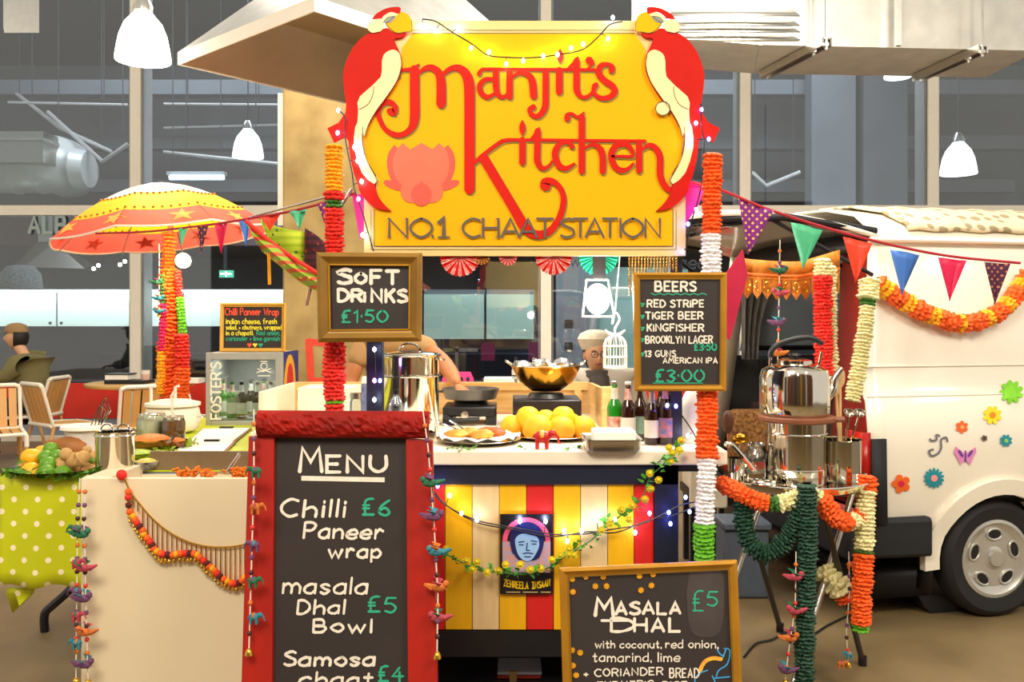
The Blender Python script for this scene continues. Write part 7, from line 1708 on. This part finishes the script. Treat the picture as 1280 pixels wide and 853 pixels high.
for k in range(8):
    ac = 2 * PI * (k + .5) / 8; part(t, 'printed_shell', G().add([PB(.33 + .05 * math.sin(q), ac + .18 * math.cos(q), .005) for q in [j * PI / 6 for j in range(12)]], [tuple(range(12))]), mat('shell_print', '#f0c8a0', .7, var=.1), sm=False)
# globe bulb at the parasol
t = thing('bare_bulb', 'bright bare bulb glowing beside the parasol pole', 'lamp', W(229, 326, 5.2)); part(t, 'glass', G().ell(W(229, 326, 5.2), .045, 14), mat('bare_bulb', '#fff2d0', .4, var=0, emit=16, ecol='#ffe6a8')); part(t, 'cable', G().tube([W(228, 317, 5.2), W(222, 290, 5.2)], .004, 5), M_black)
l = bpy.data.lights.new('bulb_light', 'POINT'); l.energy = 10; l.shadow_soft_size = .05; l.color = (1, .85, .6); lo = bpy.data.objects.new('bulb_light', l); COL.objects.link(lo); lo.location = W(229, 326, 5.08)

# ================================================================ cafe chairs and table
M_slat = mat('chair_slat', '#d8a058', .5, var=.08, scale=4, stretch=(1, 1, .3)); M_wht = mat('chair_white', '#f6ecd8', .4, var=.02)
def cafe_chair(label, loc, rz, group='slatted cafe chairs'):
    t = thing('cafe_chair', label, 'chair', (0, 0, 0), group); w_ = .21
    for k in range(5):
        x = -w_ + .05 + .08 * k
        part(t, 'back_slat', G().add([(x - .032, .2, .47), (x + .032, .2, .47), (x + .032, .30, .82), (x - .032, .30, .82), (x - .032, .212, .47), (x + .032, .212, .47), (x + .032, .312, .82), (x - .032, .312, .82)], [(0, 1, 2, 3), (7, 6, 5, 4), (0, 4, 5, 1), (2, 6, 7, 3), (1, 5, 6, 2), (3, 7, 4, 0)]), M_slat, sm=False)
        part(t, 'seat_slat', G().box((x - .032, -.22, .44), (x + .032, .2, .455)), M_slat, bev=.004)
    part(t, 'top_rail', G().tube([(-w_ - .01, .31, .83), (-w_ + .03, .315, .85), (w_ - .03, .315, .85), (w_ + .01, .31, .83)], .02, 8), M_wht)
    part(t, 'seat_rail', G().tube([(-w_ - .01, -.23, .44), (w_ + .01, -.23, .44)], .018, 8), M_wht)
    part(t, 'seat_rail', G().tube([(-w_ - .01, .22, .455), (w_ + .01, .22, .455)], .02, 8), M_wht)
    for sx in (-1, 1):
        part(t, 'side_frame', G().tube([(sx * (w_ + .01), .31, .83), (sx * (w_ + .01), .21, .46), (sx * (w_ + .01), -.2, .44), (sx * (w_ + .015), -.24, .42)], .017, 8), M_wht)
        part(t, 'leg', G().tube([(sx * (w_ + .015), -.24, .43), (sx * (w_ + .02), -.26, 0)], .016, 8), M_slat)
        part(t, 'leg', G().tube([(sx * (w_ + .01), .2, .45), (sx * (w_ + .02), .32, 0)], .016, 8), M_slat)
        part(t, 'socket', G().tube([(sx * (w_ + .015), -.24, .43), (sx * (w_ + .016), -.245, .33)], .02, 8), M_wht)
    return t
c0 = cafe_chair('x', None, 0); tr0 = KT(c0)
ch = [((X(80, 8.6), 8.6, 0), 2.5, 'pine slatted chair with white frame seen sideways beside the seated man'), ((X(178, 8.4), 8.3, 0), -2.5, 'slatted chair turned its back in front of the round wooden table'), ((X(2, 8.0), 7.9, 0), .6, 'pale chair cut by the left edge in front of the seated man'),
      ((X(256, 9.2), 9.0, 0), 1.3, 'white framed chair behind the cooler right of the parasol pole')]
for i, (lc, rz_, lb) in enumerate(ch):
    if i == 0: continue
    copy_tree(c0, lc, rz_, lb, tree=tr0)
c0.location = ch[0][0]; c0.rotation_euler = (0, 0, ch[0][1]); c0['label'] = ch[0][2]
tt = Vector((X(176, 9.6), 9.6, 0))
t = thing('round_table', 'round wooden cafe table with books and cups behind the parasol', 'table', tt); part(t, 'tabletop', G().lathe([(0, .74), (.55, .74), (.56, .755), (.56, .775), (.54, .78), (0, .78)], tt, 40), M_wood); part(t, 'pedestal', G().lathe([(.25, 0), (.25, .02), (.04, .05), (.035, .7), (.2, .739)], tt, 20), M_black)
part(t, 'under_disc', G().lathe([(.25, .70), (.34, .739)], tt, 24), M_wood)
def tbl(px, dy=0): return Vector((X(px, 9.4 + dy), 9.4 + dy, .781))
b = tbl(153); t = thing('book', 'black book lying at the bottom of the pile on the cafe table', 'book', b); part(t, 'cover', G().cbox(b + Vector((.08, 0, .02)), (.42, .28, .035)), M_black)
b2 = b + Vector((-.02, 0, .04)); t = thing('book', 'white paged book on the pile on the cafe table', 'book', b2); part(t, 'pages', G().cbox(b2 + Vector((0, 0, .03)), (.24, .2, .05)), M_paper); part(t, 'cover', G().cbox(b2 + Vector((0, 0, .062)), (.26, .22, .01)), M_black)
b = tbl(182); t = vessel('paper_cup', 'white and red paper cup on the cafe table', 'cup', b, [(.035, 0), (.048, .14), (.045, .14)], M_lwhite); part(t, 'sleeve', G().lathe([(.04, .04), (.047, .10)], b, 16), M_lred)
b = tbl(235, .1); t = thing('napkin_stack', 'stack of white napkins on the right of the cafe table', 'napkins', b); part(t, 'stack', G().cbox(b + Vector((0, 0, .025)), (.3, .2, .05)), M_paper)
# pink chairs behind the splash screen
M_pnk = mat('pink_plastic', '#f04c9c', .4, var=.04)
for px0, px1, y0, d_, lb in ((553, 592, 465, 6.6, 'pink plastic chair back behind the griddle'), (686, 722, 463, 6.6, 'pink plastic chair back behind the karahi and cup')):
    t = thing('plastic_chair', lb, 'chair', (X((px0 + px1) / 2, d_), d_, 0), 'pink plastic chairs'); x0, x1 = X(px0, d_), X(px1, d_); z1 = Z(y0, d_)
    f6 = upright(d_); n = 8
    part(t, 'backrest', G().prism([(px0, y0 + 50), (px0, y0 + 8), (px0 + 4, y0), (px1 - 4, y0), (px1, y0 + 8), (px1, y0 + 50)], f6, 0, .02), M_pnk)
    part(t, 'seat', G().box((x0, d_ - .36, .43), (x1, d_, .46)), M_pnk, bev=.01)
    g = G()
    for k in range(4): g.ell(f6(px0 + 8 + 8 * k, y0 + 9, .021), (.012, .004, .018), 8)
    part(t, 'back_slot', g, M_dark, kind='stuff')
    for x in (x0 + .02, x1 - .02):
        for y in (d_ - .34, d_ - .02): part(t, 'leg', G().tube([(x, y, .43), (x, y, 0)], .012, 8), M_steel)

# ================================================================ people
M_skin = mat('skin', '#e0a880', .55, var=.04); M_skin2 = mat('skin_warm', '#c07a48', .55, var=.05); M_hair = mat('dark_hair', '#1c1410', .6, var=.2, scale=30); M_lip = mat('lips', '#a0483c', .5, var=0)
def skin_mesh(parent, name, verts, edges, radii, m, sub=2):
    me = bpy.data.meshes.new(name); off = wloc(parent)
    me.from_pydata([tuple(Vector(v) - off) for v in verts], edges, []); me.update(); me.materials.append(m)
    o = bpy.data.objects.new(name, me); COL.objects.link(o); o.parent = parent
    s = o.modifiers.new('skin', 'SKIN'); s.use_smooth_shade = True
    lay = me.skin_vertices[0] if me.skin_vertices else None
    if lay is None:
        b = bmesh.new(); b.from_mesh(me); b.verts.layers.skin.verify(); b.to_mesh(me); b.free(); lay = me.skin_vertices[0]
    for i, r_ in enumerate(radii):
        lay.data[i].radius = r_ if isinstance(r_, tuple) else (r_, r_)
        lay.data[i].use_root = (i == 0)
    ss = o.modifiers.new('sub', 'SUBSURF'); ss.levels = sub; ss.render_levels = sub
    return o
def head(parent, c, yaw, skin, s=1.0, tilt_=0):
    """face looks along -Y at yaw 0"""
    m = Matrix.Rotation(yaw, 3, 'Z') @ Matrix.Rotation(tilt_, 3, 'X')
    g = G().ell((0, 0, 0), (.075, .095, .115), 24, None, 18)
    for p in g.v:
        if p.z < 0: k = 1 - .32 * (-p.z / .115) ** 1.5; p.x *= k; p.y = p.y * (1 - .15 * (-p.z / .115)) - .012 * (-p.z / .115)
        if p.y < 0:
            nz = math.exp(-((p.z + .018) / .022) ** 2) * math.exp(-(p.x / .014) ** 2); p.y -= .022 * nz
            es = math.exp(-((p.z - .008) / .014) ** 2) * math.exp(-((abs(p.x) - .03) / .018) ** 2); p.y += .010 * es
            p.y -= .006 * math.exp(-((p.z + .055) / .012) ** 2) * math.exp(-(p.x / .025) ** 2)
            p.y -= .008 * math.exp(-((p.z + .095) / .02) ** 2) * math.exp(-(p.x / .025) ** 2)
    T = lambda q: Vector(c) + m @ (Vector(q) * s)
    h_ = part(parent, 'head', G().add([T(p) for p in g.v], g.f), skin)
    for sx in (-1, 1):
        part(h_, 'ear', G().ell(T((.075 * sx, .01, -.005)), (.010 * s, .018 * s, .03 * s), 10, m), skin)
        part(h_, 'eye', G().ell(T((.030 * sx, -.078, .008)), (.012 * s, .008 * s, .008 * s), 10, m), M_white)
        part(h_, 'pupil', G().ell(T((.030 * sx, -.0855, .008)), (.005 * s, .003 * s, .005 * s), 8, m), M_hair)
        part(h_, 'eyebrow', G().tube([T((.016 * sx, -.090, .026)), T((.032 * sx, -.089, .031)), T((.046 * sx, -.080, .026))], .003 * s, 5), M_hair)
    part(h_, 'mouth', G().tube([T((-.024, -.080, -.056)), T((0, -.091, -.053)), T((.024, -.080, -.056))], [.002 * s, .005 * s, .002 * s], 6), M_lip)
    return h_, T
def hand(parent, wrist, dirv, up, m, s=1.0, curl=.4, side=1):
    """palm and five fingers grown as one skinned mesh each, rooted in the palm"""
    d = Vector(dirv).normalized(); u_ = Vector(up); u_ = (u_ - d * u_.dot(d)).normalized(); x = d.cross(u_) * side
    w0 = Vector(wrist)
    P = lambda a, b, c_=0: w0 + (x * a + d * b - u_ * c_) * s
    hd = part(parent, 'hand', G().ell(P(0, .045), (1, 1, 1), 12), m)
    bpy.data.objects.remove(hd)
    hd = skin_mesh(parent, 'hand', [P(0, 0), P(0, .03), P(0, .07), P(-.024, .075), P(.024, .075)], [(0, 1), (1, 2), (2, 3), (2, 4)], [(.022 * s, .02 * s), (.03 * s, .016 * s), (.030 * s, .015 * s), (.011 * s, .011 * s), (.011 * s, .011 * s)], m)
    for i, (a, l_) in enumerate(((-.028, .065), (-.010, .075), (.010, .07), (.027, .055))):
        pts = [P(a * .8, .06), P(a, .085), P(a * 1.05, .085 + l_ * .4, l_ * .3 * curl), P(a * 1.08, .085 + l_ * (.75 - .3 * curl), l_ * .8 * curl), P(a * 1.08, .085 + l_ * (1 - .6 * curl), l_ * 1.25 * curl)]
        skin_mesh(hd, 'finger', pts, [(0, 1), (1, 2), (2, 3), (3, 4)], [.009 * s, .0095 * s, .0085 * s, .008 * s, .0065 * s], m, 1)
    skin_mesh(hd, 'thumb', [P(-.015, .02), P(-.038, .04, .01), P(-.05, .065, .02), P(-.05, .09, .03)], [(0, 1), (1, 2), (2, 3)], [.013 * s, .012 * s, .010 * s, .008 * s], m, 1)
    return hd
# woman with beret
dw_ = 5.75
wc = W(745, 444, dw_)
t = thing('person', 'woman in cream beret, round glasses, grey scarf and pale coat sitting behind the stall', 'person', (wc.x + .05, dw_, 0))
Y = dw_
x0 = wc.x + .05
coat = mat('pale_coat', '#e4dccc', .8, var=.07, scale=6, bump=.15)
skin_mesh(t, 'coat', [(x0, Y + .03, .52), (x0, Y + .02, .75), (x0, Y, 1.02), (x0, Y + .02, 1.12), (x0 - .18, Y + .02, 1.09), (x0 - .25, Y - .02, .86), (x0 - .14, Y - .2, .72), (x0 + .18, Y + .02, 1.09), (x0 + .25, Y - .02, .86), (x0 + .12, Y - .22, .74), (x0 - .1, Y - .32, .5), (x0 + .1, Y - .32, .5)],
          [(0, 1), (1, 2), (2, 3), (3, 4), (4, 5), (5, 6), (3, 7), (7, 8), (8, 9), (0, 10), (0, 11)],
          [(.17, .14), (.17, .13), (.19, .12), (.13, .10), (.085, .08), (.065, .06), (.045, .045), (.085, .08), (.065, .06), (.045, .045), (.10, .09), (.10, .09)], coat)
skin_mesh(t, 'trousers', [(x0, Y - .1, .5), (x0 - .1, Y - .38, .48), (x0 - .1, Y - .42, .1), (x0 + .1, Y - .38, .48), (x0 + .1, Y - .42, .1)], [(0, 1), (1, 2), (0, 3), (3, 4)], [(.1, .09), (.085, .08), (.055, .055), (.085, .08), (.055, .055)], M_dark)
for sx in (-1, 1): part(t, 'shoe', G().ell((x0 + .1 * sx, Y - .47, .045), (.045, .11, .045), 12), M_black)
part(t, 'neck', G().tube([(x0 - .03, Y, 1.06), (wc.x, Y, wc.z - .07)], .05, 12), M_skin)
h_, T = head(t, wc, .12, M_skin, 1.0)
g = G().lathe([(.088, -.02), (.105, .015), (.118, .05), (.10, .085), (.05, .108), (0, .112)], (0, .02, .055), 24)
part(h_, 'beret', G().add([T(p) for p in g.v], g.f), mat('cream_wool', '#f4ead0', .9, var=.06, scale=40, bump=.3))
g = G().ell((0, .03, -.0), (.084, .085, .105), 20)
g.v = [p if p.z > -.09 else p for p in g.v]
part(h_, 'hair', G().add([T((p.x, max(p.y, -.02) , p.z)) for p in g.v], g.f), M_hair)
for sx in (-1, 1): part(h_, 'spectacle_lens', G().tube([T((.031 * sx + .022 * math.cos(q), -.098, .006 + .018 * math.sin(q))) for q in [k * PI / 7 for k in range(14)]], .0022, 5, True), M_dark)
part(h_, 'spectacle_bridge', G().tube([T((-.01, -.1, .008)), T((.01, -.1, .008))], .002, 5), M_dark)
M_scarf = mat('grey_scarf', '#5c5450', .9, var=.12, scale=25, bump=.3)
part(t, 'scarf', G().lathe([(.05, -.03), (.085, -.02), (.10, .01), (.085, .045), (.06, .05)], (wc.x, Y - .01, wc.z - .145), 22), M_scarf)
part(t, 'scarf_tail', G().tube([(wc.x + .01, Y - .10, wc.z - .14), (wc.x + .02, Y - .15, wc.z - .26), (wc.x + .03, Y - .15, wc.z - .45)], [.05, .05, .055], 10, sx=1.3), M_scarf)
hand(t, (x0 - .12, Y - .22, .71), (.6, -.3, -.3), (0, 0, 1), M_skin, 1.0, .5, 1); hand(t, (x0 + .10, Y - .24, .73), (-.6, -.3, -.3), (0, 0, 1), M_skin, 1.0, .5, -1)
t2 = thing('stool', 'plain stool under the woman in the beret', 'stool', (x0, Y + .02, 0)); part(t2, 'seat', G().box((x0 - .18, Y - .14, .36), (x0 + .18, Y + .2, .40)), M_wood)
for a in (-.15, .13):
    for b_ in (-.12, .16): part(t2, 'leg', G().box((x0 + a, Y + b_, 0), (x0 + a + .025, Y + b_ + .025, .36)), M_wood)
t2 = thing('red_bag', 'red and blue patterned bag at the woman\'s hands beside the green bottle', 'bag', W(742, 545, 4.9)); part(t2, 'body', G().ell(W(742, 536, 4.95), (.07, .05, .05), 14), mat('bag_print', '#c8305a', .7, var=0, scale=30, col2='#4a4a9c'))
t2 = thing('side_shelf', 'small shelf behind the splash screen under the patterned bag', 'shelf', W(742, 560, 4.95)); part(t2, 'board', G().box(W(728, 549, 4.88), W(765, 547, 4.88) + Vector((0, .2, 0))), M_wood); part(t2, 'support', G().box((X(745, 4.95), 4.93, 0), (X(750, 4.95), 4.97, Z(549.5, 4.88))), M_wood)
# cook, face hidden behind the soft drinks board
dk = 5.08
t = thing('person', 'cook in tan top reaching to the griddle behind the soft drinks board', 'person', (X(490, dk), dk + .05, 0))
xk = X(492, dk); tan = mat('tan_top', '#b8905c', .8, var=.06)
skin_mesh(t, 'top', [(xk, dk + .12, .92), (xk, dk + .1, 1.12), (xk, dk + .05, 1.28), (xk, dk + .04, 1.36), (xk - .17, dk + .02, 1.33), (xk - .22, dk - .04, 1.18), (xk + .17, dk + .0, 1.33), (xk + .24, dk - .07, 1.26)], [(0, 1), (1, 2), (2, 3), (3, 4), (4, 5), (3, 6), (6, 7)],
          [(.16, .12), (.16, .12), (.18, .12), (.11, .09), (.08, .075), (.062, .06), (.08, .075), (.062, .06)], tan)
gx = Vector((X(578, 4.4), 4.42, Z(493, 4.4)))
skin_mesh(t, 'arm', [(xk + .2, dk - .04, 1.29), (xk + .30, dk - .16, 1.22), (xk + .36, dk - .32, 1.16), tuple(gx + Vector((-.035, .07, .045)))], [(0, 1), (1, 2), (2, 3)], [.055, .05, .045, .027], M_skin2)
hand(t, gx + Vector((-.03, .06, .04)), (.35, -.75, -.55), (0, -.3, 1), M_skin2, 1.0, .5, 1)
skin_mesh(t, 'arm', [(xk - .2, dk - .02, 1.24), (xk - .25, dk - .06, 1.08), (xk - .20, dk - .14, 1.04), (xk - .12, dk - .2, 1.08)], [(0, 1), (1, 2), (2, 3)], [.055, .047, .04, .027], M_skin2)
hand(t, (xk - .12, dk - .2, 1.08), (.8, -.5, .0), (0, 0, 1), M_skin2, 1.0, .5, -1)
skin_mesh(t, 'trousers', [(xk, dk + .12, .95), (xk - .09, dk + .12, .85), (xk - .1, dk + .12, .48), (xk - .1, dk + .14, .08), (xk + .09, dk + .12, .85), (xk + .1, dk + .12, .48), (xk + .1, dk + .14, .08)], [(0, 1), (1, 2), (2, 3), (0, 4), (4, 5), (5, 6)], [(.14, .11), .09, .07, .05, .09, .07, .05], M_dark)
for sx in (-1, 1): part(t, 'shoe', G().ell((xk + .1 * sx, dk + .08, .045), (.045, .12, .045), 12), M_black)
hc = Vector((X(478, dk), dk - .03, 1.60))
part(t, 'neck', G().tube([(xk, dk + .03, 1.38), tuple(hc + Vector((0, .02, -.08)))], .052, 12), M_skin2)
h_, T = head(t, hc, .5, M_skin2, .98, .35); g = G().ell((0, .02, .015), (.084, .1, .115), 20); part(h_, 'hair', G().add([T((p.x, max(p.y, -.045 - .2 * (p.z - .06)), max(p.z, -.07))) for p in g.v], g.f), M_hair)
# seated man on the left
dm_ = 9.3; mc = W(20, 421, dm_)
t = thing('person', 'seated man in tan cap and olive jacket facing away at the left edge', 'person', (mc.x + .02, dm_, 0))
oliv = mat('olive_jacket', '#7c7448', .85, var=.1, scale=6, bump=.2); xm = mc.x + .12; Y = dm_
skin_mesh(t, 'jacket', [(xm + .05, Y, .50), (xm + .06, Y, .75), (xm + .02, Y, 1.0), (xm - .02, Y, 1.08), (xm - .0, Y - .17, 1.05), (xm - .10, Y - .24, .86), (xm - .28, Y - .2, .84), (xm - .02, Y + .17, 1.05), (xm - .12, Y + .24, .86), (xm - .3, Y + .2, .84)], [(0, 1), (1, 2), (2, 3), (3, 4), (4, 5), (5, 6), (3, 7), (7, 8), (8, 9)],
          [(.17, .17), (.19, .18), (.19, .19), (.12, .12), (.10, .10), (.075, .075), (.055, .055), (.10, .10), (.075, .075), (.055, .055)], oliv)
skin_mesh(t, 'trousers', [(xm + .02, Y, .5), (xm - .2, Y - .12, .48), (xm - .42, Y - .12, .48), (xm - .42, Y - .12, .08), (xm - .2, Y + .12, .48), (xm - .42, Y + .12, .48), (xm - .42, Y + .12, .08)], [(0, 1), (1, 2), (2, 3), (0, 4), (4, 5), (5, 6)], [(.15, .15), .1, .085, .06, .1, .085, .06], M_dark)
for s_ in (-1, 1): part(t, 'shoe', G().ell((xm - .47, Y + .12 * s_, .045), (.12, .045, .045), 12), M_black)
for s_ in (-1, 1): hand(t, (xm - .3, Y + .2 * s_, .84), (-1, 0, -.1), (0, 0, 1), M_skin, 1.05, .4, s_)
part(t, 'neck', G().tube([(xm - .03, Y, 1.08), tuple(mc + Vector((.02, 0, -.08)))], .055, 12), M_skin)
h_, T = head(t, mc, -1.15, M_skin, 1.05)
g = G().ell((0, .015, -.005), (.088, .105, .118), 20); part(h_, 'hair', G().add([T((p.x, max(p.y, -.02), p.z)) for p in g.v], g.f), M_hair)
g = G().lathe([(.092, .0), (.096, .03), (.08, .07), (.04, .09), (0, .095)], (0, .005, .045), 24, None, 1.12); g.add([(-.06, -.08, .055), (.06, -.08, .055), (.045, -.165, .045), (-.045, -.165, .045), (-.06, -.08, .061), (.06, -.08, .061), (.045, -.165, .051), (-.045, -.165, .051)], [(0, 1, 2, 3), (7, 6, 5, 4), (1, 5, 6, 2), (2, 6, 7, 3), (3, 7, 4, 0)])
part(h_, 'cap', G().add([T(p) for p in g.v], g.f), mat('tan_cap', '#a8865c', .85, var=.08))
copy_tree(c0, (xm + .03, Y, 0), -1.57, 'slatted chair the man in the cap is sitting on', tree=tr0)
# floor cable
single('floor_cable', G().tube([Vector(p) for p in smooth2([tuple(S(x, y, .006)) for x, y in [(930, 822), (945, 805), (965, 800), (985, 790), (1010, 796), (1035, 782), (1060, 770)]], 5)], .005, 6), M_black, 'black cable curling on the floor under the tray stand', 'cable')
